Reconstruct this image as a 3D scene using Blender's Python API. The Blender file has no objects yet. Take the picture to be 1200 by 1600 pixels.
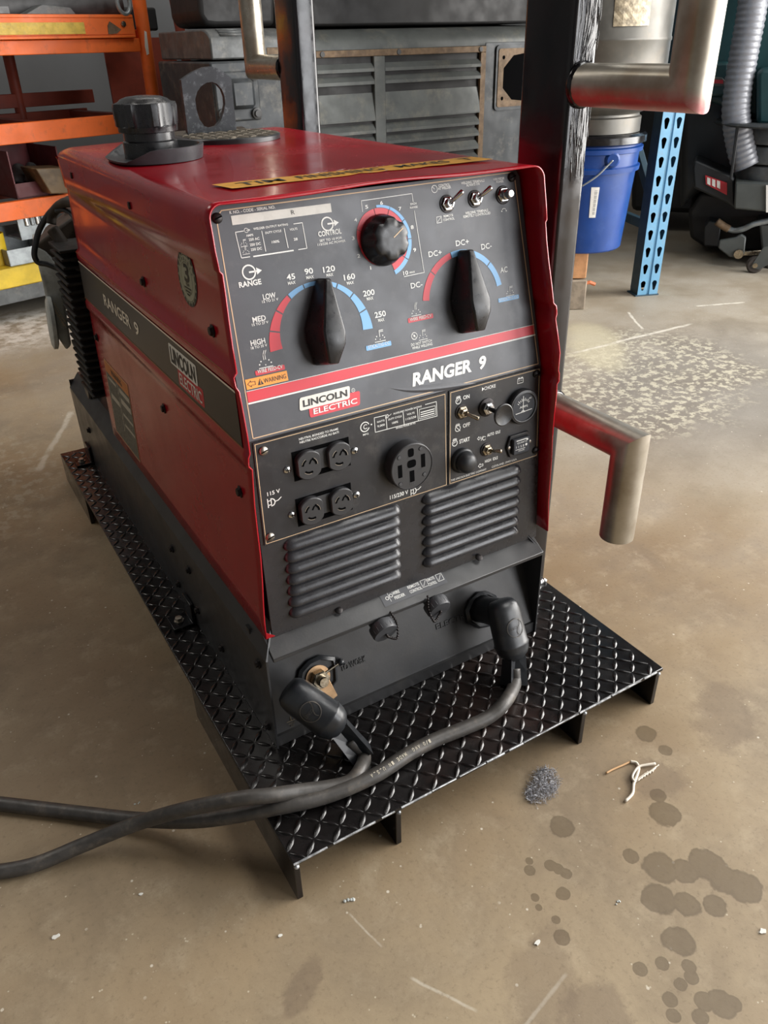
import bpy, math, random
from mathutils import Vector, Matrix
random.seed(7)
PI = math.pi
SC = bpy.context.scene
COL = SC.collection

# ------------------------------------------------------------------ camera
CP = Vector((-0.21832, -0.63855, 1.0273))
CYAW, CPIT, CROL, CF = -0.53133, 0.54026, 0.02773, 1221.346
_f = Vector((-math.sin(CYAW)*math.cos(CPIT), math.cos(CYAW)*math.cos(CPIT), -math.sin(CPIT)))
_r = Vector((math.cos(CYAW), math.sin(CYAW), 0))
_d = _f.cross(_r)
CR = math.cos(CROL)*_r + math.sin(CROL)*_d
CD = -math.sin(CROL)*_r + math.cos(CROL)*_d
CFW = _f
cam_data = bpy.data.cameras.new('camera')
cam_data.sensor_fit = 'VERTICAL'
cam_data.sensor_height = 34.6
cam_data.lens = CF/1600*34.6
cam_data.clip_start = 0.05
cam = bpy.data.objects.new('camera', cam_data)
COL.objects.link(cam)
cam.matrix_world = Matrix(((CR.x, -CD.x, -CFW.x, CP.x), (CR.y, -CD.y, -CFW.y, CP.y), (CR.z, -CD.z, -CFW.z, CP.z), (0, 0, 0, 1)))
SC.camera = cam

# ------------------------------------------------------------------ light
SC.view_settings.view_transform = 'Standard'
SC.view_settings.look = 'None'
SC.view_settings.gamma = 1.0
SC.view_settings.use_curve_mapping = False
SC.view_settings.exposure = 0.0

world = bpy.data.worlds.new('sky')
SC.world = world
world.use_nodes = True
bg = world.node_tree.nodes['Background']
bg.inputs[0].default_value = (0.80, 0.88, 1.0, 1)
bg.inputs[1].default_value = 0.6

def area(name, loc, target, sx, sy, power, col):
    l = bpy.data.lights.new(name, 'AREA')
    l.shape = 'RECTANGLE'; l.size = sx; l.size_y = sy; l.energy = power; l.color = col
    o = bpy.data.objects.new(name, l); COL.objects.link(o)
    o.location = loc
    o.rotation_euler = (Vector(target)-Vector(loc)).to_track_quat('-Z', 'Y').to_euler()
    return o
# daylight through the two open roller doors
area('door_daylight_right', (4.95, -1.5, 1.85), (0, -1.5, 1.85), 4.6, 3.4, 730, (1.0, 0.97, 0.93))
area('door_daylight_front', (3.65, -4.95, 1.75), (3.65, 0, 1.75), 2.45, 3.2, 210, (0.97, 0.98, 1.0))
area('fill_light_front', (2.3, -0.6, 3.93), (2.3, -0.6, 0), 1.2, 3.0, 75, (1.0, 0.98, 0.95))  # added overhead fill, gives sheen to faces that look up
# added fill lights over the back of the shop
area('fill_light_left', (-1.3, 2.7, 3.9), (-1.3, 2.7, 0), 0.5, 2.4, 44, (1.0, 0.95, 0.88))
area('fill_light_back', (1.6, 3.4, 3.9), (1.6, 3.2, 0), 2.4, 0.5, 22, (1.0, 0.96, 0.9))

# ------------------------------------------------------------------ pixel helpers (1200 x 1600 photo -> planes in the room)
def ray(u, w):
    return (CR*((u-600)/CF) + CD*((w-800)/CF) + CFW)
def hit(u, w, p0, n):
    d = ray(u, w); n = Vector(n)
    return CP + d*((Vector(p0)-CP).dot(n)/d.dot(n))
def onx(u, w, x): return hit(u, w, (x, 0, 0), (1, 0, 0))
def ony(u, w, y): return hit(u, w, (0, y, 0), (0, 1, 0))
def onz(u, w, z): return hit(u, w, (0, 0, z), (0, 0, 1))

# ------------------------------------------------------------------ materials
def lin(c):
    c = c/255.0
    return c/12.92 if c <= 0.04045 else ((c+0.055)/1.055)**2.4
def rgb(r, g, b): return (lin(r), lin(g), lin(b), 1)

class NT:
    def __init__(s, name):
        s.m = bpy.data.materials.new(name); s.m.use_nodes = True
        s.t = s.m.node_tree; s.b = s.t.nodes['Principled BSDF']
        s.co = None
    def n(s, typ, **kw):
        nd = s.t.nodes.new(typ)
        for k, v in kw.items(): setattr(nd, k, v)
        return nd
    def l(s, a, b): s.t.links.new(a, b)
    def obj(s):
        if not s.co: s.co = s.n('ShaderNodeTexCoord').outputs['Object']
        return s.co
    def noise(s, scale, detail=4, rough=0.6, vec=None, out='Fac'):
        nd = s.n('ShaderNodeTexNoise'); nd.inputs['Scale'].default_value = scale
        nd.inputs['Detail'].default_value = detail; nd.inputs['Roughness'].default_value = rough
        s.l(vec if vec else s.obj(), nd.inputs['Vector']); return nd.outputs[out]
    def mapr(s, v, a, b, c=0.0, d=1.0):
        nd = s.n('ShaderNodeMapRange'); nd.interpolation_type = 'SMOOTHSTEP'
        for i, x in zip((1, 2, 3, 4), (a, b, c, d)): nd.inputs[i].default_value = x
        s.l(v, nd.inputs[0]); return nd.outputs[0]
    def mix(s, fac, a, b):
        nd = s.n('ShaderNodeMix', data_type='RGBA')
        for sock, v in ((nd.inputs[0], fac), (nd.inputs[6], a), (nd.inputs[7], b)):
            if hasattr(v, 'links'): s.l(v, sock)
            else: sock.default_value = v
        return nd.outputs[2]
    def math(s, op, a, b=None, clamp=False):
        nd = s.n('ShaderNodeMath', operation=op); nd.use_clamp = clamp
        for i, v in enumerate((a, b)):
            if v is None: continue
            if hasattr(v, 'links'): s.l(v, nd.inputs[i])
            else: nd.inputs[i].default_value = v
        return nd.outputs[0]
    def bump(s, h, strength, dist):
        nd = s.n('ShaderNodeBump'); nd.inputs['Strength'].default_value = strength
        nd.inputs['Distance'].default_value = dist
        s.l(h, nd.inputs['Height']); s.l(nd.outputs[0], s.b.inputs['Normal'])
    def set(s, **kw):
        names = dict(col='Base Color', rough='Roughness', metal='Metallic', coat='Coat Weight', coatr='Coat Roughness', spec='Specular IOR Level', trans='Transmission Weight', ior='IOR')
        for k, v in kw.items():
            i = s.b.inputs[names[k]]
            if hasattr(v, 'links'): s.l(v, i)
            else: i.default_value = v
        return s

def simple(name, col, rough=0.5, metal=0.0, var=0.0, vscale=8, dust=None, dustamt=0.3, dscale=14, bump=0, bscale=120, coat=0, spec=0.5):
    s = NT(name)
    c = col
    if var:
        dark = tuple(x*(1-var) for x in col[:3])+(1,)
        lite = tuple(min(1, x*(1+var)) for x in col[:3])+(1,)
        c = s.mix(s.mapr(s.noise(vscale), 0.35, 0.65), dark, lite)
    if dust:
        c = s.mix(s.math('MULTIPLY', s.mapr(s.noise(dscale, 6, 0.7), 0.5, 0.72), dustamt), c, dust)
    s.set(col=c, metal=metal, coat=coat, spec=spec)
    if var or dust:
        s.set(rough=s.mapr(s.noise(vscale*1.7), 0.3, 0.7, max(0.02, rough-0.07), min(1, rough+0.07)))
    else: s.set(rough=rough)
    if bump: s.bump(s.noise(bscale, 5), bump, 0.002)
    return s.m

M = {}
M['red'] = simple('red_enamel', rgb(152, 6, 24), 0.22, 0, 0.08, 5, rgb(176, 60, 66), 0.10, 7, 0.05, 9, coat=0.12, spec=0.4)
M['black_satin'] = simple('black_satin_paint', rgb(46, 46, 47), 0.35, 0, 0.15, 9, rgb(90, 84, 76), 0.12, 22, 0.05, 300)
M['black_gloss'] = simple('black_gloss_paint', rgb(14, 14, 17), 0.17, 0, 0.1, 20, rgb(70, 40, 40), 0.10, 6, 0.05, 90)
M['deck'] = simple('black_gloss_deck_paint', rgb(19, 17, 17), 0.24, 0, 0.2, 14, rgb(66, 50, 44), 0.35, 5, 0.10, 60)
M['panel'] = simple('panel_dark_grey', rgb(66, 67, 72), 0.38, 0, 0.05, 9, rgb(120, 118, 114), 0.12, 40, 0.03, 500)
M['plate'] = simple('plate_black', rgb(36, 36, 39), 0.40, 0, 0.1, 20, rgb(110, 106, 100), 0.18, 30)
M['louver'] = simple('louver_black_paint', rgb(42, 42, 45), 0.28, 0, 0.1, 20, rgb(120, 100, 70), 0.03, 90)
M['knob'] = simple('knob_black_plastic', rgb(24, 24, 26), 0.33, 0, 0.1, 60, rgb(80, 74, 68), 0.15, 50)
M['plastic'] = simple('black_plastic', rgb(34, 34, 36), 0.36)
M['void'] = simple('black_recess', rgb(5, 5, 6), 0.9, spec=0.05)  # near-black colour standing in for shade inside slots, holes and cutouts
M['recept'] = simple('receptacle_thermoset', rgb(46, 46, 48), 0.42)
M['rubber'] = simple('black_rubber', rgb(34, 36, 39), 0.36, 0, 0.12, 30, rgb(90, 88, 84), 0.15, 40)
M['cable'] = simple('cable_rubber_grey', rgb(62, 59, 56), 0.46, 0, 0.18, 60, rgb(120, 110, 98), 0.35, 40, 0.15, 200)
M['white'] = simple('white_print', rgb(226, 226, 222), 0.5)
M['cream'] = simple('cream_print', rgb(205, 176, 140), 0.5)
M['printred'] = simple('red_print', rgb(205, 52, 64), 0.42)
M['printblue'] = simple('blue_print', rgb(120, 175, 222), 0.42)
M['printdark'] = simple('dark_print', rgb(40, 38, 36), 0.5)
M['strip'] = simple('serial_strip_paper', rgb(208, 207, 200), 0.55, 0, 0.06, 60)
M['orange_label'] = simple('orange_label', rgb(240, 158, 62), 0.45)
M['yellow_tape'] = simple('yellow_sticker', rgb(222, 160, 52), 0.38, 0, 0.1, 40)
M['nickel'] = simple('nickel', rgb(170, 160, 142), 0.28, 1.0, 0.1, 80)
M['chrome'] = simple('chrome', rgb(205, 205, 205), 0.16, 1.0)
M['zinc'] = simple('zinc_plated_steel', rgb(165, 158, 148), 0.38, 1.0, 0.15, 70)
M['darkscrew'] = simple('black_oxide_screw', rgb(42, 38, 38), 0.45, 0.6, 0.2, 120)
M['steel_tube'] = None
M['glass_dark'] = simple('gauge_face', rgb(56, 58, 63), 0.5, spec=0.25)
M['seal_gray'] = simple('seal_silver_print', rgb(150, 150, 128), 0.4)
M['seal_black'] = simple('seal_black_print', rgb(26, 26, 22), 0.4)
M['warn_body'] = simple('warning_text_block', rgb(92, 90, 80), 0.55, 0, 0.3, 160)
M['warn_light'] = simple('warning_heading_print', rgb(176, 168, 150), 0.55)
M['warn_orange'] = simple('warning_header_orange', rgb(190, 112, 52), 0.5)
M['warn_edge'] = simple('warning_edge_print', rgb(196, 150, 110), 0.5)
M['stripe'] = simple('side_stripe_charcoal', rgb(50, 46, 44), 0.36)
M['stripe_edge'] = simple('side_stripe_pale_line', rgb(236, 224, 204), 0.45)
M['stripe_gold'] = simple('side_stripe_gold_line', rgb(150, 90, 52), 0.45)
M['logo_red'] = simple('logo_red', rgb(190, 30, 48), 0.4)
M['logo_white'] = simple('logo_white', rgb(222, 218, 208), 0.45)
M['castgrey'] = simple('cast_grey_metal', rgb(186, 190, 186), 0.5, 0.1, 0.2, 20, rgb(70, 62, 52), 0.4, 25)
M['fin'] = simple('oily_black_fins', rgb(28, 25, 22), 0.62, 0.2, 0.25, 40, rgb(70, 56, 40), 0.3, 30)
M['engine_dark'] = simple('dusty_dark_engine', rgb(58, 48, 38), 0.7, 0, 0.3, 25)
M['cap_black'] = simple('fuel_cap_plastic', rgb(30, 30, 32), 0.30, 0, 0.1, 40, rgb(90, 90, 92), 0.12, 60)
M['tray_grey'] = simple('drip_tray_rubber', rgb(62, 63, 66), 0.42, 0, 0.12, 40)
M['bail'] = simple('lift_bail_steel', rgb(44, 46, 50), 0.45, 0.4, 0.15, 30, rgb(140, 142, 146), 0.3, 90)
M['pad'] = simple('dirty_tread_pad', rgb(96, 88, 76), 0.7, 0, 0.3, 90)
M['weld'] = simple('bright_weld_bead', rgb(200, 200, 200), 0.2, 0.9, 0.2, 200, bump=0.3, bscale=300)
M['edge_worn'] = simple('worn_bright_edge', rgb(156, 158, 160), 0.3, 0.5, 0.5, 90)
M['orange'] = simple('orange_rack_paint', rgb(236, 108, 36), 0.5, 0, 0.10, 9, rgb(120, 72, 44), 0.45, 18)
M['orange_dark'] = simple('dark_orange_brown_paint', rgb(128, 52, 34), 0.6, 0, 0.15, 7)  # darker orange-brown for the rack's rear and inner members
M['yellow'] = simple('worn_yellow_tape', rgb(206, 172, 66), 0.55, 0, 0.12, 30, rgb(110, 90, 50), 0.4, 40)
M['yellow_paint'] = simple('yellow_bin_paint', rgb(210, 178, 40), 0.5, 0, 0.12, 14)
M['greymetal'] = simple('dull_grey_metal', rgb(86, 88, 88), 0.5, 0.3, 0.2, 14, rgb(150, 145, 135), 0.3, 22)
M['greymetal_dark'] = simple('dark_grey_metal', rgb(70, 70, 70), 0.55, 0.2, 0.25, 12)
M['galv'] = simple('galvanised_metal', rgb(152, 158, 160), 0.4, 0.5, 0.15, 30)
M['maroon'] = simple('maroon_bin', rgb(92, 30, 34), 0.5, 0, 0.15, 12)
M['brownbox'] = simple('oily_brown_scoop', rgb(104, 84, 58), 0.5, 0, 0.3, 14)
M['hood'] = simple('weathered_grey_hood', rgb(84, 87, 85), 0.55, 0.15, 0.2, 6, rgb(134, 128, 112), 0.4, 9, 0.08, 40)
M['hood_dark'] = simple('weathered_dark_grey', rgb(48, 52, 55), 0.5, 0.15, 0.16, 8, rgb(140, 134, 122), 0.3, 14)
M['rust'] = simple('rusty_bare_frame', rgb(112, 92, 70), 0.65, 0.2, 0.25, 30, rgb(70, 50, 38), 0.5, 40)
M['black_dust'] = simple('dusty_black', rgb(22, 21, 21), 0.6, 0, 0.2, 8)
M['aluminium'] = simple('scuffed_aluminium', rgb(94, 92, 87), 0.42, 0.6, 0.12, 7, rgb(120, 110, 96), 0.4, 12, 0.1, 16)
M['foil'] = simple('wrinkled_foil_label', rgb(150, 138, 116), 0.4, 0.4, 0.35, 50, bump=0.6, bscale=60)
M['bucket'] = simple('blue_bucket_plastic', rgb(3, 54, 122), 0.36, 0, 0.08, 9, rgb(110, 140, 190), 0.06, 26)
M['wood'] = simple('raw_wood_block', rgb(176, 128, 86), 0.7, 0, 0.15, 30)
M['wood_grey'] = simple('greyed_wood_block', rgb(128, 116, 100), 0.75, 0, 0.2, 30)
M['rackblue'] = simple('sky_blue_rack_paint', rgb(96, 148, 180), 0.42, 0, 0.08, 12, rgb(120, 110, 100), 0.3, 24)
M['rackblue_shaded'] = simple('shadow_blue_rack_paint', rgb(36, 62, 76), 0.5, 0, 0.1, 12)  # darker copy of the rack blue, shade put into the colour
M['teal'] = simple('teal_scrubber_plastic', rgb(14, 52, 55), 0.45, 0, 0.12, 4)
M['scrub_dark'] = simple('charcoal_scrubber_plastic', rgb(24, 27, 30), 0.5, 0, 0.12, 6)
M['scrub_grey'] = simple('grey_scrubber_metal', rgb(76, 80, 79), 0.45, 0.2, 0.1, 12)
M['hose'] = simple('grey_ribbed_hose', rgb(122, 124, 130), 0.34, 0.1, 0.06, 30)
M['tyre'] = simple('caster_rubber', rgb(58, 52, 48), 0.6)
M['labelred'] = simple('red_label', rgb(170, 34, 44), 0.5)
M['paper'] = simple('paper_label', rgb(214, 212, 206), 0.6, 0, 0.05, 200)
M['paperprint'] = simple('paper_label_print', rgb(120, 120, 122), 0.6)
M['scuff'] = simple('white_paint_scuff', rgb(222, 218, 210), 0.6)
M['wall'] = simple('grey_wall_paint', rgb(112, 114, 116), 0.7, 0, 0.08, 1.2)
M['ceil'] = simple('dark_ceiling_deck', rgb(52, 50, 48), 0.7, 0, 0.1, 1)
M['doortrim'] = simple('grey_door_trim', rgb(120, 122, 124), 0.5)
M['string'] = simple('white_twine', rgb(214, 204, 188), 0.7)
M['string_tan'] = simple('tan_twine', rgb(196, 156, 112), 0.7)
M['steelwool'] = simple('steel_wool', rgb(168, 168, 172), 0.4, 0.5)
M['chip'] = simple('white_paint_chip', rgb(214, 212, 204), 0.6)
M['brass'] = simple('tarnished_copper_lug', rgb(178, 146, 112), 0.4, 0.8, 0.15, 60)

def tube_metal():
    # bare steel pipe with pink-red overspray patches
    s = NT('bare_steel_with_red_overspray')
    base = s.mix(s.mapr(s.noise(14), 0.3, 0.7), rgb(138, 128, 112), rgb(172, 166, 154))
    s.set(col=base, metal=0.75, rough=s.mapr(s.noise(40), 0.3, 0.7, 0.26, 0.40))
    return s.m
M['steel_tube'] = tube_metal()

def overspray_tube(name, x0, y0, z0, elbow):
    # bare pipe with a mist of red paint on the side that faced the cover while it was sprayed (coordinates on the skid)
    s = NT(name)
    base = s.mix(s.mapr(s.noise(14), 0.3, 0.7), rgb(150, 140, 124), rgb(186, 180, 168))
    sep = s.n('ShaderNodeSeparateXYZ'); s.l(s.obj(), sep.inputs[0])
    def lc(a, b, c, d):
        v = s.math('MULTIPLY', s.math('SUBTRACT', sep.outputs[0], x0), a)
        v = s.math('ADD', v, s.math('MULTIPLY', s.math('SUBTRACT', sep.outputs[1], y0), b))
        return s.math('ADD', s.math('ADD', v, s.math('MULTIPLY', s.math('SUBTRACT', sep.outputs[2], z0), c)), d)
    ns = s.math('MULTIPLY', s.math('SUBTRACT', s.noise(30, 4), 0.5), 0.02)
    if elbow:
        m1 = s.math('MULTIPLY', s.mapr(s.math('ADD', lc(-0.7, 0, -0.9, 0), ns), 0.000, 0.022), s.mapr(s.math('ADD', lc(0, 1, 0, 0), ns), -0.006, 0.016))
        m2 = s.math('MULTIPLY', s.mapr(s.math('ADD', lc(-0.35, 0.93, 0, 0), ns), 0.012, 0.026), s.mapr(s.math('ADD', lc(0, 0, 1, 0), ns), -0.14, -0.04))
        m2 = s.math('MULTIPLY', m2, s.mapr(lc(0, 0, 1, 0), 0.010, -0.014))
        mk = s.math('MAXIMUM', m1, m2)
    else:
        mk = s.mapr(s.math('ADD', lc(-0.15, 0, -1, 0), ns), 0.0, 0.022)
    blot = s.mapr(s.noise(26, 5, 0.65), 0.30, 0.55, 0.45, 1.0)
    mk = s.math('MULTIPLY', s.math('MULTIPLY', mk, blot), 0.82)
    s.set(col=s.mix(mk, base, rgb(168, 52, 60)), metal=s.math('SUBTRACT', 0.75, s.math('MULTIPLY', mk, 0.7)), rough=0.36)
    return s.m

# ------------------------------------------------------------------ floor material
def floor_material():
    s = NT('stained_concrete')
    co = s.obj()
    n1 = s.noise(0.9, 6, 0.62); n2 = s.noise(3.4, 7, 0.65); n3 = s.noise(14, 6, 0.7); n4 = s.noise(70, 4, 0.7)
    col = s.mix(s.mapr(n1, 0.36, 0.64), rgb(132, 112, 86), rgb(160, 143, 116))
    col = s.mix(s.math('MULTIPLY', s.mapr(n2, 0.42, 0.70), 0.55), col, rgb(104, 90, 74))
    col = s.mix(s.math('MULTIPLY', s.mapr(n3, 0.50, 0.72), 0.45), col, rgb(172, 156, 130))
    # greyer bare concrete towards the back right bay
    geo = s.n('ShaderNodeSeparateXYZ'); s.l(co, geo.inputs[0])
    wob = s.math('MULTIPLY', s.math('SUBTRACT', n1, 0.5), 1.6)
    g = s.mapr(s.math('ADD', s.math('ADD', s.math('MULTIPLY', geo.outputs[0], 0.75), s.math('MULTIPLY', geo.outputs[1], 0.5)), wob), 0.55, 1.9)
    col = s.mix(s.math('MULTIPLY', g, 0.75), col, s.mix(s.mapr(n2, 0.35, 0.65), rgb(142, 134, 120), rgb(166, 160, 148)))
    def dist(x, y, sx=1.0, sy=1.0, rot=0.0, wobn=None, amp=0.0):
        mp = s.n('ShaderNodeMapping', vector_type='TEXTURE')
        mp.inputs['Location'].default_value = (x, y, 0); mp.inputs['Rotation'].default_value = (0, 0, rot)
        mp.inputs['Scale'].default_value = (sx, sy, 1); s.l(co, mp.inputs['Vector'])
        ln = s.n('ShaderNodeVectorMath', operation='LENGTH'); s.l(mp.outputs[0], ln.inputs[0])
        v = ln.outputs['Value']
        if wobn is not None:
            v = s.math('ADD', v, s.math('MULTIPLY', s.math('SUBTRACT', wobn, 0.5), amp))
        return v
    # pale lime / paint remnants near the post base
    p = onz(1010, 590, 0); q = onz(1120, 600, 0)
    patch = s.mapr(dist(p.x, p.y, 0.62, 0.42, 0.5, n2, 1.6), 1.05, 0.55)
    dark = s.mapr(dist(q.x, q.y, 0.75, 0.5, 0.4, n2, 1.2), 1.2, 0.4)
    col = s.mix(s.math('MULTIPLY', dark, 0.55), col, rgb(112, 110, 108))
    mus = s.noise(34, 7, 0.62)
    speck = s.mapr(s.math('ADD', s.math('MULTIPLY', mus, 0.7), s.math('MULTIPLY', s.noise(90, 5), 0.3)), 0.49, 0.56)
    col = s.mix(s.math('MULTIPLY', s.math('MULTIPLY', patch, speck), 0.66), col, rgb(206, 200, 178))
    r_ = onz(930, 540, 0)
    pale = s.mapr(dist(r_.x, r_.y, 0.34, 0.13, 0.95, n2, 1.0), 1.0, 0.5)
    col = s.mix(s.math('MULTIPLY', pale, 0.6), col, rgb(196, 188, 160))
    # white dust and the bright reflection on it, both painted into the floor
    d_ = onz(40, 515, 0)
    dust = s.math('MULTIPLY', s.mapr(dist(d_.x-0.1, d_.y, 0.95, 0.36, 0.15, n2, 1.0), 1.1, 0.35), s.mapr(n3, 0.36, 0.6))
    col = s.mix(s.math('MULTIPLY', dust, 0.9), col, rgb(216, 212, 204))
    # broken grey area on the far left
    e_ = onz(10, 760, 0)
    br = s.math('MULTIPLY', s.mapr(dist(e_.x-0.1, e_.y+0.1, 0.3, 0.42, 0, n2, 1.2), 1.1, 0.6), s.mapr(mus, 0.5, 0.6))
    col = s.mix(s.math('MULTIPLY', br, 0.55), col, rgb(170, 160, 140))
    # hairline cracks filled with white
    def crack(a, b, w, wobamp=0.05):
        if a[1] > 1000: wobamp = 0.02
        A = onz(*a, 0); B = onz(*b, 0); mid = (A+B)/2; L = (B-A).length/2; ang = math.atan2(B.y-A.y, B.x-A.x)
        mp = s.n('ShaderNodeMapping', vector_type='TEXTURE')
        mp.inputs['Location'].default_value = (mid.x, mid.y, 0); mp.inputs['Rotation'].default_value = (0, 0, ang)
        s.l(co, mp.inputs['Vector'])
        sp = s.n('ShaderNodeSeparateXYZ'); s.l(mp.outputs[0], sp.inputs[0])
        dy = s.math('ABSOLUTE', s.math('ADD', sp.outputs[1], s.math('MULTIPLY', s.math('SUBTRACT', n2, 0.5), wobamp)))
        dx = s.math('ABSOLUTE', sp.outputs[0])
        k = s.math('MULTIPLY', s.mapr(dy, w, w*0.25), s.mapr(dx, L, L*0.85))
        return s.math('MULTIPLY', k, s.mapr(n3, 0.30, 0.55))
    for a, b, w in (((890, 553), (1085, 505), 0.012), ((1085, 478), (1165, 472), 0.012), ((60, 740), (112, 640), 0.014), ((980, 487), (1005, 515), 0.008), ((640, 1524), (748, 1582), 0.0028), ((815, 1608), (888, 1520), 0.0034), ((545, 1425), (600, 1480), 0.002)):
        col = s.mix(s.math('MULTIPLY', crack(a, b, w), 0.35 if a[1] > 1000 else (0.45 if w > 0.013 else 0.8)), col, rgb(216, 210, 196))
    # fine scattered specks
    vo = s.n('ShaderNodeTexVoronoi'); vo.inputs['Scale'].default_value = 38; s.l(co, vo.inputs['Vector'])
    sp2 = s.math('MULTIPLY', s.mapr(vo.outputs['Distance'], 0.10, 0.06), s.mapr(s.noise(11, 2), 0.52, 0.6))
    col = s.mix(s.math('MULTIPLY', sp2, 0.7), col, rgb(214, 206, 190))
    vo = s.n('ShaderNodeTexVoronoi'); vo.inputs['Scale'].default_value = 95; s.l(co, vo.inputs['Vector'])
    sp2 = s.math('MULTIPLY', s.mapr(vo.outputs['Distance'], 0.16, 0.08), s.mapr(s.noise(23, 2), 0.56, 0.62))
    col = s.mix(s.math('MULTIPLY', sp2, 0.6), col, rgb(206, 196, 174))
    fine = s.noise(130, 4, 0.7)
    col = s.mix(s.math('MULTIPLY', s.mapr(fine, 0.52, 0.72), 0.35), col, rgb(96, 82, 64))
    # drops and oily footprints
    rough = s.mapr(n2, 0.3, 0.7, 0.42, 0.62)
    drops = [(1010, 1147, 15), (1040, 1172, 10), (1038, 1272, 22), (1028, 1243, 12), (878, 1292, 18), (985, 1337, 12),
             (1032, 1357, 24), (1070, 1362, 20), (1105, 1352, 27), (1132, 1375, 24), (1162, 1385, 26), (1030, 1405, 25), (1072, 1412, 20), (1118, 1415, 17),
             (1060, 1470, 22), (1000, 1515, 11), (1035, 1506, 10), (1075, 1510, 10), (1080, 1527, 10), (1063, 1538, 10), (1046, 1562, 11), (1052, 1587, 10), (1095, 1590, 12), (1100, 1565, 14), (1128, 1568, 20), (1145, 1568, 12),
             (827, 1345, 6), (827, 1360, 8), (860, 1353, 9), (872, 1358, 8), (884, 1365, 8), (880, 1396, 10), (836, 1402, 6), (869, 1437, 7), (878, 1465, 12), (842, 1418, 5)]
    wet = None
    wn = s.noise(30, 3, 0.6)
    for (u, w, r) in drops:
        P = onz(u, w, 0); dep = (P-CP).dot(CFW); R_ = r/CF*dep
        nd = s.n('ShaderNodeVectorMath', operation='DISTANCE'); s.l(co, nd.inputs[0]); nd.inputs[1].default_value = (P.x, P.y, 0)
        v = s.math('DIVIDE', nd.outputs['Value'], R_*1.12)
        wet = v if wet is None else s.math('SMOOTH_MIN', wet, v)
        if wet is not v:
            wet.node.inputs[2].default_value = 0.12
    wet = s.math('ADD', wet, s.math('ADD', s.math('MULTIPLY', s.math('SUBTRACT', wn, 0.5), 0.8), s.math('MULTIPLY', s.math('SUBTRACT', s.noise(90, 3), 0.5), 0.25)))
    wm = s.mapr(wet, 1.04, 0.90)
    rim = s.math('MULTIPLY', s.mapr(wet, 0.72, 0.92), wm)
    wcol = s.mix(s.math('MULTIPLY', rim, 0.35), rgb(98, 84, 64), rgb(70, 58, 44))
    col = s.mix(s.math('MULTIPLY', wm, 0.70), col, wcol)
    rough = s.math('SUBTRACT', rough, s.math('MULTIPLY', wm, 0.10))
    # rusty brown oil scuffs
    for (u, w, rx, ry, am) in ((860, 1430, .0, .0, 0), (850, 1530, .10, .05, .3), (470, 1545, .045, .022, .4), (930, 1600, .06, .05, .4), (1130, 1120, .10, .07, .35), (360, 770+400, .0, .0, 0), (1025, 1215, .055, .05, .35)):
        if am:
            P = onz(u, w, 0)
            col = s.mix(s.math('MULTIPLY', s.mapr(dist(P.x, P.y, rx, ry, 0.6, n3, 1.6), 1.0, 0.6), am), col, rgb(94, 78, 66))
    s.set(col=col, rough=rough, spec=0.35)
    s.bump(s.math('ADD', s.math('MULTIPLY', n4, 0.5), n3), 0.12, 0.004)
    return s.m
M['floor'] = floor_material()

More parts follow.
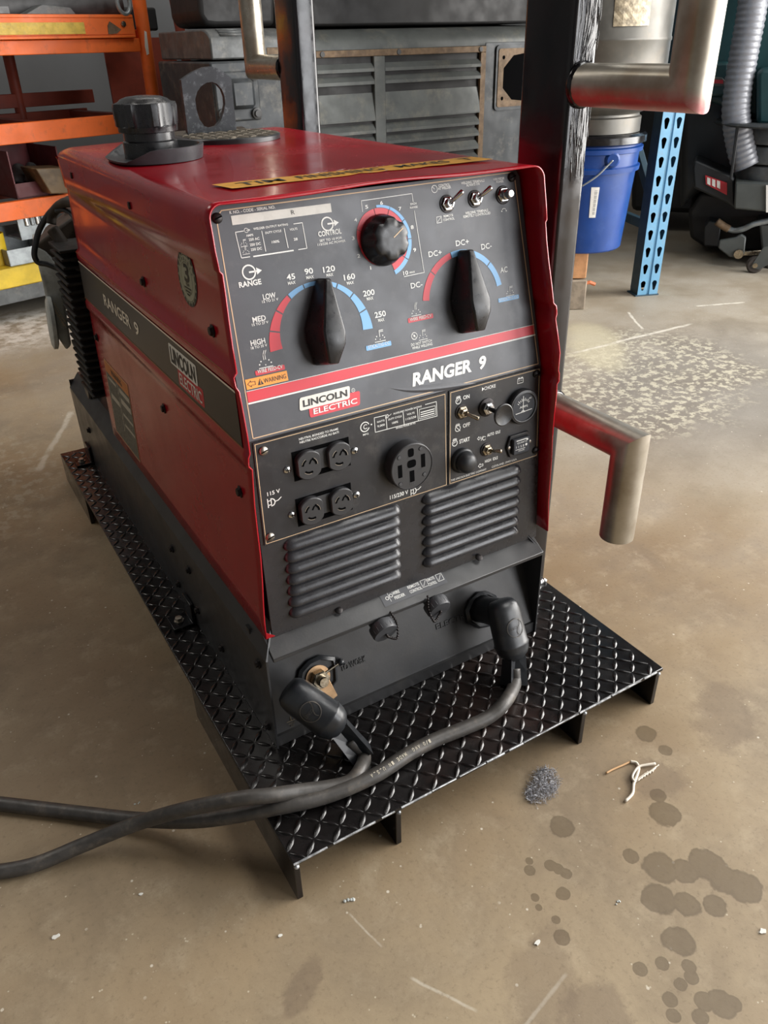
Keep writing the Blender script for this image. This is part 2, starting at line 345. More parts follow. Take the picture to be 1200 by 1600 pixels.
# ------------------------------------------------------------------ mesh helpers
class MB:
    def __init__(s): s.v = []; s.f = []
    def add(s, vs, fs, fr=None):
        b = len(s.v)
        if fr: vs = [fr.at(*p) for p in vs]
        s.v += [tuple(p) for p in vs]; s.f += [tuple(b+i for i in f) for f in fs]
        return s
    def box(s, x0, x1, y0, y1, z0, z1, fr=None):
        vs = [(x0, y0, z0), (x1, y0, z0), (x1, y1, z0), (x0, y1, z0), (x0, y0, z1), (x1, y0, z1), (x1, y1, z1), (x0, y1, z1)]
        return s.add(vs, [(0, 3, 2, 1), (4, 5, 6, 7), (0, 1, 5, 4), (1, 2, 6, 5), (2, 3, 7, 6), (3, 0, 4, 7)], fr)
    def prism(s, poly, vec, fr=None):
        # poly: 3-D outline, swept along vec
        n = len(poly); vec = Vector(vec); P = [Vector(p) for p in poly]
        vs = P+[p+vec for p in P]
        fs = [tuple(range(n))[::-1], tuple(range(n, 2*n))]+[(i, (i+1) % n, n+(i+1) % n, n+i) for i in range(n)]
        return s.add(vs, fs, fr)
    def rings(s, rings, closed=True, cap0=True, cap1=True, fr=None):
        n = len(rings[0]); vs = [p for r in rings for p in r]; fs = []
        for i in range(len(rings)-1):
            for j in range(n if closed else n-1):
                k = (j+1) % n
                fs.append((i*n+j, i*n+k, (i+1)*n+k, (i+1)*n+j))
        if cap0: fs.append(tuple(range(n))[::-1])
        if cap1: fs.append(tuple((len(rings)-1)*n+j for j in range(n)))
        return s.add(vs, fs, fr)
    def tube(s, pts, r, n=12, caps=True, fr=None):
        P = [Vector(p) for p in pts]; R = r if isinstance(r, (list, tuple)) else [r]*len(P)
        rs = []; up = None
        for i, p in enumerate(P):
            t = (P[min(i+1, len(P)-1)]-P[max(i-1, 0)]).normalized()
            if up is None:
                up = Vector((0, 0, 1)) if abs(t.z) < 0.9 else Vector((0, 1, 0))
            a = (up-t*up.dot(t)).normalized(); up = a; b = t.cross(a)
            rs.append([p+(a*math.cos(2*PI*k/n)+b*math.sin(2*PI*k/n))*R[i] for k in range(n)])
        return s.rings(rs, True, caps, caps, fr)
    def lathe(s, prof, o=(0, 0, 0), ax=(0, 0, 1), n=28, fr=None, a0=0, squash=1.0):
        # prof: (radius, height along axis)
        ax = Vector(ax).normalized(); o = Vector(o)
        t = Vector((1, 0, 0)) if abs(ax.x) < 0.9 else Vector((0, 1, 0))
        a = (t-ax*t.dot(ax)).normalized(); b = ax.cross(a)
        rs = [[o+ax*h+(a*math.cos(a0+2*PI*k/n)+b*math.sin(a0+2*PI*k/n)*squash)*max(r, 1e-5) for k in range(n)] for r, h in prof]
        return s.rings(rs, True, True, True, fr)
    def build(s, name, mat, parent=None, smooth=None, bevel=0, seg=2, solid=0, sub=0, merge=True):
        me = bpy.data.meshes.new(name)
        org = Vector((0, 0, 0))
        vs = s.v
        if parent is not None and 'org' in ORG.get(parent.name, {}):
            org = ORG[parent.name]['org']
            vs = [tuple(Vector(p)-org) for p in s.v]
        me.from_pydata(vs, [], s.f)
        import bmesh
        bm = bmesh.new(); bm.from_mesh(me)
        if merge: bmesh.ops.remove_doubles(bm, verts=bm.verts, dist=1e-6)
        if merge: bmesh.ops.recalc_face_normals(bm, faces=bm.faces)
        bm.to_mesh(me); bm.free()
        me.materials.append(mat)
        o = bpy.data.objects.new(name, me); COL.objects.link(o)
        if parent is not None: o.parent = parent
        ORG[o.name] = {'org': org}
        if solid:
            md = o.modifiers.new('sheet', 'SOLIDIFY'); md.thickness = solid; md.offset = -1
        if bevel:
            md = o.modifiers.new('edge', 'BEVEL'); md.width = bevel; md.segments = seg; md.limit_method = 'ANGLE'; md.angle_limit = 0.6
        if sub:
            md = o.modifiers.new('sub', 'SUBSURF'); md.levels = sub; md.render_levels = sub
        if smooth is not None:
            me.shade_smooth() if smooth >= PI else me.shade_smooth()
            if smooth < PI and not sub: me.set_sharp_from_angle(angle=smooth)
        elif bevel:
            me.shade_smooth(); me.set_sharp_from_angle(angle=0.6)
        return o
ORG = {}

def tag(o, label, cat, group=None, kind=None):
    if label: o['label'] = label
    if cat: o['category'] = cat
    if group: o['group'] = group
    if kind: o['kind'] = kind
    return o
def struct(o):
    o['kind'] = 'structure'; return o
def thing(name, loc, label, cat, group=None):
    o = bpy.data.objects.new(name, None); COL.objects.link(o)
    o.empty_display_size = 0.05
    o.location = loc; ORG[o.name] = {'org': Vector(loc)}
    return tag(o, label, cat, group)
def single(mb, name, mat, label, cat, group=None, loc=None, **kw):
    # a thing that is one mesh; its origin is moved to loc
    o = mb.build(name, mat, None, **kw)
    if loc is not None:
        o.data.transform(Matrix.Translation(-Vector(loc))); o.location = loc
        ORG[o.name] = {'org': Vector(loc)}
    return tag(o, label, cat, group)

class Frame:
    def __init__(s, o, ux, uy):
        s.o = Vector(o); s.x = Vector(ux).normalized(); s.n = s.x.cross(Vector(uy)).normalized(); s.y = s.n.cross(s.x)
    def at(s, a, b, c=0.0): return s.o+s.x*a+s.y*b+s.n*c
    def px(s, u, w, c=0.0):
        p = hit(u, w, s.o+s.n*c, s.n)-s.o
        return (p.dot(s.x), p.dot(s.y))

def catmull(pts, k=8):
    P = [Vector(p) for p in pts]; P = [P[0]*2-P[1]]+P+[P[-1]*2-P[-2]]; out = []
    for i in range(1, len(P)-2):
        a, b, c, d = P[i-1:i+3]
        for j in range(k):
            t = j/k
            out.append(0.5*((2*b)+(c-a)*t+(2*a-5*b+4*c-d)*t*t+(3*b-a-3*c+d)*t**3))
    out.append(P[-2]); return out

# ---- print (text and flat marks) on a frame
GL = {}
def glyphs(s, off):
    key = (s, off)
    if key not in GL:
        cu = bpy.data.curves.new('lettering', 'FONT'); cu.body = s; cu.size = 1; cu.offset = off; cu.resolution_u = 3; cu.fill_mode = 'FRONT'
        ob = bpy.data.objects.new('lettering', cu)
        me = ob.to_mesh()
        vs = [(v.co.x, v.co.y) for v in me.vertices]; fs = [tuple(p.vertices) for p in me.polygons]
        ob.to_mesh_clear(); bpy.data.objects.remove(ob); bpy.data.curves.remove(cu)
        GL[key] = (vs, fs)
    return GL[key]
def text(mb, fr, s, a0, b0, width, height, off=0.012, shear=0.0, lift=0.0005, rot=0.0):
    vs, fs = glyphs(s, off)
    if not vs: return
    x0 = min(v[0] for v in vs); x1 = max(v[0] for v in vs)
    cap = 0.70
    kx = width/max(1e-6, x1-x0); ky = height/cap
    c, sn = math.cos(rot), math.sin(rot); out = []
    for x, y in vs:
        px, py = (x-x0)*kx, y*ky
        px += py*shear
        out.append((a0+px*c-py*sn, b0+px*sn+py*c, lift))
    mb.add(out, fs, fr)
def ptext(mb, fr, s, p0, p1, hpx, off=0.012, shear=0.0, lift=0.0005, level=True):
    # baseline ends p0, p1 and letter height as seen on the panel in the photo
    a0, b0 = fr.px(*p0); a1, b1 = fr.px(*p1); _, bt = fr.px(p0[0], p0[1]-hpx)
    h = bt-b0
    if level: text(mb, fr, s, a0, (b0+b1)/2, a1-a0, h, off, shear, lift)
    else: text(mb, fr, s, a0, b0, math.hypot(a1-a0, b1-b0), h, off, shear, lift, math.atan2(b1-b0, a1-a0))
def quad(mb, fr, pts, lift=0.0004):
    mb.add([(a, b, lift) for a, b in pts], [tuple(range(len(pts)))], fr)
def line(mb, fr, pts, w, lift=0.0005, closed=False):
    P = [Vector((a, b)) for a, b in pts]
    if closed: P.append(P[0])
    for i in range(len(P)-1):
        d = (P[i+1]-P[i])
        if d.length < 1e-7: continue
        d.normalize(); n = Vector((-d.y, d.x))*w/2; e = d*w/2*0.9
        a, b = P[i]-e, P[i+1]+e
        mb.add([(*(a-n), lift), (*(b-n), lift), (*(b+n), lift), (*(a+n), lift)], [(0, 1, 2, 3)], fr)
def ring(mb, fr, ca, cb, r0, r1, t0, t1, lift=0.0004, n=10):
    # sector between radii, angles in degrees counter-clockwise from +a
    vs = []
    for i in range(n+1):
        t = math.radians(t0+(t1-t0)*i/n)
        vs += [(ca+r0*math.cos(t), cb+r0*math.sin(t), lift), (ca+r1*math.cos(t), cb+r1*math.sin(t), lift)]
    mb.add(vs, [(2*i, 2*i+1, 2*i+3, 2*i+2) for i in range(n)], fr)
def disc(mb, fr, ca, cb, r, lift=0.0004, n=16):
    mb.add([(ca+r*math.cos(2*PI*k/n), cb+r*math.sin(2*PI*k/n), lift) for k in range(n)], [tuple(range(n))], fr)

# ------------------------------------------------------------------ the room
def room():
    m = MB(); m.add([(-4, -5, 0), (5, -5, 0), (5, 5, 0), (-4, 5, 0)], [(0, 1, 2, 3)])
    struct(m.build('floor', M['floor']))
    m = MB().box(-4, 5, 4.9, 5.0, 0, 4.4); struct(m.build('wall_back', M['wall']))
    m = MB().box(-4.1, -4, -5, 5, 0, 4.4); struct(m.build('wall_left', M['wall']))
    m = MB().box(5, 5.1, 0.9, 5, 0, 4.4).box(5, 5.1, -5, -3.9, 0, 4.4).box(5, 5.1, -3.9, 0.9, 3.6, 4.4)
    struct(m.build('wall_right', M['wall'], merge=False))
    m = MB().box(-4, 2.4, -5.1, -5, 0, 4.4).box(4.9, 5, -5.1, -5, 0, 4.4).box(2.4, 4.9, -5.1, -5, 3.4, 4.4)
    struct(m.build('wall_front', M['wall'], merge=False))
    m = MB().box(-4, 5, -5, 5, 4.4, 4.5); struct(m.build('ceiling', M['ceil']))
    m = MB().box(4.98, 5.12, 0.85, 0.95, 0, 3.65).box(4.98, 5.12, -3.95, -3.85, 0, 3.65).box(4.98, 5.12, -3.95, 0.95, 3.55, 3.65)
    struct(m.build('trim_1', M['doortrim'], merge=False))
    m = MB().box(2.35, 2.45, -5.12, -4.98, 0, 3.45).box(4.85, 4.95, -5.12, -4.98, 0, 3.45).box(2.35, 4.95, -5.12, -4.98, 3.35, 3.45)
    struct(m.build('trim_2', M['doortrim'], merge=False))
room()

# ------------------------------------------------------------------ the skid with its two posts and cable hooks
ZT, SX1, SY1 = 0.0815, 0.7132, 1.479

def lug(mb, x, y, z, ang, L=0.0134, W=0.0042, H=0.0024):
    c, s = math.cos(ang), math.sin(ang)
    vs = []; st = (-1, -0.62, 0, 0.62, 1)
    for t in st:
        w = W*(1-t*t)**0.8+0.0002; h = H*(1-t**4)
        for e, k in ((-1, 0), (-0.5, 0.8), (0, 1), (0.5, 0.8), (1, 0)):
            a, b = t*L, e*w
            vs.append((x+a*c-b*s, y+a*s+b*c, z-0.0001+h*k))
    fs = []
    for i in range(4):
        for j in range(4):
            fs.append((i*5+j, (i+1)*5+j, (i+1)*5+j+1, i*5+j+1))
    mb.add(vs, fs)

def skid():
    t = thing('welder_skid', (0.357, 0.74, 0), 'gloss black diamond plate skid with two upright posts and bare steel cable hooks', 'skid')
    m = MB().box(0, SX1, 0, SY1, ZT-0.007, ZT)
    deck = m.build('deck_plate', M['deck'], t, bevel=0.0012)
    m = MB(); h = 0.0206; rnd = random.Random(3)
    nx, ny = int(SX1/h), int(SY1/h)
    for i in range(nx):
        for j in range(ny):
            x, y = 0.010+i*h, 0.010+j*h
            if x > SX1-0.009 or y > SY1-0.009: continue
            if 0.09 < x < 0.57 and 0.23 < y < 1.44: continue
            lug(m, x, y, ZT, (PI/4 if (i+j) % 2 else -PI/4)+rnd.uniform(-0.05, 0.05))
    m.build('tread_lugs', M['deck'], deck, smooth=PI, merge=False)
    # worn bright rim along the front edge
    m = MB(); rnd = random.Random(5); x = 0.0
    while x < SX1-0.01:
        L = rnd.uniform(0.02, 0.07)
        r = rnd.uniform(0.0011, 0.0019)
        m.tube([(x, -0.0006, ZT-0.001), (min(x+L, SX1), -0.0008, ZT-0.0012)], r, 6)
        x += L+rnd.uniform(0.0, 0.012)
    m.build('worn_edge', M['edge_worn'], deck, merge=False)
    def foot(x0, x1, y0, y1):
        p = MB().box(x0, x1, y0, y1, 0, ZT-0.007)
        p = p.build('runner', M['black_gloss'], t, bevel=0.001)
        if y0 < 0.1:
            w = MB()
            for k in range(3): w.lathe([(0, -0.004), (0.004, -0.002), (0.004, 0.001), (0, 0.003)], ((x0+x1)/2, 0.001+k*0.004, ZT-0.009), n=8)
            w.build('weld_bead', M['edge_worn'], p, smooth=PI, merge=False)
    foot(0, 0.009, 0.001, 0.414); foot(0, 0.009, 1.197, SY1)
    foot(0.1635, 0.1725, 0.001, SY1); foot(0.526, 0.535, 0.001, SY1)
    foot(SX1-0.014, SX1-0.005, 0.001, SY1)
    # posts: 100 x 50 mm tube with rounded corners
    def post(y0, y1, z1):
        m = MB(); x0, x1, r = 0.6605, 0.711, 0.008
        prof = []
        for (cx, cy, a0) in ((x1-r, y1-r, 0), (x0+r, y1-r, 90), (x0+r, y0+r, 180), (x1-r, y0+r, 270)):
            for k in range(5):
                a = math.radians(a0+k*22.5); prof.append((cx+r*math.cos(a), cy+r*math.sin(a)))
        m.rings([[(a, b, ZT) for a, b in prof], [(a, b, z1) for a, b in prof]])
        return m
    pf = post(0.307, 0.413, 1.72).build('post', M['black_gloss'], t, smooth=0.6)
    pr = post(1.182, 1.288, 1.72).build('post', M['black_gloss'], t, smooth=0.6)
    MB().box(0.6655, 0.706, 0.413, 1.182, 1.60, 1.70).build('top_rail', M['black_gloss'], t, bevel=0.006)
    # brushed paint streaks on the front face of the near post: raised drips of thick paint
    m = MB(); rnd = random.Random(11)
    for k in range(330):
        x = rnd.uniform(0.670, 0.709); z = rnd.uniform(0.83, 1.5); L = rnd.uniform(0.02, 0.06)
        dx = rnd.uniform(-0.001, 0.001)+(0.010 if 0.99 < z < 1.03 else 0)*rnd.random()
        m.tube([(x, 0.3069, z), (min(0.7095, x+dx), 0.3067, z+L/2), (min(0.7095, x+dx*2), 0.3069, z+L)], [0.0001, rnd.uniform(0.0003, 0.0009), 0.0001], 5)
    m.build('paint_streaks', M['black_gloss'], pf, smooth=PI, merge=False)
    m = MB()
    for k in range(9):
        m.lathe([(0, -0.005), (0.006, -0.002), (0.005, 0.003), (0, 0.006)], (0.664+0.0055*k, 0.3045+0.001*(k % 2), ZT+0.004), n=8)
    for k in range(5):
        m.lathe([(0, -0.004), (0.005, -0.002), (0.004, 0.003), (0, 0.005)], (0.6575, 0.315+0.008*k, ZT+0.003), n=8)
    m.build('weld_bead', M['weld'], pf, smooth=PI, merge=False)
    # hooks of mitred pipe
    def hook(y_root, y_elbow, z, z_end, R, mat):
        x = 0.6855; m = MB(); N = 28
        sgn = 1 if y_elbow > y_root else -1; up = 1 if z_end > z else -1
        def circ_h(y): return [(x+R*math.cos(2*PI*k/N), y, z+R*math.sin(2*PI*k/N)) for k in range(N)]
        mit = [(x+R*math.cos(2*PI*k/N), y_elbow-sgn*up*R*math.sin(2*PI*k/N), z+R*math.sin(2*PI*k/N)) for k in range(N)]
        end = [(x+R*math.cos(2*PI*k/N), y_elbow-sgn*up*R*math.sin(2*PI*k/N), z_end) for k in range(N)]
        m.rings([circ_h(y_root), mit, end], True, False, False)
        # wall at the open end
        ri = R*0.86
        inn = [(x+ri*math.cos(2*PI*k/N), y_elbow-sgn*up*ri*math.sin(2*PI*k/N), z_end) for k in range(N)]
        inn2 = [(p[0], p[1], z_end-up*0.12) for p in inn]
        m.rings([end, inn, inn2], True, False, True)
        o = m.build('cable_hook', mat, t, smooth=0.7)
        MB().lathe([(R*0.95, 0), (R*1.10, 0.001), (R*1.12, 0.005), (R*0.98, 0.010)], (x, y_root, z), (0, sgn, 0), 18).build('weld_bead', M['black_gloss'], o, smooth=PI)
        return o
    org = Vector((0.357, 0.74, 0))
    hook(0.308, 0.115, 0.969, 1.30, 0.0275, overspray_tube('upper_hook_steel', 0.6855-org.x, 0.115-org.y, 0.969, False))
    hook(0.308, 0.122, 0.470, 0.300, 0.0285, overspray_tube('lower_hook_steel', 0.6855-org.x, 0.122-org.y, 0.470, True))
    hook(1.287, 1.478, 0.983, 1.32, 0.0275, M['steel_tube'])
skid()

# ------------------------------------------------------------------ the welder
XC = 0.3342
HWB, HWT, ZB, ZC = 0.2632, 0.2425, 0.301, 0.8765
def hw(z): return HWB+(HWT-HWB)*(z-ZB)/(ZC-ZB)
def yfront(z):
    if z < 0.594: return 0.1964+(0.1957-0.1964)*(z-ZB)/(0.594-ZB)
    return 0.1957+(0.2557-0.1957)*(z-0.594)/(ZC-0.594)
WELD = thing('engine_driven_welder', (XC, 0.84, ZT), 'red engine-driven welder with black control panel standing on the diamond plate skid', 'welder')
def wb(mb, name, mat, parent=None, **kw):
    return mb.build(name, mat, parent or WELD, **kw)

def base():
    x0, x1, yf, yb, zt = 0.0655, 0.5915, 0.194, 1.478, 0.262
    c0 = [(x0, ZT), (x0, zt), (x0+0.026, zt+0.040)]
    # side channels with a slanted top, folded 3 mm sheet
    for s in (0, 1):
        def X(x): return x if s == 0 else (x0+x1-x)
        m = MB()
        front = [(X(x0), yf, ZT), (X(x0), yf, zt), (X(x0+0.002), yf+0.036, zt+0.040)]
        prof_f = [(X(x0), yf, ZT+0.001), (X(x0), yf, zt), (X(x0+0.026), yf+0.030, zt+0.040), (X(x0+0.09), yf+0.030, zt+0.041)]
        prof_b = [(X(x0), yb, ZT+0.001), (X(x0), yb, zt), (X(x0+0.026), yb-0.012, zt+0.040), (X(x0+0.09), yb-0.012, zt+0.041)]
        m.rings([prof_f, prof_b], False, False, False)
        # inner lip so the front edge reads as folded sheet
        wb(m, 'base_side', M['black_satin'], solid=0.003)
    b = wb(MB().box(x0+0.002, x1-0.002, yb-0.004, yb, ZT+0.001, zt+0.02), 'base_end', M['black_satin'])
    wb(MB().box(x0+0.004, x1-0.004, 0.30, yb-0.006, ZT+0.001, 0.10), 'base_floor', M['black_satin'])
    # slanted strip under the panel
    m = MB(); A, B = x0+0.010, x1-0.006
    P = [(0.2260, 0.2890), (0.1885, 0.2660), (0.1885, 0.2600), (0.1925, 0.2590), (0.2300, 0.2800)]
    m.prism([(A, y, z) for y, z in P], (B-A, 0, 0))
    strip = wb(m, 'front_strip', M['black_satin'], bevel=0.0008)
    # pocket: leaning face, bottom lip
    m = MB()
    m.prism([(x0+0.003, 0.262, 0.275), (x0+0.003, 0.203, 0.104), (x0+0.003, 0.198, 0.104), (x0+0.003, 0.198, ZT+0.001), (x0+0.003, 0.215, ZT+0.001), (x0+0.003, 0.275, 0.275)], (x1-x0-0.006, 0, 0))
    pocket = wb(m, 'terminal_pocket', M['black_satin'])
    fr = Frame((XC, 0.203, 0.104), (1, 0, 0), (0, 0.059, 0.171))
    for s, p0, p1, hp in (('TO WORK', (533, 1049), (572, 1032), 10), ('ELECTRODE', (682, 984), (752, 952), 9)):
        a0, b0 = fr.px(*p0); a1, b1 = fr.px(*p1); _, bt = fr.px(p0[0], p0[1]-hp)
        m = MB(); text(m, fr, s, a0, b0, a1-a0, bt-b0, 0.004, 0, 0.0018)
        wb(m, 'embossed_lettering', M['black_satin'], pocket, solid=0.0018, merge=False)
    # ground symbol plate low on the left
    m = MB(); a, b = fr.px(456, 1130)
    for k, w in enumerate((0.016, 0.011, 0.006)):
        quad(m, fr, [(a-w/2, b+0.004-k*0.004), (a+w/2, b+0.004-k*0.004), (a+w/2, b+0.0055-k*0.004), (a-w/2, b+0.0055-k*0.004)], 0.0008)
    quad(m, fr, [(a-0.0008, b+0.005), (a+0.0008, b+0.005), (a+0.0008, b+0.012), (a-0.0008, b+0.012)], 0.0008)
    wb(m, 'ground_symbol', M['nickel'], pocket, merge=False)
    # decal on the strip
    fs_ = Frame((XC, 0.1885, 0.2660), (1, 0, 0), (0, 0.0375, 0.023))
    m = MB(); A_ = fs_.px(597, 940); B_ = fs_.px(695, 902)
    bx0, bx1 = A_[0], B_[0]
    quad(m, fs_, [(bx0, 0.012), (bx1, 0.012), (bx1, 0.036), (bx0, 0.036)], 0.0006)
    dec = wb(m, 'connector_decal', M['panel'], strip)
    m = MB(); L = bx1-bx0
    text(m, fs_, 'WIRE', bx0+L*0.18, 0.0255, L*0.11, 0.005, 0.02, 0, 0.001); text(m, fs_, 'FEEDER', bx0+L*0.18, 0.0175, L*0.16, 0.005, 0.02, 0, 0.001)
    text(m, fs_, 'REMOTE', bx0+L*0.42, 0.0255, L*0.18, 0.005, 0.02, 0, 0.001); text(m, fs_, 'CONTROL', bx0+L*0.42, 0.0175, L*0.19, 0.005, 0.02, 0, 0.001)
    text(m, fs_, 'REMOTE', bx0+L*0.72, 0.0255, L*0.13, 0.005, 0.02, 0, 0.001); text(m, fs_, 'CONTROL', bx0+L*0.72, 0.0175, L*0.13, 0.005, 0.02, 0, 0.001)
    for q in (0.63, 0.88):
        a = bx0+L*q
        line(m, fs_, [(a, 0.019), (a+0.011, 0.019), (a+0.011, 0.031), (a, 0.031)], 0.0008, 0.001, True); line(m, fs_, [(a+0.002, 0.021), (a+0.009, 0.029)], 0.0008, 0.001)
    ring(m, fs_, bx0+0.010, 0.024, 0.0022, 0.0032, 0, 360, 0.001); ring(m, fs_, bx0+0.018, 0.026, 0.0022, 0.0032, 0, 360, 0.001); line(m, fs_, [(bx0+0.014, 0.017), (bx0+0.014, 0.033)], 0.0007, 0.001)
    wb(m, 'decal_print', M['white'], dec, merge=False)
    # slots and sheet-metal screws along the strip's upper edge
    for u, w in ((529, 953), (748, 871)):
        p = onz(u, w, 0.288)
        o = wb(MB().lathe([(0.0065, 0), (0.0065, 0.0015), (0.004, 0.003), (0, 0.0034)], p, (0, -0.5, 0.86), 12), 'screw', M['darkscrew'], smooth=0.6)
    # the two round connectors with dust caps on bead chains
    for u, w, sx in ((598, 982, 1), (682, 946, -1)):
        c = ony(u, w, 0.185)
        ax = Vector((0, -0.93, -0.36))
        q = Vector(c)-ax*0.004
        m = MB().lathe([(0.016, -0.030), (0.016, -0.004), (0.0205, -0.003), (0.0212, 0.002), (0.0205, 0.006), (0.0205, 0.012), (0.0195, 0.0145), (0, 0.0150)], q, ax, 30)
        con = wb(m, 'connector_cap', M['tray_grey'], smooth=0.5)
        m = MB()
        for k in range(16):
            a = 2*PI*k/16
            m.box(0.0198*math.cos(a)-0.0008, 0.0198*math.cos(a)+0.0008, 0.0198*math.sin(a)-0.0008, 0.0198*math.sin(a)+0.0008, -0.002, 0.012, Frame(q, (1, 0, 0), ax.cross(Vector((1, 0, 0)))))
        wb(m, 'knurling', M['tray_grey'], con, merge=False)
        m = MB()
        pts = [q+Vector((sx*0.016, -0.002, 0.022)), q+Vector((sx*0.021, -0.012, 0.004)), q+Vector((sx*0.016, -0.020, -0.016)), q+ax*0.017+Vector((sx*0.004, 0, -0.006)), q+ax*0.017]
        for p in catmull(pts, 5):
            m.lathe([(0, -0.0022), (0.0018, -0.0013), (0.0022, 0), (0.0018, 0.0013), (0, 0.0022)], p, n=8)
        wb(m, 'bead_chain', M['darkscrew'], con, smooth=PI, merge=False)
    # bolts on the outer left side
    for u, w in ((270, 857), (296, 890), (280, 912), (310, 953), (348, 1012), (405, 1036), (420, 1133), (140, 672), (83, 626)):
        p = onx(u, w, x0)
        if p.y > yb-0.005: p.y = yb-0.02
        wb(MB().lathe([(0.008, 0), (0.008, 0.003), (0.0055, 0.003), (0.005, 0.007), (0, 0.0075)], (x0, p.y, p.z), (-1, 0, 0), 6), 'hex_bolt', M['darkscrew'])
    # rubber engine mount at the rear
    m = MB().lathe([(0.019, 0), (0.022, 0.004), (0.022, 0.026), (0.019, 0.030), (0.010, 0.031), (0.010, 0.09)], (x0+0.012, 1.30, zt+0.046), (1, 0, 0), 18)
    wb(m, 'engine_mount', M['rubber'], smooth=0.6)
    # hold-down clips bolted to the deck
    for y in (0.56, 1.36):
        m = MB().prism([(x0-0.001, y, ZT+0.001), (x0-0.045, y, ZT+0.001), (x0-0.045, y, ZT+0.007), (x0-0.008, y, ZT+0.007), (x0-0.008, y, ZT+0.05), (x0-0.001, y, ZT+0.05)], (0, 0.045, 0))
        c = wb(m, 'hold_down_clip', M['black_gloss'], bevel=0.001)
        wb(MB().lathe([(0.010, 0), (0.010, 0.002), (0.007, 0.002), (0.007, 0.008), (0, 0.0085)], (x0-0.028, y+0.022, ZT+0.007), n=6), 'hex_bolt', M['zinc'], c)
base()

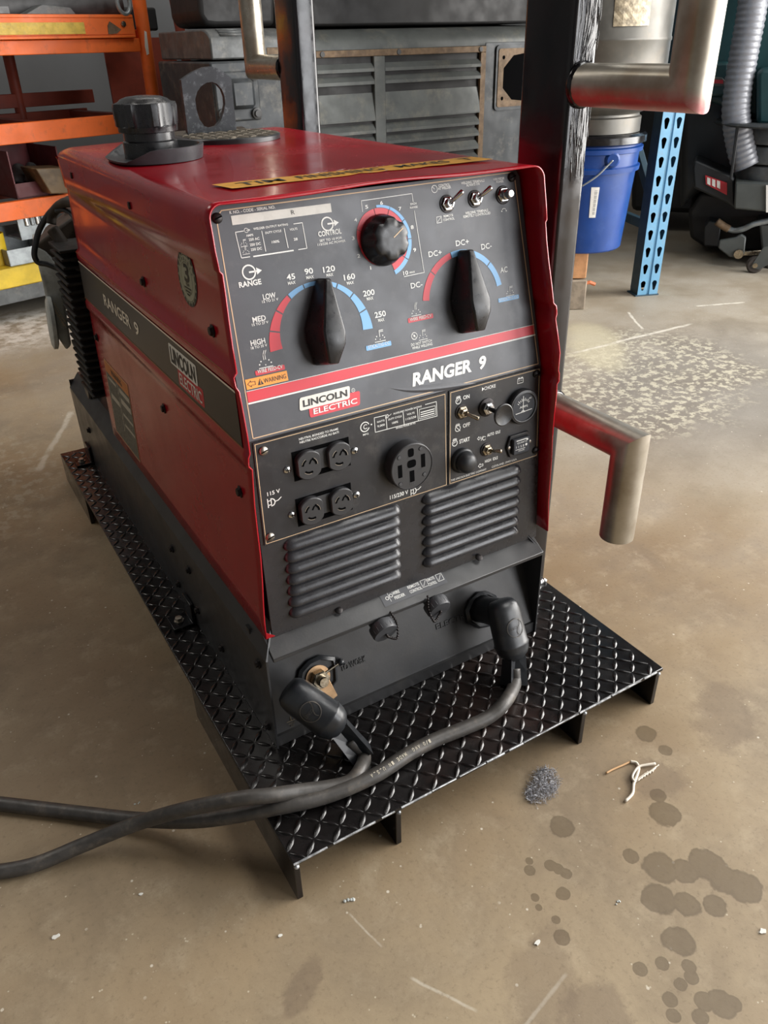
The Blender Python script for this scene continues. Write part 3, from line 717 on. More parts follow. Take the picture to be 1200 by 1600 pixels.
def cover():
    # one folded red sheet: left side, top, right side; beads pressed into the sides
    def half():
        pr = []
        zs = [ZB, 0.33, 0.36, 0.40, 0.44, 0.48, 0.52, 0.555]
        for z in zs: pr.append((hw(z), z))
        for z, o in ((0.571, 0), (0.576, 0.0045), (0.589, 0.0045), (0.594, 0.002), (0.62, 0.002), (0.65, 0.002), (0.670, 0.002), (0.676, 0.005), (0.688, 0.005), (0.693, 0)):
            pr.append((hw(z)+o, z))
        for z in (0.72, 0.75, 0.78, 0.803): pr.append((hw(z), z))
        for z, o in ((0.806, 0.003), (0.83, 0.003), (0.848, 0.003)): pr.append((hw(z)+o, z))
        r = 0.018; cx, cz = hw(0.85)+0.003-r, ZC-r
        for k in range(0, 9):
            a = math.radians(k*11.25); pr.append((cx+r*math.cos(a), cz+r*math.sin(a)))
        return pr
    h = half()
    prof = [(XC-a, z) for a, z in h]
    xa, xb = prof[-1][0], XC+h[-1][0]
    for k in range(1, 12):
        t = k/12; prof.append((xa+(xb-xa)*t, ZC+0.0022*math.sin(PI*t)))
    prof += [(XC+a, z) for a, z in reversed(h)]
    rnd = random.Random(2)
    stations = [0, 0.02, 0.06, 0.15, 0.35, 0.6, 0.8, 0.92, 0.98, 1.0]
    rings = []
    yb_l, yb_r = 1.075, 1.125
    for q in stations:
        r = []
        for i, (x, z) in enumerate(prof):
            f = (x-(XC-0.25))/0.5
            yf = yfront(z); ybk = yb_l+(yb_r-yb_l)*min(1, max(0, f))
            if z < 0.85:
                low = 1.045-(0.0 if z > 0.5 else 0.02*(0.5-z)/0.2); k_ = max(0, min(1, (z-0.79)/0.06)); ybk = low+(ybk-low)*k_**2
            y = yf+(ybk-yf)*q
            wav = 0
            if q < 0.05:
                # the front edge is bent from handling
                right = x > XC
                e = (1-q/0.05)
                if right and z < 0.83:
                    wav = e*(0.007*math.exp(-((z-0.632)/0.018)**2)-0.003*math.exp(-((z-0.585)/0.02)**2)+0.0010*math.sin(z*47))
                    y += e*(0.0015*math.sin(z*17))
                elif z < 0.83:
                    wav = e*0.0012*math.sin(z*33)
                if z > 0.86:
                    zz = e*0.0015*math.sin(x*24)
                    r.append((x, y, z+zz)); continue
            # rear lip of the lid curls down a little at the back corners
            zz = z
            if q > 0.93 and z > 0.86: zz = z-0.010*(q-0.93)/0.07*(1-0.9*f)
            r.append((x+wav, y, zz))
        rings.append(r)
    m = MB().rings(rings, False, False, False)
    c = wb(m, 'red_cover', M['red'], smooth=0.9, solid=0.0022)
    # turned-in bottom corner tab at the front left
    m = MB().prism([(XC-HWB+0.001, 0.1962, ZB), (XC-HWB+0.0145, 0.1962, ZB-0.0005), (XC-HWB+0.001, 0.1962, ZB+0.011)], (0, 0.0015, 0))
    wb(m, 'corner_tab', M['red'], c)
    # black block filling the cover, stands in for its dark inside
    m = MB().box(XC-0.232, XC+0.232, 0.33, 1.03, 0.11, 0.855)
    wb(m, 'inner_dark_block', M['void'])
    # side frame (left)
    k = (HWT-HWB)/(ZC-ZB)
    fr = Frame((XC-HWB, 0, ZB), (0, -1, 0), (-k, 0, 1))       # a = -y, b = height, n = outwards (-x)
    LO = 0.0022   # pressed band sits this much proud
    def sp(u, w, c=0.0): return fr.px(u, w, c)
    m = MB(); ya, yb = -1.035, -0.206
    b0, b1 = 0.594-ZB+0.001, 0.669-ZB
    quad(m, fr, [(-1.05, b0), (-0.213, b0), (-0.222, b1), (-1.05, b1)], LO+0.0006)
    st = wb(m, 'side_stripe', M['stripe'], c)
    m = MB(); quad(m, fr, [(-1.05, b1-0.0026), (-0.2205, b1-0.0026), (-0.2213, b1), (-1.05, b1)], LO+0.0010)
    wb(m, 'stripe_line', M['stripe_edge'], st)
    m = MB(); quad(m, fr, [(-1.05, b0), (-0.213, b0), (-0.213, b0+0.0020), (-1.05, b0+0.0020)], LO+0.0010)
    quad(m, fr, [(-1.05, b1+0.0165), (-0.232, b1+0.0165), (-0.232, b1+0.018), (-1.05, b1+0.018)], 0.0052)
    wb(m, 'stripe_line', M['stripe_gold'], st, merge=False)
    m = MB()
    for word, a0, w_ in (('RANGER', -0.872, 0.176), ('9', -0.672, 0.026)):
        m = MB(); text(m, fr, word, a0, 0.622-ZB, w_, 0.021, 0.014, 0, LO+0.0012); wb(m, 'side_lettering', M['stripe_edge'], st, merge=False)
    # side logo
    side_logo(fr, st, -0.483, -0.345, 0.658-ZB, LO)
    # three-year seal
    m = MB(); ca, cb = fr.px(293, 435)[0], fr.px(293, 435)[1]
    disc(m, fr, ca, cb, 0.036, 0.0006, 40)
    seal = wb(m, 'warranty_seal', M['seal_black'], c)
    m = MB(); n = 60; vs = []
    for kk in range(n):
        a = 2*PI*kk/n; r = 0.0315+0.0018*math.cos(20*a); vs.append((ca+r*math.cos(a), cb+r*math.sin(a)))
    quad(m, fr, vs, 0.0009)
    for kk in range(20):
        a = 2*PI*kk/20; disc(m, fr, ca+0.0335*math.cos(a), cb+0.0335*math.sin(a), 0.0013, 0.0009, 6)
    ss = wb(m, 'seal_print', M['seal_gray'], seal, merge=False)
    m = MB()
    text(m, fr, '3', ca-0.009, cb-0.004, 0.020, 0.022, 0.03, 0, 0.0012)
    text(m, fr, 'YEAR', ca-0.007, cb-0.0095, 0.015, 0.0038, 0.02, 0, 0.0012)
    for kk, w in enumerate((0.026, 0.018, 0.010)): quad(m, fr, [(ca-w/2, cb-0.0135-kk*0.0042), (ca+w/2, cb-0.0135-kk*0.0042), (ca+w/2, cb-0.0113-kk*0.0042), (ca-w/2, cb-0.0113-kk*0.0042)], 0.0012)
    ring(m, fr, ca, cb, 0.0205, 0.0211, 0, 360, 0.0012, 32); ring(m, fr, ca, cb, 0.0292, 0.0298, 0, 360, 0.0012, 32)
    for i, ch in enumerate('WARRANTY'):
        a = math.radians(150-i*17.5); text(m, fr, ch, ca+0.0235*math.cos(a)-0.0016, cb+0.0235*math.sin(a)-0.001, 0.0036, 0.0042, 0.02, 0, 0.0012, a-PI/2)
    wb(m, 'seal_lettering', M['seal_black'], seal, merge=False)
    # warning sheet
    A, B, Z0, Z1 = -0.985, -0.806, 0.322-ZB, 0.486-ZB
    m = MB(); quad(m, fr, [(A, Z0), (B, Z0), (B, Z1), (A, Z1)], 0.0005); ws = wb(m, 'warning_sheet', M['warn_edge'], c)
    m = MB(); e = 0.003; quad(m, fr, [(A+e, Z0+e), (B-e, Z0+e), (B-e, Z1-0.026), (A+e, Z1-0.026)], 0.0008); wb(m, 'sheet_text_ground', M['warn_body'], ws)
    m = MB(); quad(m, fr, [(A+e, Z1-0.026), (B-e, Z1-0.026), (B-e, Z1-e), (A+e, Z1-e)], 0.0008); wb(m, 'sheet_header', M['warn_orange'], ws)
    m = MB()
    text(m, fr, 'WARNING', A+0.05, Z1-0.02, 0.08, 0.012, 0.01, 0, 0.0011)
    wb(m, 'sheet_header_print', M['printdark'], ws, merge=False)
    m = MB(); mid = (A+B)/2
    for (a0, a1, z, h) in ((A+0.018, mid-0.012, 0.105, 0.006), (mid+0.012, B-0.006, 0.103, 0.010), (mid+0.012, B-0.006, 0.080, 0.012), (A+0.018, mid-0.006, 0.064, 0.011), (mid+0.012, B-0.006, 0.054, 0.006), (mid+0.012, B-0.006, 0.030, 0.006)):
        quad(m, fr, [(a0, Z0+z+0.02), (a1, Z0+z+0.02), (a1, Z0+z+h+0.02), (a0, Z0+z+h+0.02)], 0.0011)
    for z in (0.115, 0.085, 0.060, 0.035):
        line(m, fr, [(mid, Z0+z+0.022), (mid+0.004, Z0+z+0.010), (mid-0.002, Z0+z)], 0.003, 0.0011)
        line(m, fr, [(A+0.009, Z0+z+0.02), (A+0.012, Z0+z+0.010)], 0.003, 0.0011)
    wb(m, 'sheet_print', M['warn_light'], ws, merge=False)
    # side screws
    for u, w in ((206, 321), (225, 440), (333, 517), (257, 638), (376, 768), (115, 274), (152, 527)):
        a, b = fr.px(u, w)
        a = max(a, -1.045)
        p = fr.at(a, b, 0.0004)
        wb(MB().lathe([(0.0085, 0), (0.0085, 0.0015), (0.006, 0.0018), (0.0055, 0.0050), (0, 0.0052)], p, fr.n, 6), 'cover_screw', M['darkscrew'], c)
    # yellow sticker across the lid
    frt = Frame((0, 0, ZC+0.0024), (1, 0, 0), (0, 1, 0))
    m = MB(); rnd = random.Random(9)
    top = []; bot = []
    for i in range(33):
        t = i/32; x = 0.146+(0.552-0.146)*t
        j = rnd.uniform(-0.002, 0.002); j2 = rnd.uniform(-0.002, 0.002)
        bite = 0.010*max(0, math.sin((t-0.40)*PI/0.2)) if 0.40 < t < 0.6 else 0
        top.append((x+0.004, 0.381+j)); bot.append((x+0.012*(1-t)*0, 0.335+j2+bite*rnd.uniform(0.2, 1)))
    top[0] = (0.142, 0.381); bot[0] = (0.151, 0.334); top[-1] = (0.548, 0.380); bot[-1] = (0.556, 0.338)
    vs = [(a, b, 0.0004) for a, b in top]+[(a, b, 0.0004) for a, b in bot]
    m.add(vs, [(i, i+1, 33+i+1, 33+i) for i in range(32)], frt)
    ys = wb(m, 'yellow_sticker', M['yellow_tape'], c)
    for word, a_, b_, w_, h_ in (('TIM', 0.168, 0.346, 0.062, 0.024), ('FINISHING', 0.252, 0.348, 0.128, 0.024), ('MAKES', 0.405, 0.350, 0.085, 0.022), ('T', 0.515, 0.352, 0.020, 0.020)):
        m = MB(); text(m, frt, word, a_, b_, w_, h_, 0.008, 0.0, 0.0009); wb(m, 'sticker_word', M['printdark'], ys, merge=False)
    # scraped bits around the sticker's middle
    m = MB()
    for i in range(46):
        x = rnd.uniform(0.28, 0.40); y = rnd.choice((rnd.uniform(0.376, 0.389), rnd.uniform(0.333, 0.345)))
        L = rnd.uniform(0.003, 0.012); w = rnd.uniform(0.0006, 0.0018)
        m.add([(x, y, 0.0007), (x+L, y+rnd.uniform(-0.002, 0.002), 0.0012), (x+L*0.8, y+w*2, 0.0007)], [(0, 1, 2)], frt)
    wb(m, 'sticker_flakes', M['strip'], ys, merge=False)
    return c

def rounded(pts, r, n=4):
    # round the corners of a convex outline
    out = []; N = len(pts); P = [Vector((a, b)) for a, b in pts]
    for i in range(N):
        p, q, s = P[i-1], P[i], P[(i+1) % N]
        u = (p-q).normalized(); v = (s-q).normalized()
        a = q+u*r; b = q+v*r
        for k in range(n+1):
            t = k/n; out.append(tuple(a*(1-t)**2+q*2*t*(1-t)+b*t*t))
    return out

def side_logo(fr, parent, a0, a1, top, LO):
    L = a1-a0
    m = MB(); quad(m, fr, rounded([(a0, top-0.031), (a0+L*0.86, top-0.031), (a0+L*0.86, top), (a0, top)], 0.004), LO+0.0010)
    wb(m, 'logo_white_tab', M['logo_white'], parent)
    m = MB(); quad(m, fr, rounded([(a0+L*0.22, top-0.056), (a1, top-0.056), (a1, top-0.029), (a0+L*0.22, top-0.029)], 0.004), LO+0.0008)
    wb(m, 'logo_red_tab', M['logo_red'], parent)
    m = MB(); text(m, fr, 'LINCOLN', a0+0.006, top-0.0265, L*0.86-0.012, 0.022, 0.035, 0, LO+0.0014); wb(m, 'logo_dark_lettering', M['printdark'], parent, merge=False)
    m = MB(); text(m, fr, 'ELECTRIC', a0+L*0.22+0.007, top-0.0515, L*0.78-0.014, 0.017, 0.015, 0, LO+0.0014); wb(m, 'logo_pale_lettering', M['logo_white'], parent, merge=False)

COVER = cover()

def top_fittings():
    z = ZC+0.0022
    # fuel cap in its rubber drip tray
    q_ = onz(239, 248, z); cx, cy = q_.x, q_.y
    m = MB()
    N = 40; ri = []; ro = []; rb = []; base_ = []
    for k in range(N):
        a = 2*PI*k/N
        R = 0.078
        x, y = R*math.cos(a), R*math.sin(a)
        # tray is cut square on its left front side
        if x < -0.058: x = -0.058-0.3*(-0.058-x)
        lipz = 0.020 if x > -0.02 else 0.004+0.016*max(0, (x+0.055)/0.035)
        ro.append((cx+x*1.05, cy+y*1.05, z+lipz)); ri.append((cx+x*0.97, cy+y*0.97, z+lipz)); rb.append((cx+x*0.9, cy+y*0.9, z+0.003)); base_.append((cx+x, cy+y, z))
    m.rings([base_, ro, ri, rb], True, True, True)
    tray = wb(m, 'drip_tray', M['tray_grey'], smooth=0.7)
    m = MB().lathe([(0.042, 0.002), (0.042, 0.026), (0.039, 0.028), (0.039, 0.040), (0.044, 0.042)], (cx, cy, z), n=40)
    neck = wb(m, 'filler_neck', M['cap_black'], smooth=0.6)
    prof = []
    N = 72
    def wall(r, h):
        out = []
        for k in range(N):
            a = 2*PI*k/N; c8 = math.cos(8*a)
            rr = r*(1.0 if c8 > 0.35 else 0.90 if c8 < 0.1 else 0.90+0.10*(c8-0.1)/0.25)
            out.append((cx+rr*math.cos(a), cy+rr*math.sin(a), z+h))
        return out
    def cir(r, h): return [(cx+r*math.cos(2*PI*k/N), cy+r*math.sin(2*PI*k/N), z+h) for k in range(N)]
    m = MB().rings([cir(0.042, 0.039), cir(0.045, 0.040), cir(0.0455, 0.047), wall(0.0485, 0.049), wall(0.0495, 0.073), wall(0.048, 0.079), cir(0.040, 0.0805), cir(0.035, 0.0845), cir(0.026, 0.0875), cir(0.010, 0.089)], True, True, True)
    wb(m, 'fuel_cap', M['cap_black'], smooth=0.6)
    # pad under the lifting bail, with its own tread
    px, py, R = 0.371, 0.905, 0.098
    m = MB().lathe([(R, 0), (R, 0.007), (R*0.985, 0.0085), (0, 0.0085)], (px, py, z), n=48)
    pad = wb(m, 'bail_gasket', M['rubber'], smooth=0.6)
    m = MB(); h = 0.019
    for i in range(-6, 7):
        for j in range(-6, 7):
            x, y = i*h, j*h
            if math.hypot(x, y) > R-0.012: continue
            lug(m, px+x, py+y, z+0.0086, PI/4 if (i+j) % 2 else -PI/4, 0.0125, 0.005, 0.003)
    wb(m, 'tread_lugs', M['pad'], pad, smooth=PI, merge=False)
    # lifting bail: plate with gabled top and an egg-shaped hole
    Yb = 0.955
    def P(u, w): p = ony(u, w, Yb); return (p.x, p.z)
    outer = [(294, 211), (283, 125), (293, 118), (304, 111), (318, 105), (330, 104), (342, 107), (361, 121), (370, 206)]
    hole = []
    for u, w in ((305, 155), (308, 144), (314, 135), (323, 129), (331, 128), (339, 131), (347, 140), (351, 151), (352, 163), (349, 178), (345, 189), (338, 197), (328, 200), (319, 197), (312, 187), (307, 171)):
        hole.append(P(u, w))
    out = [P(*p) for p in outer]
    out[0] = (out[0][0], z+0.004); out[-1] = (out[-1][0], z+0.004)
    cxh = sum(p[0] for p in hole)/len(hole); czh = sum(p[1] for p in hole)/len(hole)
    # resample the outer outline by angle so it pairs with the hole outline
    def cast(ang):
        d = (math.cos(ang), math.sin(ang)); best = None
        for i in range(len(out)):
            x1, y1 = out[i][0]-cxh, out[i][1]-czh; x2, y2 = out[(i+1) % len(out)][0]-cxh, out[(i+1) % len(out)][1]-czh
            den = d[0]*(y2-y1)-d[1]*(x2-x1)
            if abs(den) < 1e-9: continue
            t = (x1*(y2-y1)-y1*(x2-x1))/den; s_ = (x1*d[1]-y1*d[0])/den
            if t > 0 and -1e-6 <= s_ <= 1+1e-6 and (best is None or t < best): best = t
        return (cxh+d[0]*best, czh+d[1]*best)
    angs = sorted(set([math.atan2(b-czh, a-cxh) for a, b in out]+[math.atan2(b-czh, a-cxh) for a, b in hole]+[2*PI*k/40-PI for k in range(40)]))
    def casth(ang):
        d = (math.cos(ang), math.sin(ang)); best = 0.03
        for i in range(len(hole)):
            x1, y1 = hole[i][0]-cxh, hole[i][1]-czh; x2, y2 = hole[(i+1) % len(hole)][0]-cxh, hole[(i+1) % len(hole)][1]-czh
            den = d[0]*(y2-y1)-d[1]*(x2-x1)
            if abs(den) < 1e-9: continue
            t = (x1*(y2-y1)-y1*(x2-x1))/den; s_ = (x1*d[1]-y1*d[0])/den
            if t > 0 and -1e-6 <= s_ <= 1+1e-6: best = t
        return (cxh+d[0]*best, czh+d[1]*best)
    T = 0.012
    loops = []
    for fn, y in ((cast, Yb), (cast, Yb+T), (casth, Yb+T), (casth, Yb)):
        loops.append([(fn(a)[0], y, fn(a)[1]) for a in angs])
    n = len(angs); m = MB(); vs = [p for r in loops for p in r]; fs = []
    for i in range(4):
        for j in range(n):
            k = (j+1) % n; i2 = (i+1) % 4
            fs.append((i*n+j, i*n+k, i2*n+k, i2*n+j))
    m.add(vs, fs); wb(m, 'lifting_bail', M['bail'], bevel=0.0012)
top_fittings()

def engine():
    # air-cooled engine behind the cover: finned barrel, cast shroud, starter disc, wires
    e = wb(MB().box(0.135, 0.50, 1.12, 1.42, 0.31, 0.72), 'engine_block', M['engine_dark'], bevel=0.02)
    # fins
    fx0 = ony(99, 440, 1.12).x
    m = MB()
    for k in range(20):
        z = 0.365+k*0.0165
        m.box(fx0, 0.30, 1.085, 1.20, z, z+0.006)
    wb(m, 'cooling_fins', M['fin'], e, bevel=0.0015, merge=False)
    # shroud, traced in the plane y = 1.27 and given depth
    Y = 1.27
    def P(u, w): return ony(u, w, Y)
    o = [P(*p) for p in ((60, 385), (53, 382), (57, 405), (66, 440), (74, 478), (82, 510), (92, 530), (104, 548), (112, 540), (106, 505), (100, 460), (94, 425), (86, 408), (72, 390))]
    m = MB().prism(o, (0.02, 0.14, 0.0))
    sh = wb(m, 'blower_shroud', M['castgrey'], bevel=0.006, seg=3)
    o = [P(*p) for p in ((52, 385), (95, 352), (116, 337), (125, 380), (110, 402), (88, 406), (70, 396))]
    m = MB().prism(o, (0.06, 0.2, 0.0)); wb(m, 'shroud_top', M['engine_dark'], sh, bevel=0.006)
    o = [P(*p) for p in ((112, 535), (116, 531), (146, 600), (141, 596))]
    m = MB().prism(o, (0.02, 0.05, 0.0)); wb(m, 'shroud_brace', M['castgrey'], sh)
    c = ony(83, 508, 1.25)
    m = MB().lathe([(0.0, -0.006), (0.052, -0.005), (0.060, -0.002), (0.060, 0.006), (0.05, 0.010), (0, 0.012)], c+Vector((0.004, 0.02, 0)), Vector((-0.99, 0.10, 0.10)), 32)
    wb(m, 'recoil_disc', M['castgrey'], sh, smooth=0.6)
    m = MB(); fr = Frame(P(82, 480)+Vector((0, -0.003, 0)), (P(100, 505)-P(82, 480)), (0, 0, 1))
    for u0, w0, u1, w1 in ((82, 470, 102, 503), (83, 478, 103, 511)):
        m.tube([P(u0, w0)+Vector((0, -0.002, 0)), P(u1, w1)+Vector((0, -0.002, 0))], 0.0012, 6)
    for i in range(5):
        t = i/5; a = P(85+15*t, 481+24*t)+Vector((0, -0.002, 0)); m.tube([a, a+Vector((0, 0, -0.014)), a+Vector((0.006, 0, -0.010))], 0.0012, 5)
    wb(m, 'shroud_marking', M['stripe_edge'], sh, merge=False)
    # hoses and wires
    def wire(pts, r, nm, mt, y=1.22):
        P3 = [ony(u, w, yy) for u, w, yy in pts]
        wb(MB().tube(catmull(P3, 6), r, 10), nm, mt, e, smooth=PI)
    wire(((120, 308, 1.12), (104, 312, 1.18), (80, 330, 1.22), (62, 358, 1.24), (55, 385, 1.24), (54, 400, 1.24), (60, 410, 1.24), (74, 413, 1.23), (92, 420, 1.22)), 0.0062, 'fuel_hose', M['rubber'])
    wire(((80, 350, 1.22), (82, 335, 1.22), (92, 322, 1.20), (104, 316, 1.16), (118, 318, 1.12)), 0.010, 'spark_lead', M['engine_dark'])
    wire(((82, 358, 1.20), (92, 372, 1.19), (104, 390, 1.17), (118, 408, 1.14), (132, 422, 1.11)), 0.013, 'breather_hose', M['engine_dark'])
    wire(((88, 330, 1.20), (100, 328, 1.18), (112, 335, 1.15), (120, 350, 1.12)), 0.005, 'ignition_wire', M['rubber'])
    wire(((94, 420, 1.2), (90, 405, 1.2), (100, 396, 1.18), (118, 392, 1.14)), 0.007, 'manifold_pipe', M['engine_dark'])
    # red inner flange of the cover's rear end
    # muffler shell behind the engine block
    m = MB().lathe([(0.0, 0), (0.06, 0.0), (0.07, 0.01), (0.07, 0.20), (0.06, 0.21), (0, 0.21)], (0.34, 1.25, 0.80), (1, 0, 0), 24); wb(m, 'muffler', M['engine_dark'], e, smooth=0.6)
engine()

# ------------------------------------------------------------------ front panels
UPF = Frame((XC, 0.1957+0.038, 0.594), (1, 0, 0), (0, 0.067, 0.2825))
LOF = Frame((XC, 0.1964+0.020, 0.301), (1, 0, 0), (0, 0.0173, 0.293))
def c6(x, y): return (320+x/4, 260+y/4)
def c7(x, y): return (540+x*0.28333, 260+y*0.28333)
def c8(x, y): return (370+x*0.425, 560+y*0.425)

def upper_panel():
    m = MB()
    P = [(-0.241, -0.003), (0.2505, -0.003), (0.238, 0.272), (0.232, 0.282), (-0.232, 0.282), (-0.2345, 0.272)]
    m.prism([UPF.at(a, b, -0.003) for a, b in P], UPF.n*0.003)
    # side returns and a shroud behind
    m.prism([UPF.at(0.2505, -0.003, -0.003), UPF.at(0.248, -0.003, -0.003), UPF.at(0.2355, 0.272, -0.003), UPF.at(0.238, 0.272, -0.003)], (0, 0.06, 0))
    m.prism([UPF.at(-0.241, -0.003, -0.003), UPF.at(-0.2385, -0.003, -0.003), UPF.at(-0.232, 0.272, -0.003), UPF.at(-0.2345, 0.272, -0.003)], (0, 0.06, 0))
    p = wb(m, 'control_panel', M['panel'], bevel=0.0004, seg=1, merge=False)
    # border line
    m = MB()
    tl = UPF.px(345, 332); tr = UPF.px(803, 266); br = UPF.px(842, 572)
    line(m, UPF, [(-0.2325, 0.0005), (-0.2285, 0.10), (-0.222, 0.268), (-0.214, 0.2755), (0.222, 0.2785), (0.2285, 0.272), (0.2450, 0.0005)], 0.0013, 0.0004, True)
    wb(m, 'panel_border', M['cream'], p, merge=False)
    # stripe
    m = MB(); quad(m, UPF, [(-0.2290, 0.0470), (0.2432, 0.0470), (0.2427, 0.0605), (-0.2285, 0.0605)], 0.0004)
    # red and blue scale marks
    K = (-0.1106, 0.1082)
    def ering(mm, C, Co, ro, Ci, ri, spans, lift=0.0005):
        # band between two slightly eccentric circles; angles seen from C
        def rad(t, c, r):
            d = Vector((math.cos(t), math.sin(t))); o = Vector(C)-Vector(c); b = o.dot(d)
            return -b+math.sqrt(b*b-o.dot(o)+r*r)
        for t0, t1 in spans:
            n = 8; vs = []
            for i in range(n+1):
                t = math.radians(t0+(t1-t0)*i/n)
                for c, r in ((Ci, ri), (Co, ro)):
                    q = rad(t, c, r); vs.append((C[0]+q*math.cos(t), C[1]+q*math.sin(t), lift))
            mm.add(vs, [(2*i, 2*i+1, 2*i+3, 2*i+2) for i in range(n)], UPF)
    def taper(mm, C, tab_, spans, inner, lift):
        def R(t):
            for (a, ra), (b, rb) in zip(tab_[:-1], tab_[1:]):
                if a <= t <= b: return ra+(rb-ra)*(t-a)/(b-a)
            return tab_[-1][1]
        for t0, t1 in spans:
            n = 14; vs = []
            for i in range(n+1):
                d = t0+(t1-t0)*i/n; t = math.radians(d)
                for q in (inner, R(d)): vs.append((C[0]+q*math.cos(t), C[1]+q*math.sin(t), lift))
            mm.add(vs, [(2*i, 2*i+1, 2*i+3, 2*i+2) for i in range(n)], UPF)
    KO, KI = ((-0.1111, 0.1028), 0.0758), ((-0.1102, 0.1136), 0.0600)
    def segs(mm, C, r0, r1, spans, lift=0.0005):
        for a, b in spans: ring(mm, UPF, C[0], C[1], r0, r1, a, b, lift, 8)
    R0, R1 = 0.0635, 0.0755
    ering(m, K, *KO, *KI, [(124, 142.5), (144, 163.5), (165, 184)])
    PC = (0.1192, 0.1172); PO, PI_ = ((0.1188, 0.1162), 0.0705), ((0.1197, 0.1185), 0.0604)
    ering(m, PC, *PO, *PI_, [(103.5, 136.5), (138, 171)])
    DC = (-0.0026, 0.2130)
    RT = [(-72, 0.0405), (-2, 0.0392), (31, 0.0405), (66, 0.0420), (98, 0.0425), (121, 0.0424), (151, 0.0400), (186, 0.0345), (247, 0.0305)]
    taper(m, DC, RT, [(-71, -38), (-36.3, -3), (-1.3, 31), (32.4, 66), (67.4, 97), (98.2, 150), (151, 186), (187, 247)], 0.029, 0.0005)
    def tab(mm, pts):
        pp = [UPF.px(*q) for q in pts]; b0 = min(pp[3][1], pp[2][1]); b1 = (pp[0][1]+pp[1][1])/2; a0 = (pp[0][0]+pp[3][0])/2; a1 = (pp[1][0]+pp[2][0])/2; b0 = (pp[3][1]+pp[2][1])/2
        quad(mm, UPF, rounded([(a0, b0), (a1, b0), (a1, b1), (a0, b1)], 0.0015), 0.0005)
        return a0, a1, b0, b1
    t1 = tab(m, [c6(312, 1277), c6(498, 1240), c6(500, 1270), c6(318, 1308)])
    t2 = tab(m, [c7(342, 840), c7(480, 808), c7(483, 836), c7(345, 864)])
    wb(m, 'red_scale_print', M['printred'], p, merge=False)
    m = MB()
    ering(m, K, *KO, *KI, [(-2, 18.5), (20, 40.5), (42, 61.5), (63, 83), (84.5, 102.2), (103.6, 122.5)])
    wb(m, 'range_scale_print', M['printblue'], p, merge=False); m = MB()
    ering(m, PC, *PO, *PI_, [(9.7, 41), (42.3, 71.3), (72.7, 102.2)])
    wb(m, 'polarity_scale_print', M['printblue'], p, merge=False); m = MB()
    ering(m, DC, DC, 0.0460, (DC[0]-0.0012, DC[1]+0.0012), 0.0418, [(66.0, 92), (32.4, 65.2), (-1.2, 31), (-36.2, -2.6), (-72, -38)])
    wb(m, 'dial_scale_print', M['printblue'], p, merge=False); m = MB()
    t3 = tab(m, [c6(1005, 1122), c6(1163, 1090), c6(1165, 1120), c6(1010, 1152)])
    wb(m, 'blue_tab_print', M['printblue'], p, merge=False); m = MB()
    t4 = tab(m, [c7(840, 730), c7(953, 705), c7(955, 728), c7(843, 752)])
    wb(m, 'blue_tab_print', M['printblue'], p, merge=False)
    # white print
    m = MB(); F = UPF
    def T(s, a, b, h, off=0.016, shear=0.0): ptext(m, F, s, a, b, h, off+0.006, shear)
    T('K NO. - CODE - SERIAL NO.', c6(155, 296), c6(440, 264), 4.8, 0.01)
    def LN(pts, w=0.0009): line(m, F, [F.px(*q) for q in pts], w)
    LN([c6(240, 404), c6(190, 412), c6(228, 573), c6(280, 565)]); LN([c6(555, 360), c6(608, 352), c6(637, 512), c6(585, 520)])
    LN([c6(355, 405), c6(380, 530)]); LN([c6(495, 388), c6(520, 508)])
    T('WELDER OUTPUT RATING', c6(303, 396), c6(520, 370), 3.4); T('AMPS', c6(258, 440), c6(303, 434), 3.4)
    T('DUTY CYCLE', c6(378, 422), c6(478, 409), 3.4); T('VOLTS', c6(530, 402), c6(578, 395), 3.4)
    T('250 AC', c6(275, 466), c6(342, 458), 4); T('250 DC', c6(282, 498), c6(350, 490), 4); T('250 DC', c6(288, 528), c6(357, 520), 4)
    T('100%', c6(418, 482), c6(466, 474), 4); T('28', c6(556, 464), c6(580, 461), 4)
    for i in range(11):
        x = 305+i*23; LN([c6(x, 563-(x-305)*0.152), c6(x+16, 563-(x-289)*0.152)], 0.0016)
    def arrow_ring(u, w, r, k=1.0):
        a, b = F.px(u, w); ring(m, F, a, b, r*0.8, r, 0, 360, 0.0005, 20)
        line(m, F, [(a+r*0.1, b), (a+r*1.25, b)], r*0.22)
        m.add([(a+r*1.1, b-r*0.45, 0.0006), (a+r*1.85, b, 0.0006), (a+r*1.1, b+r*0.45, 0.0006)], [(0, 1, 2)], F)
    arrow_ring(*c6(275, 662), 0.0092); arrow_ring(*c6(765, 360), 0.0088); arrow_ring(*c6(258, 400), 0.0028)
    def arc_icon(u, w, k, torch):
        a, b = F.px(u, w)
        line(m, F, [(a-k*1.1, b-k*0.95), (a+k*1.1, b-k*0.95)], k*0.12)
        for d in (20, 50, 130, 160): disc(m, F, a+k*math.cos(math.radians(d)), b-k*0.75+k*math.sin(math.radians(d)), k*0.12, 0.0005, 8)
        disc(m, F, a, b-k*0.75+k*0.15, k*0.1, 0.0005, 8)
        if torch: line(m, F, [(a-k*0.15, b+k*0.2), (a-k*0.15, b+k*0.9), (a+k*0.15, b+k*1.5)], k*0.1); line(m, F, [(a+k*0.15, b+k*0.2), (a+k*0.15, b+k*0.9), (a+k*0.45, b+k*1.5)], k*0.1)
        else: line(m, F, [(a, b-k*0.1), (a, b+k*1.0), (a+k*0.8, b+k*1.0)], k*0.12); line(m, F, [(a+k*0.1, b+k*0.75), (a+k*0.8, b+k*0.75)], k*0.1)
    arc_icon(*c6(375, 1215), 0.0085, True); arc_icon(*c6(1092, 1060), 0.0075, False)
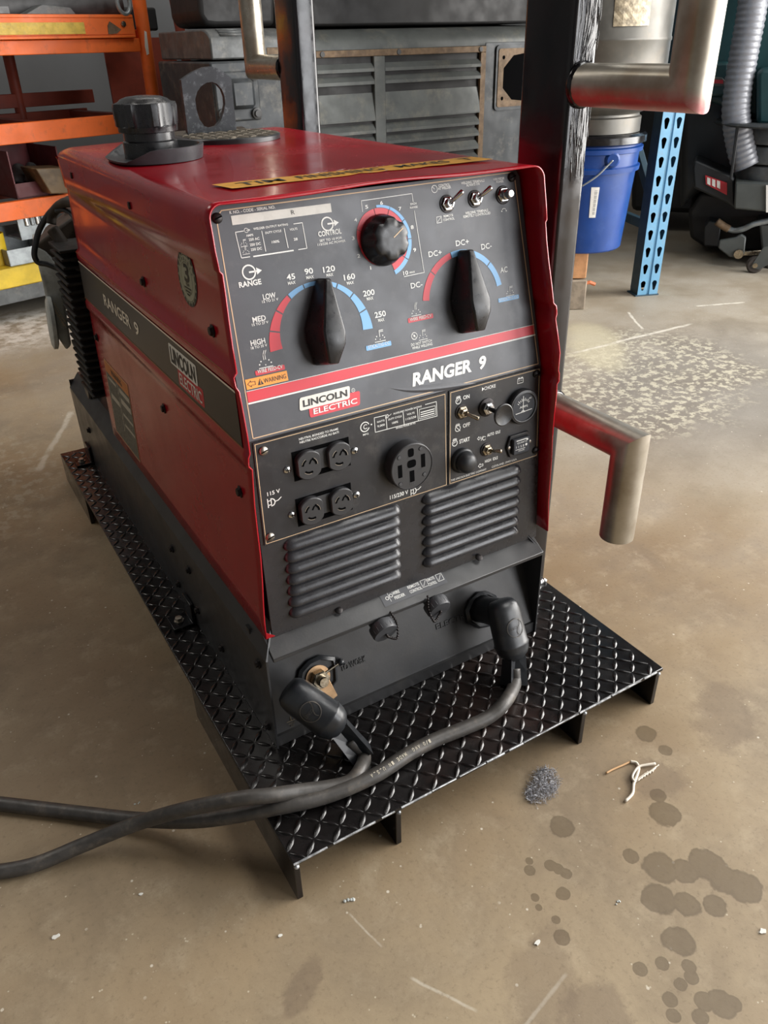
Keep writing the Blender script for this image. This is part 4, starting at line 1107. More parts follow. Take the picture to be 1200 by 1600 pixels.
    arc_icon(*c7(386, 795), 0.0070, True); arc_icon(*c7(905, 688), 0.0065, False); arc_icon(*c6(242, 480), 0.004, False); arc_icon(*c6(255, 528), 0.004, True); arc_icon(*c7(424, 930), 0.0065, False)
    T('RANGE', c6(215, 755), c6(355, 738), 8.5, 0.022); T('CONTROL', c6(710, 438), c6(855, 420), 8, 0.022)
    T('SET TO 10 FOR', c6(718, 472), c6(858, 452), 3.6); T('115/230 AC POWER', c6(705, 496), c6(880, 472), 3.6)
    for s, x0, y0, x1, y1, X0, Y0, X1, Y1 in (('45', 513, 710, 566, 703, 520, 740, 568, 733), ('90', 625, 675, 678, 668, 635, 705, 682, 698), ('120', 740, 663, 815, 653, 760, 690, 803, 684),
                                             ('160', 870, 712, 940, 702, 888, 740, 932, 733), ('200', 990, 812, 1062, 802, 1012, 838, 1053, 831), ('250', 1062, 945, 1132, 936, 1083, 972, 1122, 965)):
        T(s, c6(x0, y0), c6(x1, y1), 8.8, 0.016); T('MAX', c6(X0, Y0), c6(X1, Y1), 4.8, 0.016)
    for s, x0, y0, x1, y1, s2, X0, Y0, X1, Y1 in (('LOW', 365, 832, 445, 820, '12 TO 21 V', 358, 852, 460, 838), ('MED', 300, 975, 383, 962, '15 TO 27 V', 295, 997, 398, 981), ('HIGH', 288, 1120, 380, 1106, '18 TO 35 V', 288, 1142, 390, 1126)):
        T(s, c6(x0, y0), c6(x1, y1), 8.5, 0.016); T(s2, c6(X0, Y0), c6(X1, Y1), 4, 0.014)
    for s, x, y in (('1', 138, 560), ('2', 72, 494), ('3', 42, 396), ('4', 55, 296), ('5', 116, 224), ('6', 198, 202), ('7', 300, 234), ('8', 367, 336), ('9', 381, 461)):
        T(s, c7(x-(3 if s == '1' else 8), y+10), c7(x+(3 if s == '1' else 8), y+8), 5.6, 0.014)
    T('10', c7(318, 602), c7(345, 594), 6.2, 0.014); T('MAX', c7(352, 592), c7(382, 585), 3.0)
    LN([c7(92, 250), c7(85, 190), c7(365, 150), c7(371, 195)], 0.0008); LN([c7(378, 245), c7(432, 585), c7(322, 608)], 0.0008)
    T('EACH', c7(357, 214), c7(390, 208), 3); T('RANGE', c7(355, 234), c7(396, 227), 3)
    T('CONTROL', c7(512, 116), c7(575, 104), 4); T('AT WELDER', c7(510, 132), c7(580, 119), 4)
    a, b = F.px(*c7(489, 125)); ring(m, F, a, b, 0.0042, 0.0050, 0, 360, 0.0005, 18); line(m, F, [(a, b), (a-0.003, b+0.003)], 0.0007)
    T('REMOTE', c7(540, 283), c7(592, 273), 3.6); T('CONTROL', c7(538, 303), c7(600, 292), 3.6)
    LN([c7(500, 280), c7(526, 275), c7(529, 308), c7(502, 313), c7(500, 280)], 0.0007); LN([c7(507, 305), c7(523, 282)], 0.0007)
    T('WELDING TERMINALS', c7(636, 102), c7(765, 82), 4); T('ALWAYS ON', c7(665, 113), c7(738, 101), 4)
    T('WELDING TERMINALS', c7(660, 266), c7(785, 247), 4); T('REMOTELY CONTROLLED', c7(648, 286), c7(798, 262), 4)
    T('WIRE FEEDER', c7(812, 80), c7(875, 70), 3.6); T('POWER', c7(830, 94), c7(870, 87), 3.6)
    a, b = F.px(*c7(873, 250)); ring(m, F, a, b, 0.004, 0.0048, 40, 140, 0.0005, 8); disc(m, F, a-0.004, b+0.001, 0.001); disc(m, F, a+0.004, b+0.001, 0.001)
    T('DC+', c7(458, 500), c7(530, 488), 8.6, 0.006); T('DC+', c7(608, 440), c7(680, 428), 8.6, 0.006); T('DC-', c7(748, 460), c7(805, 449), 8.6, 0.006); T('AC', c7(853, 588), c7(893, 581), 8.6, 0.006); T('DC-', c7(360, 674), c7(424, 662), 8.6, 0.006)
    a, b = F.px(*c7(378, 935)); ring(m, F, a, b, 0.0042, 0.0052, 0, 360, 0.0005, 18); line(m, F, [(a-0.003, b+0.003), (a+0.003, b-0.003)], 0.0008); disc(m, F, a, b, 0.0016)
    T('DO NOT SWITCH', c7(360, 990), c7(475, 968), 4.2); T('WHILE WELDING', c7(366, 1009), c7(478, 986), 4.2)
    a0, a1, b0, b1 = t1; text(m, F, 'WIRE FEED-CV', a0+0.003, b0+0.0022, (a1-a0)-0.006, 0.0048, 0.012, 0, 0.0009)
    a0, a1, b0, b1 = t2; text(m, F, 'WIRE FEED-CV', a0+0.003, b0+0.0020, (a1-a0)-0.006, 0.0042, 0.012, 0, 0.0009)
    a0, a1, b0, b1 = t3; text(m, F, 'STICK/TIG-CC', a0+0.003, b0+0.0022, (a1-a0)-0.006, 0.0044, 0.0, 0, 0.0009)
    a0, a1, b0, b1 = t4; text(m, F, 'STICK/TIG-CC', a0+0.002, b0+0.0016, (a1-a0)-0.004, 0.0036, 0.0, 0, 0.0009)
    T('RANGER  9', c7(368, 1208), c7(772, 1112), 19.5, 0.034, 0.20)
    quad(m, F, [(-0.2295, 0.0445), (0.2436, 0.0445), (0.2436, 0.0466), (-0.2295, 0.0466)], 0.0005); quad(m, F, [(-0.2285, 0.0607), (0.2427, 0.0607), (0.2427, 0.0614), (-0.2285, 0.0614)], 0.0005)
    a, b = F.px(*c8(427, 117)); ring(m, F, a, b, 0.0022, 0.0028, 0, 360, 0.0005, 14); text(m, F, 'R', a-0.001, b-0.0012, 0.002, 0.0025, 0.0)
    wb(m, 'white_print', M['white'], p, merge=False)
    # serial strip
    pp = [F.px(*q) for q in (c6(162, 310), c6(785, 230), c6(792, 283), c6(172, 368))]
    m = MB(); quad(m, F, [(pp[3][0], pp[3][1]), (pp[2][0], pp[3][1]), (pp[1][0], (pp[0][1]+pp[1][1])/2), (pp[0][0], (pp[0][1]+pp[1][1])/2)], 0.0005); ss = wb(m, 'serial_strip', M['strip'], p)
    m = MB(); ptext(m, F, 'R', c6(541, 302), c6(562, 299), 7, 0.0, 0, 0.0008); wb(m, 'strip_letter', M['printdark'], ss)
    # warning tab
    pp = [F.px(*q) for q in (c6(247, 1332), c6(512, 1278), c6(520, 1335), c6(258, 1400))]
    a0, a1 = max(-0.2275, (pp[0][0]+pp[3][0])/2), (pp[1][0]+pp[2][0])/2; b1 = (pp[0][1]+pp[1][1])/2; b0 = max(0.0617, (pp[2][1]+pp[3][1])/2)
    m = MB(); quad(m, F, [(a0, b0), (a1, b0), (a1, b1), (a0, b1)], 0.0007); wt = wb(m, 'warning_tab', M['orange_label'], p)
    m = MB(); L = a1-a0; H = b1-b0
    text(m, F, 'WARNING', a0+L*0.42, b0+H*0.26, L*0.54, H*0.46, 0.0, 0, 0.0010)
    m.add([(a0+L*0.27, b0+H*0.2, 0.0010), (a0+L*0.41, b0+H*0.2, 0.0010), (a0+L*0.34, b0+H*0.82, 0.0010)], [(0, 1, 2)], F)
    line(m, F, [(a0+L*0.04, b0+H*0.5), (a0+L*0.12, b0+H*0.8), (a0+L*0.12, b0+H*0.66), (a0+L*0.22, b0+H*0.66), (a0+L*0.22, b0+H*0.34), (a0+L*0.12, b0+H*0.34), (a0+L*0.12, b0+H*0.2)], 0.0006, 0.0010, True)
    wb(m, 'tab_print', M['printdark'], wt, merge=False)
    m = MB(); line(m, F, [(a0+L*0.34, b0+H*0.42), (a0+L*0.34, b0+H*0.66)], L*0.018, 0.0013); disc(m, F, a0+L*0.34, b0+H*0.31, L*0.012, 0.0013, 8); wb(m, 'tab_mark', M['orange_label'], wt, merge=False)
    # logo
    q = [F.px(*c8(*z)) for z in ((222, 148), (412, 100), (418, 145), (230, 195))]
    a0, a1 = q[0][0], q[1][0]; b1 = (q[0][1]+q[1][1])/2; b0 = (q[2][1]+q[3][1])/2
    sh = (q[0][0]-q[3][0])
    m = MB(); quad(m, F, rounded([(a0+0.000, b0), (a1-0.002, b0), (a1+0.001, b1), (a0+0.003, b1)], 0.0035), 0.0008); wb(m, 'logo_white_tab', M['logo_white'], p)
    m = MB(); text(m, F, 'LINCOLN', a0+0.006, b0+0.0042, (a1-a0)-0.011, (b1-b0)-0.0084, 0.03, 0.10, 0.0011); wb(m, 'logo_dark_lettering', M['printdark'], p, merge=False)
    q = [F.px(*c8(*z)) for z in ((262, 180), (448, 125), (453, 172), (268, 218))]
    A0, A1 = q[0][0], q[1][0]; B0 = (q[2][1]+q[3][1])/2; B1 = b0+0.001
    m = MB(); quad(m, F, rounded([(A0, B0), (A1-0.001, B0), (A1+0.002, B1+0.006), (A0+0.001, B1+0.006)], 0.0035), 0.0005); wb(m, 'logo_red_tab', M['printred'], p)
    m = MB(); text(m, F, 'ELECTRIC', A0+0.006, B0+0.0036, (A1-A0)-0.011, (B1-B0)-0.0062, 0.018, 0.08, 0.0009); wb(m, 'logo_pale_lettering', M['white'], p, merge=False)
    # crease where the label has lifted above the lower plates
    cl = [F.px(*c8(x, y)) for x, y in ((563, 109), (610, 117), (660, 118), (720, 113), (780, 106), (835, 98), (880, 92))]
    rows = []
    for i, (a, b) in enumerate(cl):
        k = math.sin(PI*i/(len(cl)-1)); rows.append([(a, b+0.0070*k+0.0002, 0.0003), (a, b+0.0030*k, 0.0012*k+0.0003), (a, b, 0.0018*k+0.0003), (a, b-0.0020*k, 0.0010*k+0.0003), (a, b-0.0040*k-0.0002, 0.0003)])
    wb(MB().rings(rows, False, False, False, F), 'label_crease', M['panel'], p, smooth=PI, sub=2)
    # corner screws
    for u, w in ((339, 341), (799, 277)): slot_screw(F, *F.px(u, w), p)
    # knobs
    pointer_knob(F, -0.1115, 0.1150, -9, p, 0.96)
    pointer_knob(F, 0.1195, 0.1165, -3, p, 1.0)
    dial_knob(F, DC[0], DC[1]+0.002, p)
    for (u, w), d in ((c7(558, 207), (0.62, 0.55, 0.56)), (c7(712, 180), (0.62, 0.50, 0.60))): toggle(F, u, w, d, p, M['chrome'], 1.0)
    # breaker button at the far right
    a, b = F.px(*c7(866, 158))
    o = wb(MB().lathe([(0.0105, 0), (0.0105, 0.003), (0.0095, 0.004), (0.0095, 0.005)], F.at(a, b), F.n, 6), 'breaker_button', M['chrome'], p)
    wb(MB().lathe([(0.0125, 0), (0.0125, 0.0012), (0.0115, 0.0016)], F.at(a, b), F.n, 24), 'washer', M['darkscrew'], o)
    wb(MB().lathe([(0.0075, 0.004), (0.0070, 0.010), (0.0055, 0.011), (0.0055, 0.019), (0.0045, 0.0200), (0, 0.0202)], F.at(a, b), F.n, 20), 'button_stem', M['chrome'], o, smooth=0.6)

def slot_screw(F, a, b, parent, mat=None, r=0.0062):
    m = MB().lathe([(r*1.02, 0), (r, 0.0020), (r*0.82, 0.0032), (0, 0.0040)], F.at(a, b, 0.0002), F.n, 20)
    o = wb(m, 'panel_screw', mat or M['darkscrew'], parent, smooth=0.7)
    c, s = math.cos(0.3), math.sin(0.3); L = r*0.85; w = r*0.13
    m = MB(); quad(m, F, [(a-L*c+w*s, b-L*s-w*c), (a+L*c+w*s, b+L*s-w*c), (a+L*c-w*s, b+L*s+w*c), (a-L*c-w*s, b-L*s+w*c)], 0.0044); wb(m, 'screw_slot', M['void'], o)

def pointer_knob(F, a, b, deg, parent, k):
    # long tapering bar knob: wide hexagonal waist, thin pointer upwards, blunt tail
    base_ = [(0.0065, 0.070), (0.026, 0.004), (0.0245, -0.013), (0.013, -0.045), (-0.013, -0.045), (-0.0245, -0.013), (-0.026, 0.004), (-0.0065, 0.070)]
    top = [(0.0045, 0.069), (0.0165, 0.002), (0.0150, -0.015), (0.0075, -0.041), (-0.0075, -0.041), (-0.0150, -0.015), (-0.0165, 0.002), (-0.0045, 0.069)]
    hh = [0.024, 0.040, 0.042, 0.036, 0.036, 0.042, 0.040, 0.024]
    an = math.radians(deg); c, s = math.cos(an), math.sin(an)
    def R(p, h): x, y = p[0]*k, p[1]*k; return (a+x*c-y*s, b+x*s+y*c, h)
    m = MB().rings([[R(p, 0.0008) for p in base_], [R((p[0]*0.985, p[1]*0.99), 0.005) for p in base_], [R(p, h) for p, h in zip(top, hh)]], True, True, False, F)
    n0 = 16
    # facetted crown: ridge along the middle
    m.add([R(p, h) for p, h in zip(top, hh)]+[R((0, 0.061), 0.0265), R((0, 0.0), 0.043), R((0, -0.016), 0.0445), R((0, -0.038), 0.0375)],
          [(0, 1, 9, 8), (1, 2, 10, 9), (2, 3, 11, 10), (3, 4, 11), (4, 5, 10, 11), (5, 6, 9, 10), (6, 7, 8, 9), (7, 0, 8)], F)
    return wb(m, 'selector_knob', M['knob'], parent, bevel=0.0028, seg=3)

def dial_knob(F, a, b, parent):
    N = 80
    def ring_(r, h, fl=0.0):
        out = []
        for i in range(N):
            t = 2*PI*i/N; d = 1.0-fl*max(0, math.cos(6*t+0.5))**1.2
            out.append((a+r*d*math.cos(t), b+r*d*math.sin(t), h))
        return out
    m = MB().rings([ring_(0.0325, 0.0008), ring_(0.0328, 0.004), ring_(0.0318, 0.008, 0.02), ring_(0.0278, 0.0235, 0.13), ring_(0.0262, 0.0265, 0.14), ring_(0.0245, 0.0276, 0.13), ring_(0.014, 0.0280)], True, True, True, F)
    k = wb(m, 'output_dial', M['knob'], parent, smooth=0.8)
    m = MB(); an = math.radians(32); line(m, F, [(a+0.003*math.cos(an), b+0.003*math.sin(an)), (a+0.0205*math.cos(an), b+0.0205*math.sin(an))], 0.0013, 0.0285); wb(m, 'pointer_line', M['cream'], k)

def toggle(F, u, w, d, parent, mat, k=1.0):
    a, b = F.px(u, w)
    m = MB().lathe([(0.0118*k, 0), (0.0118*k, 0.0010), (0.0100*k, 0.0014)], F.at(a, b, 0.0003), F.n, 24)
    t = wb(m, 'toggle_switch', M['darkscrew'], parent, smooth=0.6)
    m = MB().lathe([(0.0098*k, 0.001), (0.0098*k, 0.0040), (0.0085*k, 0.0046), (0.0066*k, 0.0048), (0.0066*k, 0.0095), (0.0046*k, 0.0100), (0.0042*k, 0.0080), (0, 0.008)], F.at(a, b), F.n, 6)
    wb(m, 'hex_nut', mat, t)
    D = (F.x*d[0]+F.y*d[1]+F.n*d[2]).normalized(); p = F.at(a, b, 0.007)
    L = 0.024*k
    m = MB().tube([p, p+D*L*0.5, p+D*L*0.88, p+D*L*0.97, p+D*L], [0.0026*k, 0.0030*k, 0.0036*k, 0.0030*k, 0.0012*k], 14)
    wb(m, 'bat_lever', mat, t, smooth=PI)
upper_panel()

def lower_panel():
    F = LOF
    m = MB()
    P = [(-0.246, -0.019), (0.256, -0.019), (0.2505, 0.291), (-0.241, 0.291)]
    m.prism([F.at(a, b, -0.003) for a, b in P], F.n*0.003)
    m.prism([F.at(0.256, -0.019, -0.003), F.at(0.2535, -0.019, -0.003), F.at(0.248, 0.291, -0.003), F.at(0.2505, 0.291, -0.003)], (0, 0.05, 0))
    # louvres: two banks of pressed hoods
    sec = [(1.0, 0.0), (0.92, 0.20), (0.80, 0.44), (0.64, 0.68), (0.46, 0.87), (0.30, 0.97), (0.16, 1.0), (0.06, 0.97), (0.0, 0.88), (0.03, 0.0)]
    def louver(a0, a1, b0, pitch, H=0.0098):
        n = 30; rs = []
        for i in range(n+1):
            t = i/n
            # denser at the ends
            t = 0.5-0.5*math.cos(PI*t)
            a = a0+(a1-a0)*t
            e = min(t, 1-t)*(a1-a0)/0.013
            k = math.sqrt(max(0, 1-(1-min(1, e))**2)) if e < 1 else 1.0
            rs.append([(a, b0+pitch*0.90*(k*s_+(1-k)*0.30), H*k*c+0.0001) for s_, c in sec])
        m.rings(rs, False, False, False, F)
    pitch = 0.0187
    for k in range(7):
        b = 0.0055+k*pitch
        louver(-0.2165+0.0008*k, -0.0225+0.0008*k, b, pitch)
        louver(0.0185+0.0004*k, 0.2130+0.0003*k, b, pitch)
    lp = wb(m, 'louvered_panel', M['louver'], smooth=0.9, merge=False)

    # ---- outlet plate and switch plate
    def plate(name, a0, a1, b0, b1):
        m = MB().prism([F.at(*p, 0.0003) for p in ((a0, b0), (a1[0], b0), (a1[1], b1), (a0+0.004, b1))], F.n*0.0016)
        o = wb(m, name, M['plate'], bevel=0.0003, seg=1)
        m = MB(); e = 0.0025
        line(m, F, [(a0+e, b0+e), (a1[0]-e, b0+e), (a1[1]-e, b1-e), (a0+0.004+e, b1-e)], 0.0010, 0.0024, True)
        wb(m, 'plate_border', M['cream'], o, merge=False)
        return o
    op = plate('outlet_plate', -0.2385, (0.0690, 0.0695), 0.1365, 0.2885)
    swp = plate('switch_plate', 0.0705, (0.2500, 0.2485), 0.1365, 0.2885)
    LF = 0.0024
    m = MB()
    def T(s, a, b, h, off=0.012): ptext(m, F, s, a, b, h, off, 0, LF)
    def LN(pts, w=0.0009): line(m, F, [F.px(*q) for q in pts], w, LF)
    T('NEUTRAL BONDED TO FRAME', c8(226, 300), c8(370, 260), 3.4, 0.014); T('NEUTRE RACCORDE AU BATI', c8(229, 312), c8(372, 272), 3.4, 0.014)
    T('115 V', c8(110, 504), c8(157, 490), 6, 0.02); T('115/230 V', c8(560, 514), c8(627, 498), 6, 0.02)
    def plug(u, w, k):
        a, b = F.px(u, w)
        line(m, F, [(a-k*1.3, b-k), (a-k*1.3, b+k)], k*0.22, LF); line(m, F, [(a-k*1.3, b+k*0.5), (a-k*0.5, b+k*0.5)], k*0.2, LF); line(m, F, [(a-k*1.3, b-k*0.5), (a-k*0.5, b-k*0.5)], k*0.2, LF)
        ring(m, F, a-k*0.5, b, k*0.75, k*1.0, -90, 90, LF, 10); line(m, F, [(a-k*0.5, b-k*0.9), (a-k*0.5, b+k*0.9)], k*0.22, LF); line(m, F, [(a+k*0.5, b), (a+k*1.2, b+k*0.1), (a+k*1.9, b+k*0.6)], k*0.2, LF)
    plug(*c8(132, 525), 0.0062); plug(*c8(652, 484), 0.0056); plug(*c8(552, 210), 0.003)
    LN([c8(540, 208), c8(502, 217), c8(506, 270), c8(733, 210), c8(730, 157), c8(690, 168)]); LN([c8(545, 212), c8(549, 256)]); LN([c8(608, 196), c8(612, 240)]); LN([c8(660, 182), c8(664, 226)])
    T('AUXILIARY POWER RATING', c8(572, 204), c8(676, 178), 2.8); T('WATTS', c8(512, 236), c8(540, 229), 2.8); T('9,000', c8(514, 252), c8(541, 245), 3.2)
    T('DUTY CYCLE', c8(554, 226), c8(603, 214), 2.8); T('100%', c8(568, 240), c8(590, 234), 3.2); T('VOLTS', c8(622, 208), c8(650, 201), 2.8); T('115/230', c8(618, 226), c8(656, 216), 3.2)
    T('SINGLE PHASE 60 HZ', c8(582, 258), c8(654, 238), 2.6)
    LN([c8(668, 186), c8(726, 172), c8(728, 205), c8(669, 221), c8(668, 186)], 0.0007)
    for q in range(3): LN([c8(674, 197+q*8), c8(722, 184+q*8)], 0.0014)
    a, b = F.px(*c8(468, 250)); ring(m, F, a, b, 0.0062, 0.0076, 20, 340, LF, 20); ring(m, F, a+0.001, b, 0.0026, 0.0036, 40, 320, LF, 12); disc(m, F, a+0.0105, b+0.001, 0.0012, LF, 8); text(m, F, 'MFG', a-0.004, b-0.0125, 0.009, 0.0028, 0.01, 0, LF)
    wb(m, 'white_print', M['white'], op, merge=False)
    m = MB()
    T('ON', c8(829, 150), c8(852, 144), 6.0, 0.02); T('OFF', c8(828, 254), c8(854, 246), 6.0, 0.02); T('CHOKE', c8(906, 116), c8(948, 104), 5.2, 0.01)
    T('START', c8(815, 312), c8(853, 300), 6.0, 0.02); T('AUTO  IDLE', c8(917, 288), c8(965, 270), 4.4, 0.014); T('HIGH  IDLE', c8(909, 384), c8(956, 366), 4.4, 0.014)
    T('THE LINCOLN ELECTRIC COMPANY', c8(784, 450), c8(914, 409), 3.0, 0.0); T('CLEVELAND, OHIO U.S.A.', c8(934, 401), c8(1026, 371), 3.0, 0.0)
    def engine_icon(u, w, k, crossed=False):
        a, b = F.px(u, w); ring(m, F, a, b, k*0.78, k, 0, 360, LF, 18)
        line(m, F, [(a-k*0.5, b+k*0.8), (a-k*0.5, b+k*1.35), (a+k*0.5, b+k*1.35), (a+k*0.5, b+k*0.8)], k*0.2, LF); line(m, F, [(a-k*0.75, b+k*1.05), (a+k*0.75, b+k*1.05)], k*0.18, LF)
        if crossed: line(m, F, [(a-k*0.8, b+k*0.8), (a+k*0.8, b-k*0.9)], k*0.2, LF)
        else: ring(m, F, a, b, k*0.3, k*0.48, 30, 210, LF, 8)
    engine_icon(*c8(811, 155), 0.0052); engine_icon(*c8(809, 256), 0.0052, True); engine_icon(*c8(798, 310), 0.0052)
    def arrowl(u, w, k):
        a, b = F.px(u, w); line(m, F, [(a-k, b), (a-k*0.2, b+k*0.8), (a-k*0.2, b+k*0.35), (a+k, b+k*0.35), (a+k, b-k*0.35), (a-k*0.2, b-k*0.35), (a-k*0.2, b-k*0.8)], k*0.2, LF, True)
    arrowl(*c8(888, 292), 0.0036); arrowl(*c8(893, 392), 0.0046); LN([c8(895, 300), c8(902, 284)], 0.0008)
    a, b = F.px(*c8(906, 292)); ring(m, F, a, b, 0.0026, 0.0034, 30, 330, LF, 12)
    a, b = F.px(*c8(1039, 80)); line(m, F, [(a-0.0055, b-0.004), (a+0.0055, b-0.004), (a+0.0055, b+0.003), (a-0.0055, b+0.003)], 0.0009, LF, True); line(m, F, [(a-0.004, b+0.0043), (a-0.0015, b+0.0043)], 0.0018, LF); line(m, F, [(a+0.0015, b+0.0043), (a+0.004, b+0.0043)], 0.0018, LF); line(m, F, [(a-0.0035, b), (a-0.001, b)], 0.0007, LF); line(m, F, [(a+0.001, b), (a+0.0035, b)], 0.0007, LF)
    a, b = F.px(*c8(898, 112)); m.add([(a, b-0.003, LF), (a+0.004, b, LF), (a, b+0.003, LF)], [(0, 1, 2)], F)
    wb(m, 'white_print', M['white'], swp, merge=False)

    # ---- duplex locking outlets
    FL = Frame(F.at(0, 0, 0.0019), F.x, F.y)
    def duplex(u0, w0, u1, w1):
        a0, b0 = F.px(u0, w0); a1, b1 = F.px(u1, w1)
        cy = (b0+b1)/2; ca = (a0+a1)/2
        m = MB().box(ca-0.0435, ca+0.0435, cy-0.0215, cy+0.0215, -0.0005, 0.0006, FL)
        d = wb(m, 'duplex_outlet', M['void'], op)
        m = MB().box(ca-0.021, ca+0.021, cy-0.013, cy+0.016, 0.0005, 0.0012, FL); wb(m, 'mounting_bridge', M['tray_grey'], d)
        for a in (a0, a1):
            n = 36; r = 0.0208
            out = [(a+min(max(r*math.cos(2*PI*k/n), -0.0172), 0.0172), cy+r*math.sin(2*PI*k/n)) for k in range(n)]
            m = MB().rings([[(x, y, 0.0005) for x, y in out], [(x, y, 0.0085) for x, y in out], [(a+(x-a)*0.94, cy+(y-cy)*0.94, 0.0098) for x, y in out]], True, True, True, FL)
            f = wb(m, 'receptacle_face', M['recept'], d, smooth=0.5)
            m = MB()
            for t0, t1 in ((0, 66), (116, 172), (224, 294)): ring(m, FL, a, cy, 0.0086, 0.0117, t0, t1, 0.0101, 8)
            line(m, FL, [(a+0.0005, cy+0.0035), (a+0.003, cy+0.0075)], 0.0022, 0.0101)
            wb(m, 'blade_slots', M['void'], f, merge=False)
            m = MB()
            for t0, t1 in ((0, 66), (116, 172), (224, 294)): ring(m, FL, a, cy, 0.0116, 0.0123, t0, t0+(t1-t0)*0.8, 0.0103, 8)
            wb(m, 'painted_glint', M['zinc'], f, merge=False)  # bright arcs put in as glints along the slot edges
    duplex(478, 724, 525, 709); duplex(483, 796, 529, 779)
    for x, y in ((430, 338), (183, 408), (437, 500), (200, 573)):
        a, b = F.px(*c8(x, y))
        s = wb(MB().lathe([(0.0055, 0), (0.0052, 0.0014), (0.0035, 0.0026), (0, 0.0030)], FL.at(a, b), FL.n, 18), 'outlet_screw', M['chrome'], op, smooth=0.7)
        m = MB(); line(m, FL, [(a-0.0025, b), (a+0.0025, b)], 0.0011, 0.0034); line(m, FL, [(a, b-0.0025), (a, b+0.0025)], 0.0011, 0.0034); wb(m, 'cross_recess', M['void'], s, merge=False)
    # ---- the big four-pole receptacle
    a, b = F.px(632, 722); a -= 0.0; R = 0.0365
    m = MB().lathe([(R, 0), (R, 0.016), (R*0.985, 0.0185), (R*0.95, 0.0195), (R*0.94, 0.0185), (0, 0.0185)], FL.at(a, b), FL.n, 56)
    big = wb(m, 'range_receptacle', M['recept'], op, smooth=0.5)
    m = MB(); h = 0.0188
    quad(m, FL, [(a-0.024, b-0.012), (a-0.017, b-0.012), (a-0.017, b+0.008), (a-0.024, b+0.008)], h); quad(m, FL, [(a+0.016, b-0.006), (a+0.023, b-0.006), (a+0.023, b+0.015), (a+0.016, b+0.015)], h)
    quad(m, FL, [(a-0.0045, b-0.024), (a+0.0035, b-0.024), (a+0.0035, b-0.006), (a-0.0045, b-0.006)], h)
    quad(m, FL, rounded([(a-0.008, b-0.001), (a+0.007, b-0.001), (a+0.007, b+0.011), (a-0.008, b+0.011)], 0.005), h)
    quad(m, FL, rounded([(a-0.006, b+0.016), (a+0.004, b+0.016), (a+0.004, b+0.029), (a-0.006, b+0.029)], 0.004), h)
    for q in ((-0.021, 0.020), (0.016, 0.0245), (-0.021, -0.022), (0.021, -0.018)): disc(m, FL, a+q[0], b+q[1], 0.0034, h, 14)
    wb(m, 'blade_openings', M['void'], big, merge=False)
    m = MB()
    for q in ((-0.021, 0.020), (0.016, 0.0245), (-0.021, -0.022), (0.021, -0.018)): m.lathe([(0.0030, 0), (0.0028, 0.0006), (0, 0.0007)], FL.at(a+q[0], b+q[1], h), FL.n, 14)
    line(m, FL, [(a-0.008, b-0.0015), (a+0.004, b-0.0015)], 0.0009, h+0.0005); line(m, FL, [(a-0.005, b-0.0245), (a+0.004, b-0.0245)], 0.0009, h+0.0005); line(m, FL, [(a-0.006, b+0.0155), (a+0.003, b+0.0155)], 0.0009, h+0.0005)
    text(m, FL, '50A', a-0.0285, b-0.004, 0.0035, 0.0022, 0.0, 0, h+0.0004); text(m, FL, '250V', a+0.010, b-0.010, 0.009, 0.0026, 0.0, 0, h+0.0004); text(m, FL, '125', a-0.004, b-0.029, 0.008, 0.003, 0.0, 0, h+0.0004)
    wb(m, 'moulded_marks', M['tray_grey'], big, merge=False)
    # ---- plate screws
    for q in ((95, 338), (120, 653)): slot_screw(FL, *F.px(*c8(*q)), op, M['zinc'])
    for q in ((1097, 55), (1094, 336)): slot_screw(FL, *F.px(*c8(*q)), swp)
    # ---- engine switches
    toggle(FL, *c8(826, 196), (0.58, -0.30, 0.70), swp, M['nickel'], 1.0)
    toggle(FL, *c8(916, 334), (0.42, 0.16, 0.90), swp, M['nickel'], 0.95)
    a, b = F.px(*c8(824, 372))
    sb = wb(MB().lathe([(0.0205, 0), (0.0205, 0.003), (0.0195, 0.006), (0.0175, 0.0075)], FL.at(a, b), FL.n, 32), 'start_button', M['rubber'], swp, smooth=0.5)
    wb(MB().lathe([(0.0172, 0.004), (0.0170, 0.014), (0.0150, 0.020), (0.0105, 0.0238), (0.005, 0.0252), (0, 0.0255)], FL.at(a, b), FL.n, 32), 'rubber_boot', M['rubber'], sb, smooth=PI)
    # choke: bushing, nut, shaft and mushroom knob
    a, b = F.px(*c8(914, 178))
    m = MB().lathe([(0.0145, 0), (0.0145, 0.002), (0.0120, 0.003)], FL.at(a, b), FL.n, 28); ck = wb(m, 'choke_pull', M['darkscrew'], swp, smooth=0.5)
    wb(MB().lathe([(0.0105, 0.002), (0.0105, 0.0075), (0.0085, 0.0085), (0.0060, 0.0090), (0.0060, 0.013)], FL.at(a, b), FL.n, 6), 'hex_nut', M['chrome'], ck)
    wb(MB().lathe([(0.0035, 0.008), (0.0035, 0.030), (0.0065, 0.032), (0.0145, 0.037), (0.0172, 0.0405), (0.0172, 0.0425), (0.0158, 0.0432), (0.0090, 0.0412), (0, 0.0405)], FL.at(a, b), FL.n, 36), 'pull_knob', M['knob'], ck, smooth=0.7)
    # ammeter
    a, b = F.px(*c8(1040, 172)); R = 0.0285
    m = MB().lathe([(R, 0), (R, 0.007), (R*0.95, 0.0095), (R*0.86, 0.0100), (R*0.80, 0.0080)], FL.at(a, b), FL.n, 48); am = wb(m, 'ammeter', M['plastic'], swp, smooth=0.5)
    m = MB().rings([[(a+q*math.cos(2*PI*k/48), b+q*math.sin(2*PI*k/48), h_) for k in range(48)] for q, h_ in ((R*0.865, 0.0101), (R*0.835, 0.0109), (R*0.80, 0.0101))], True, False, False, FL); wb(m, 'bright_rim', M['tray_grey'], am, smooth=PI)
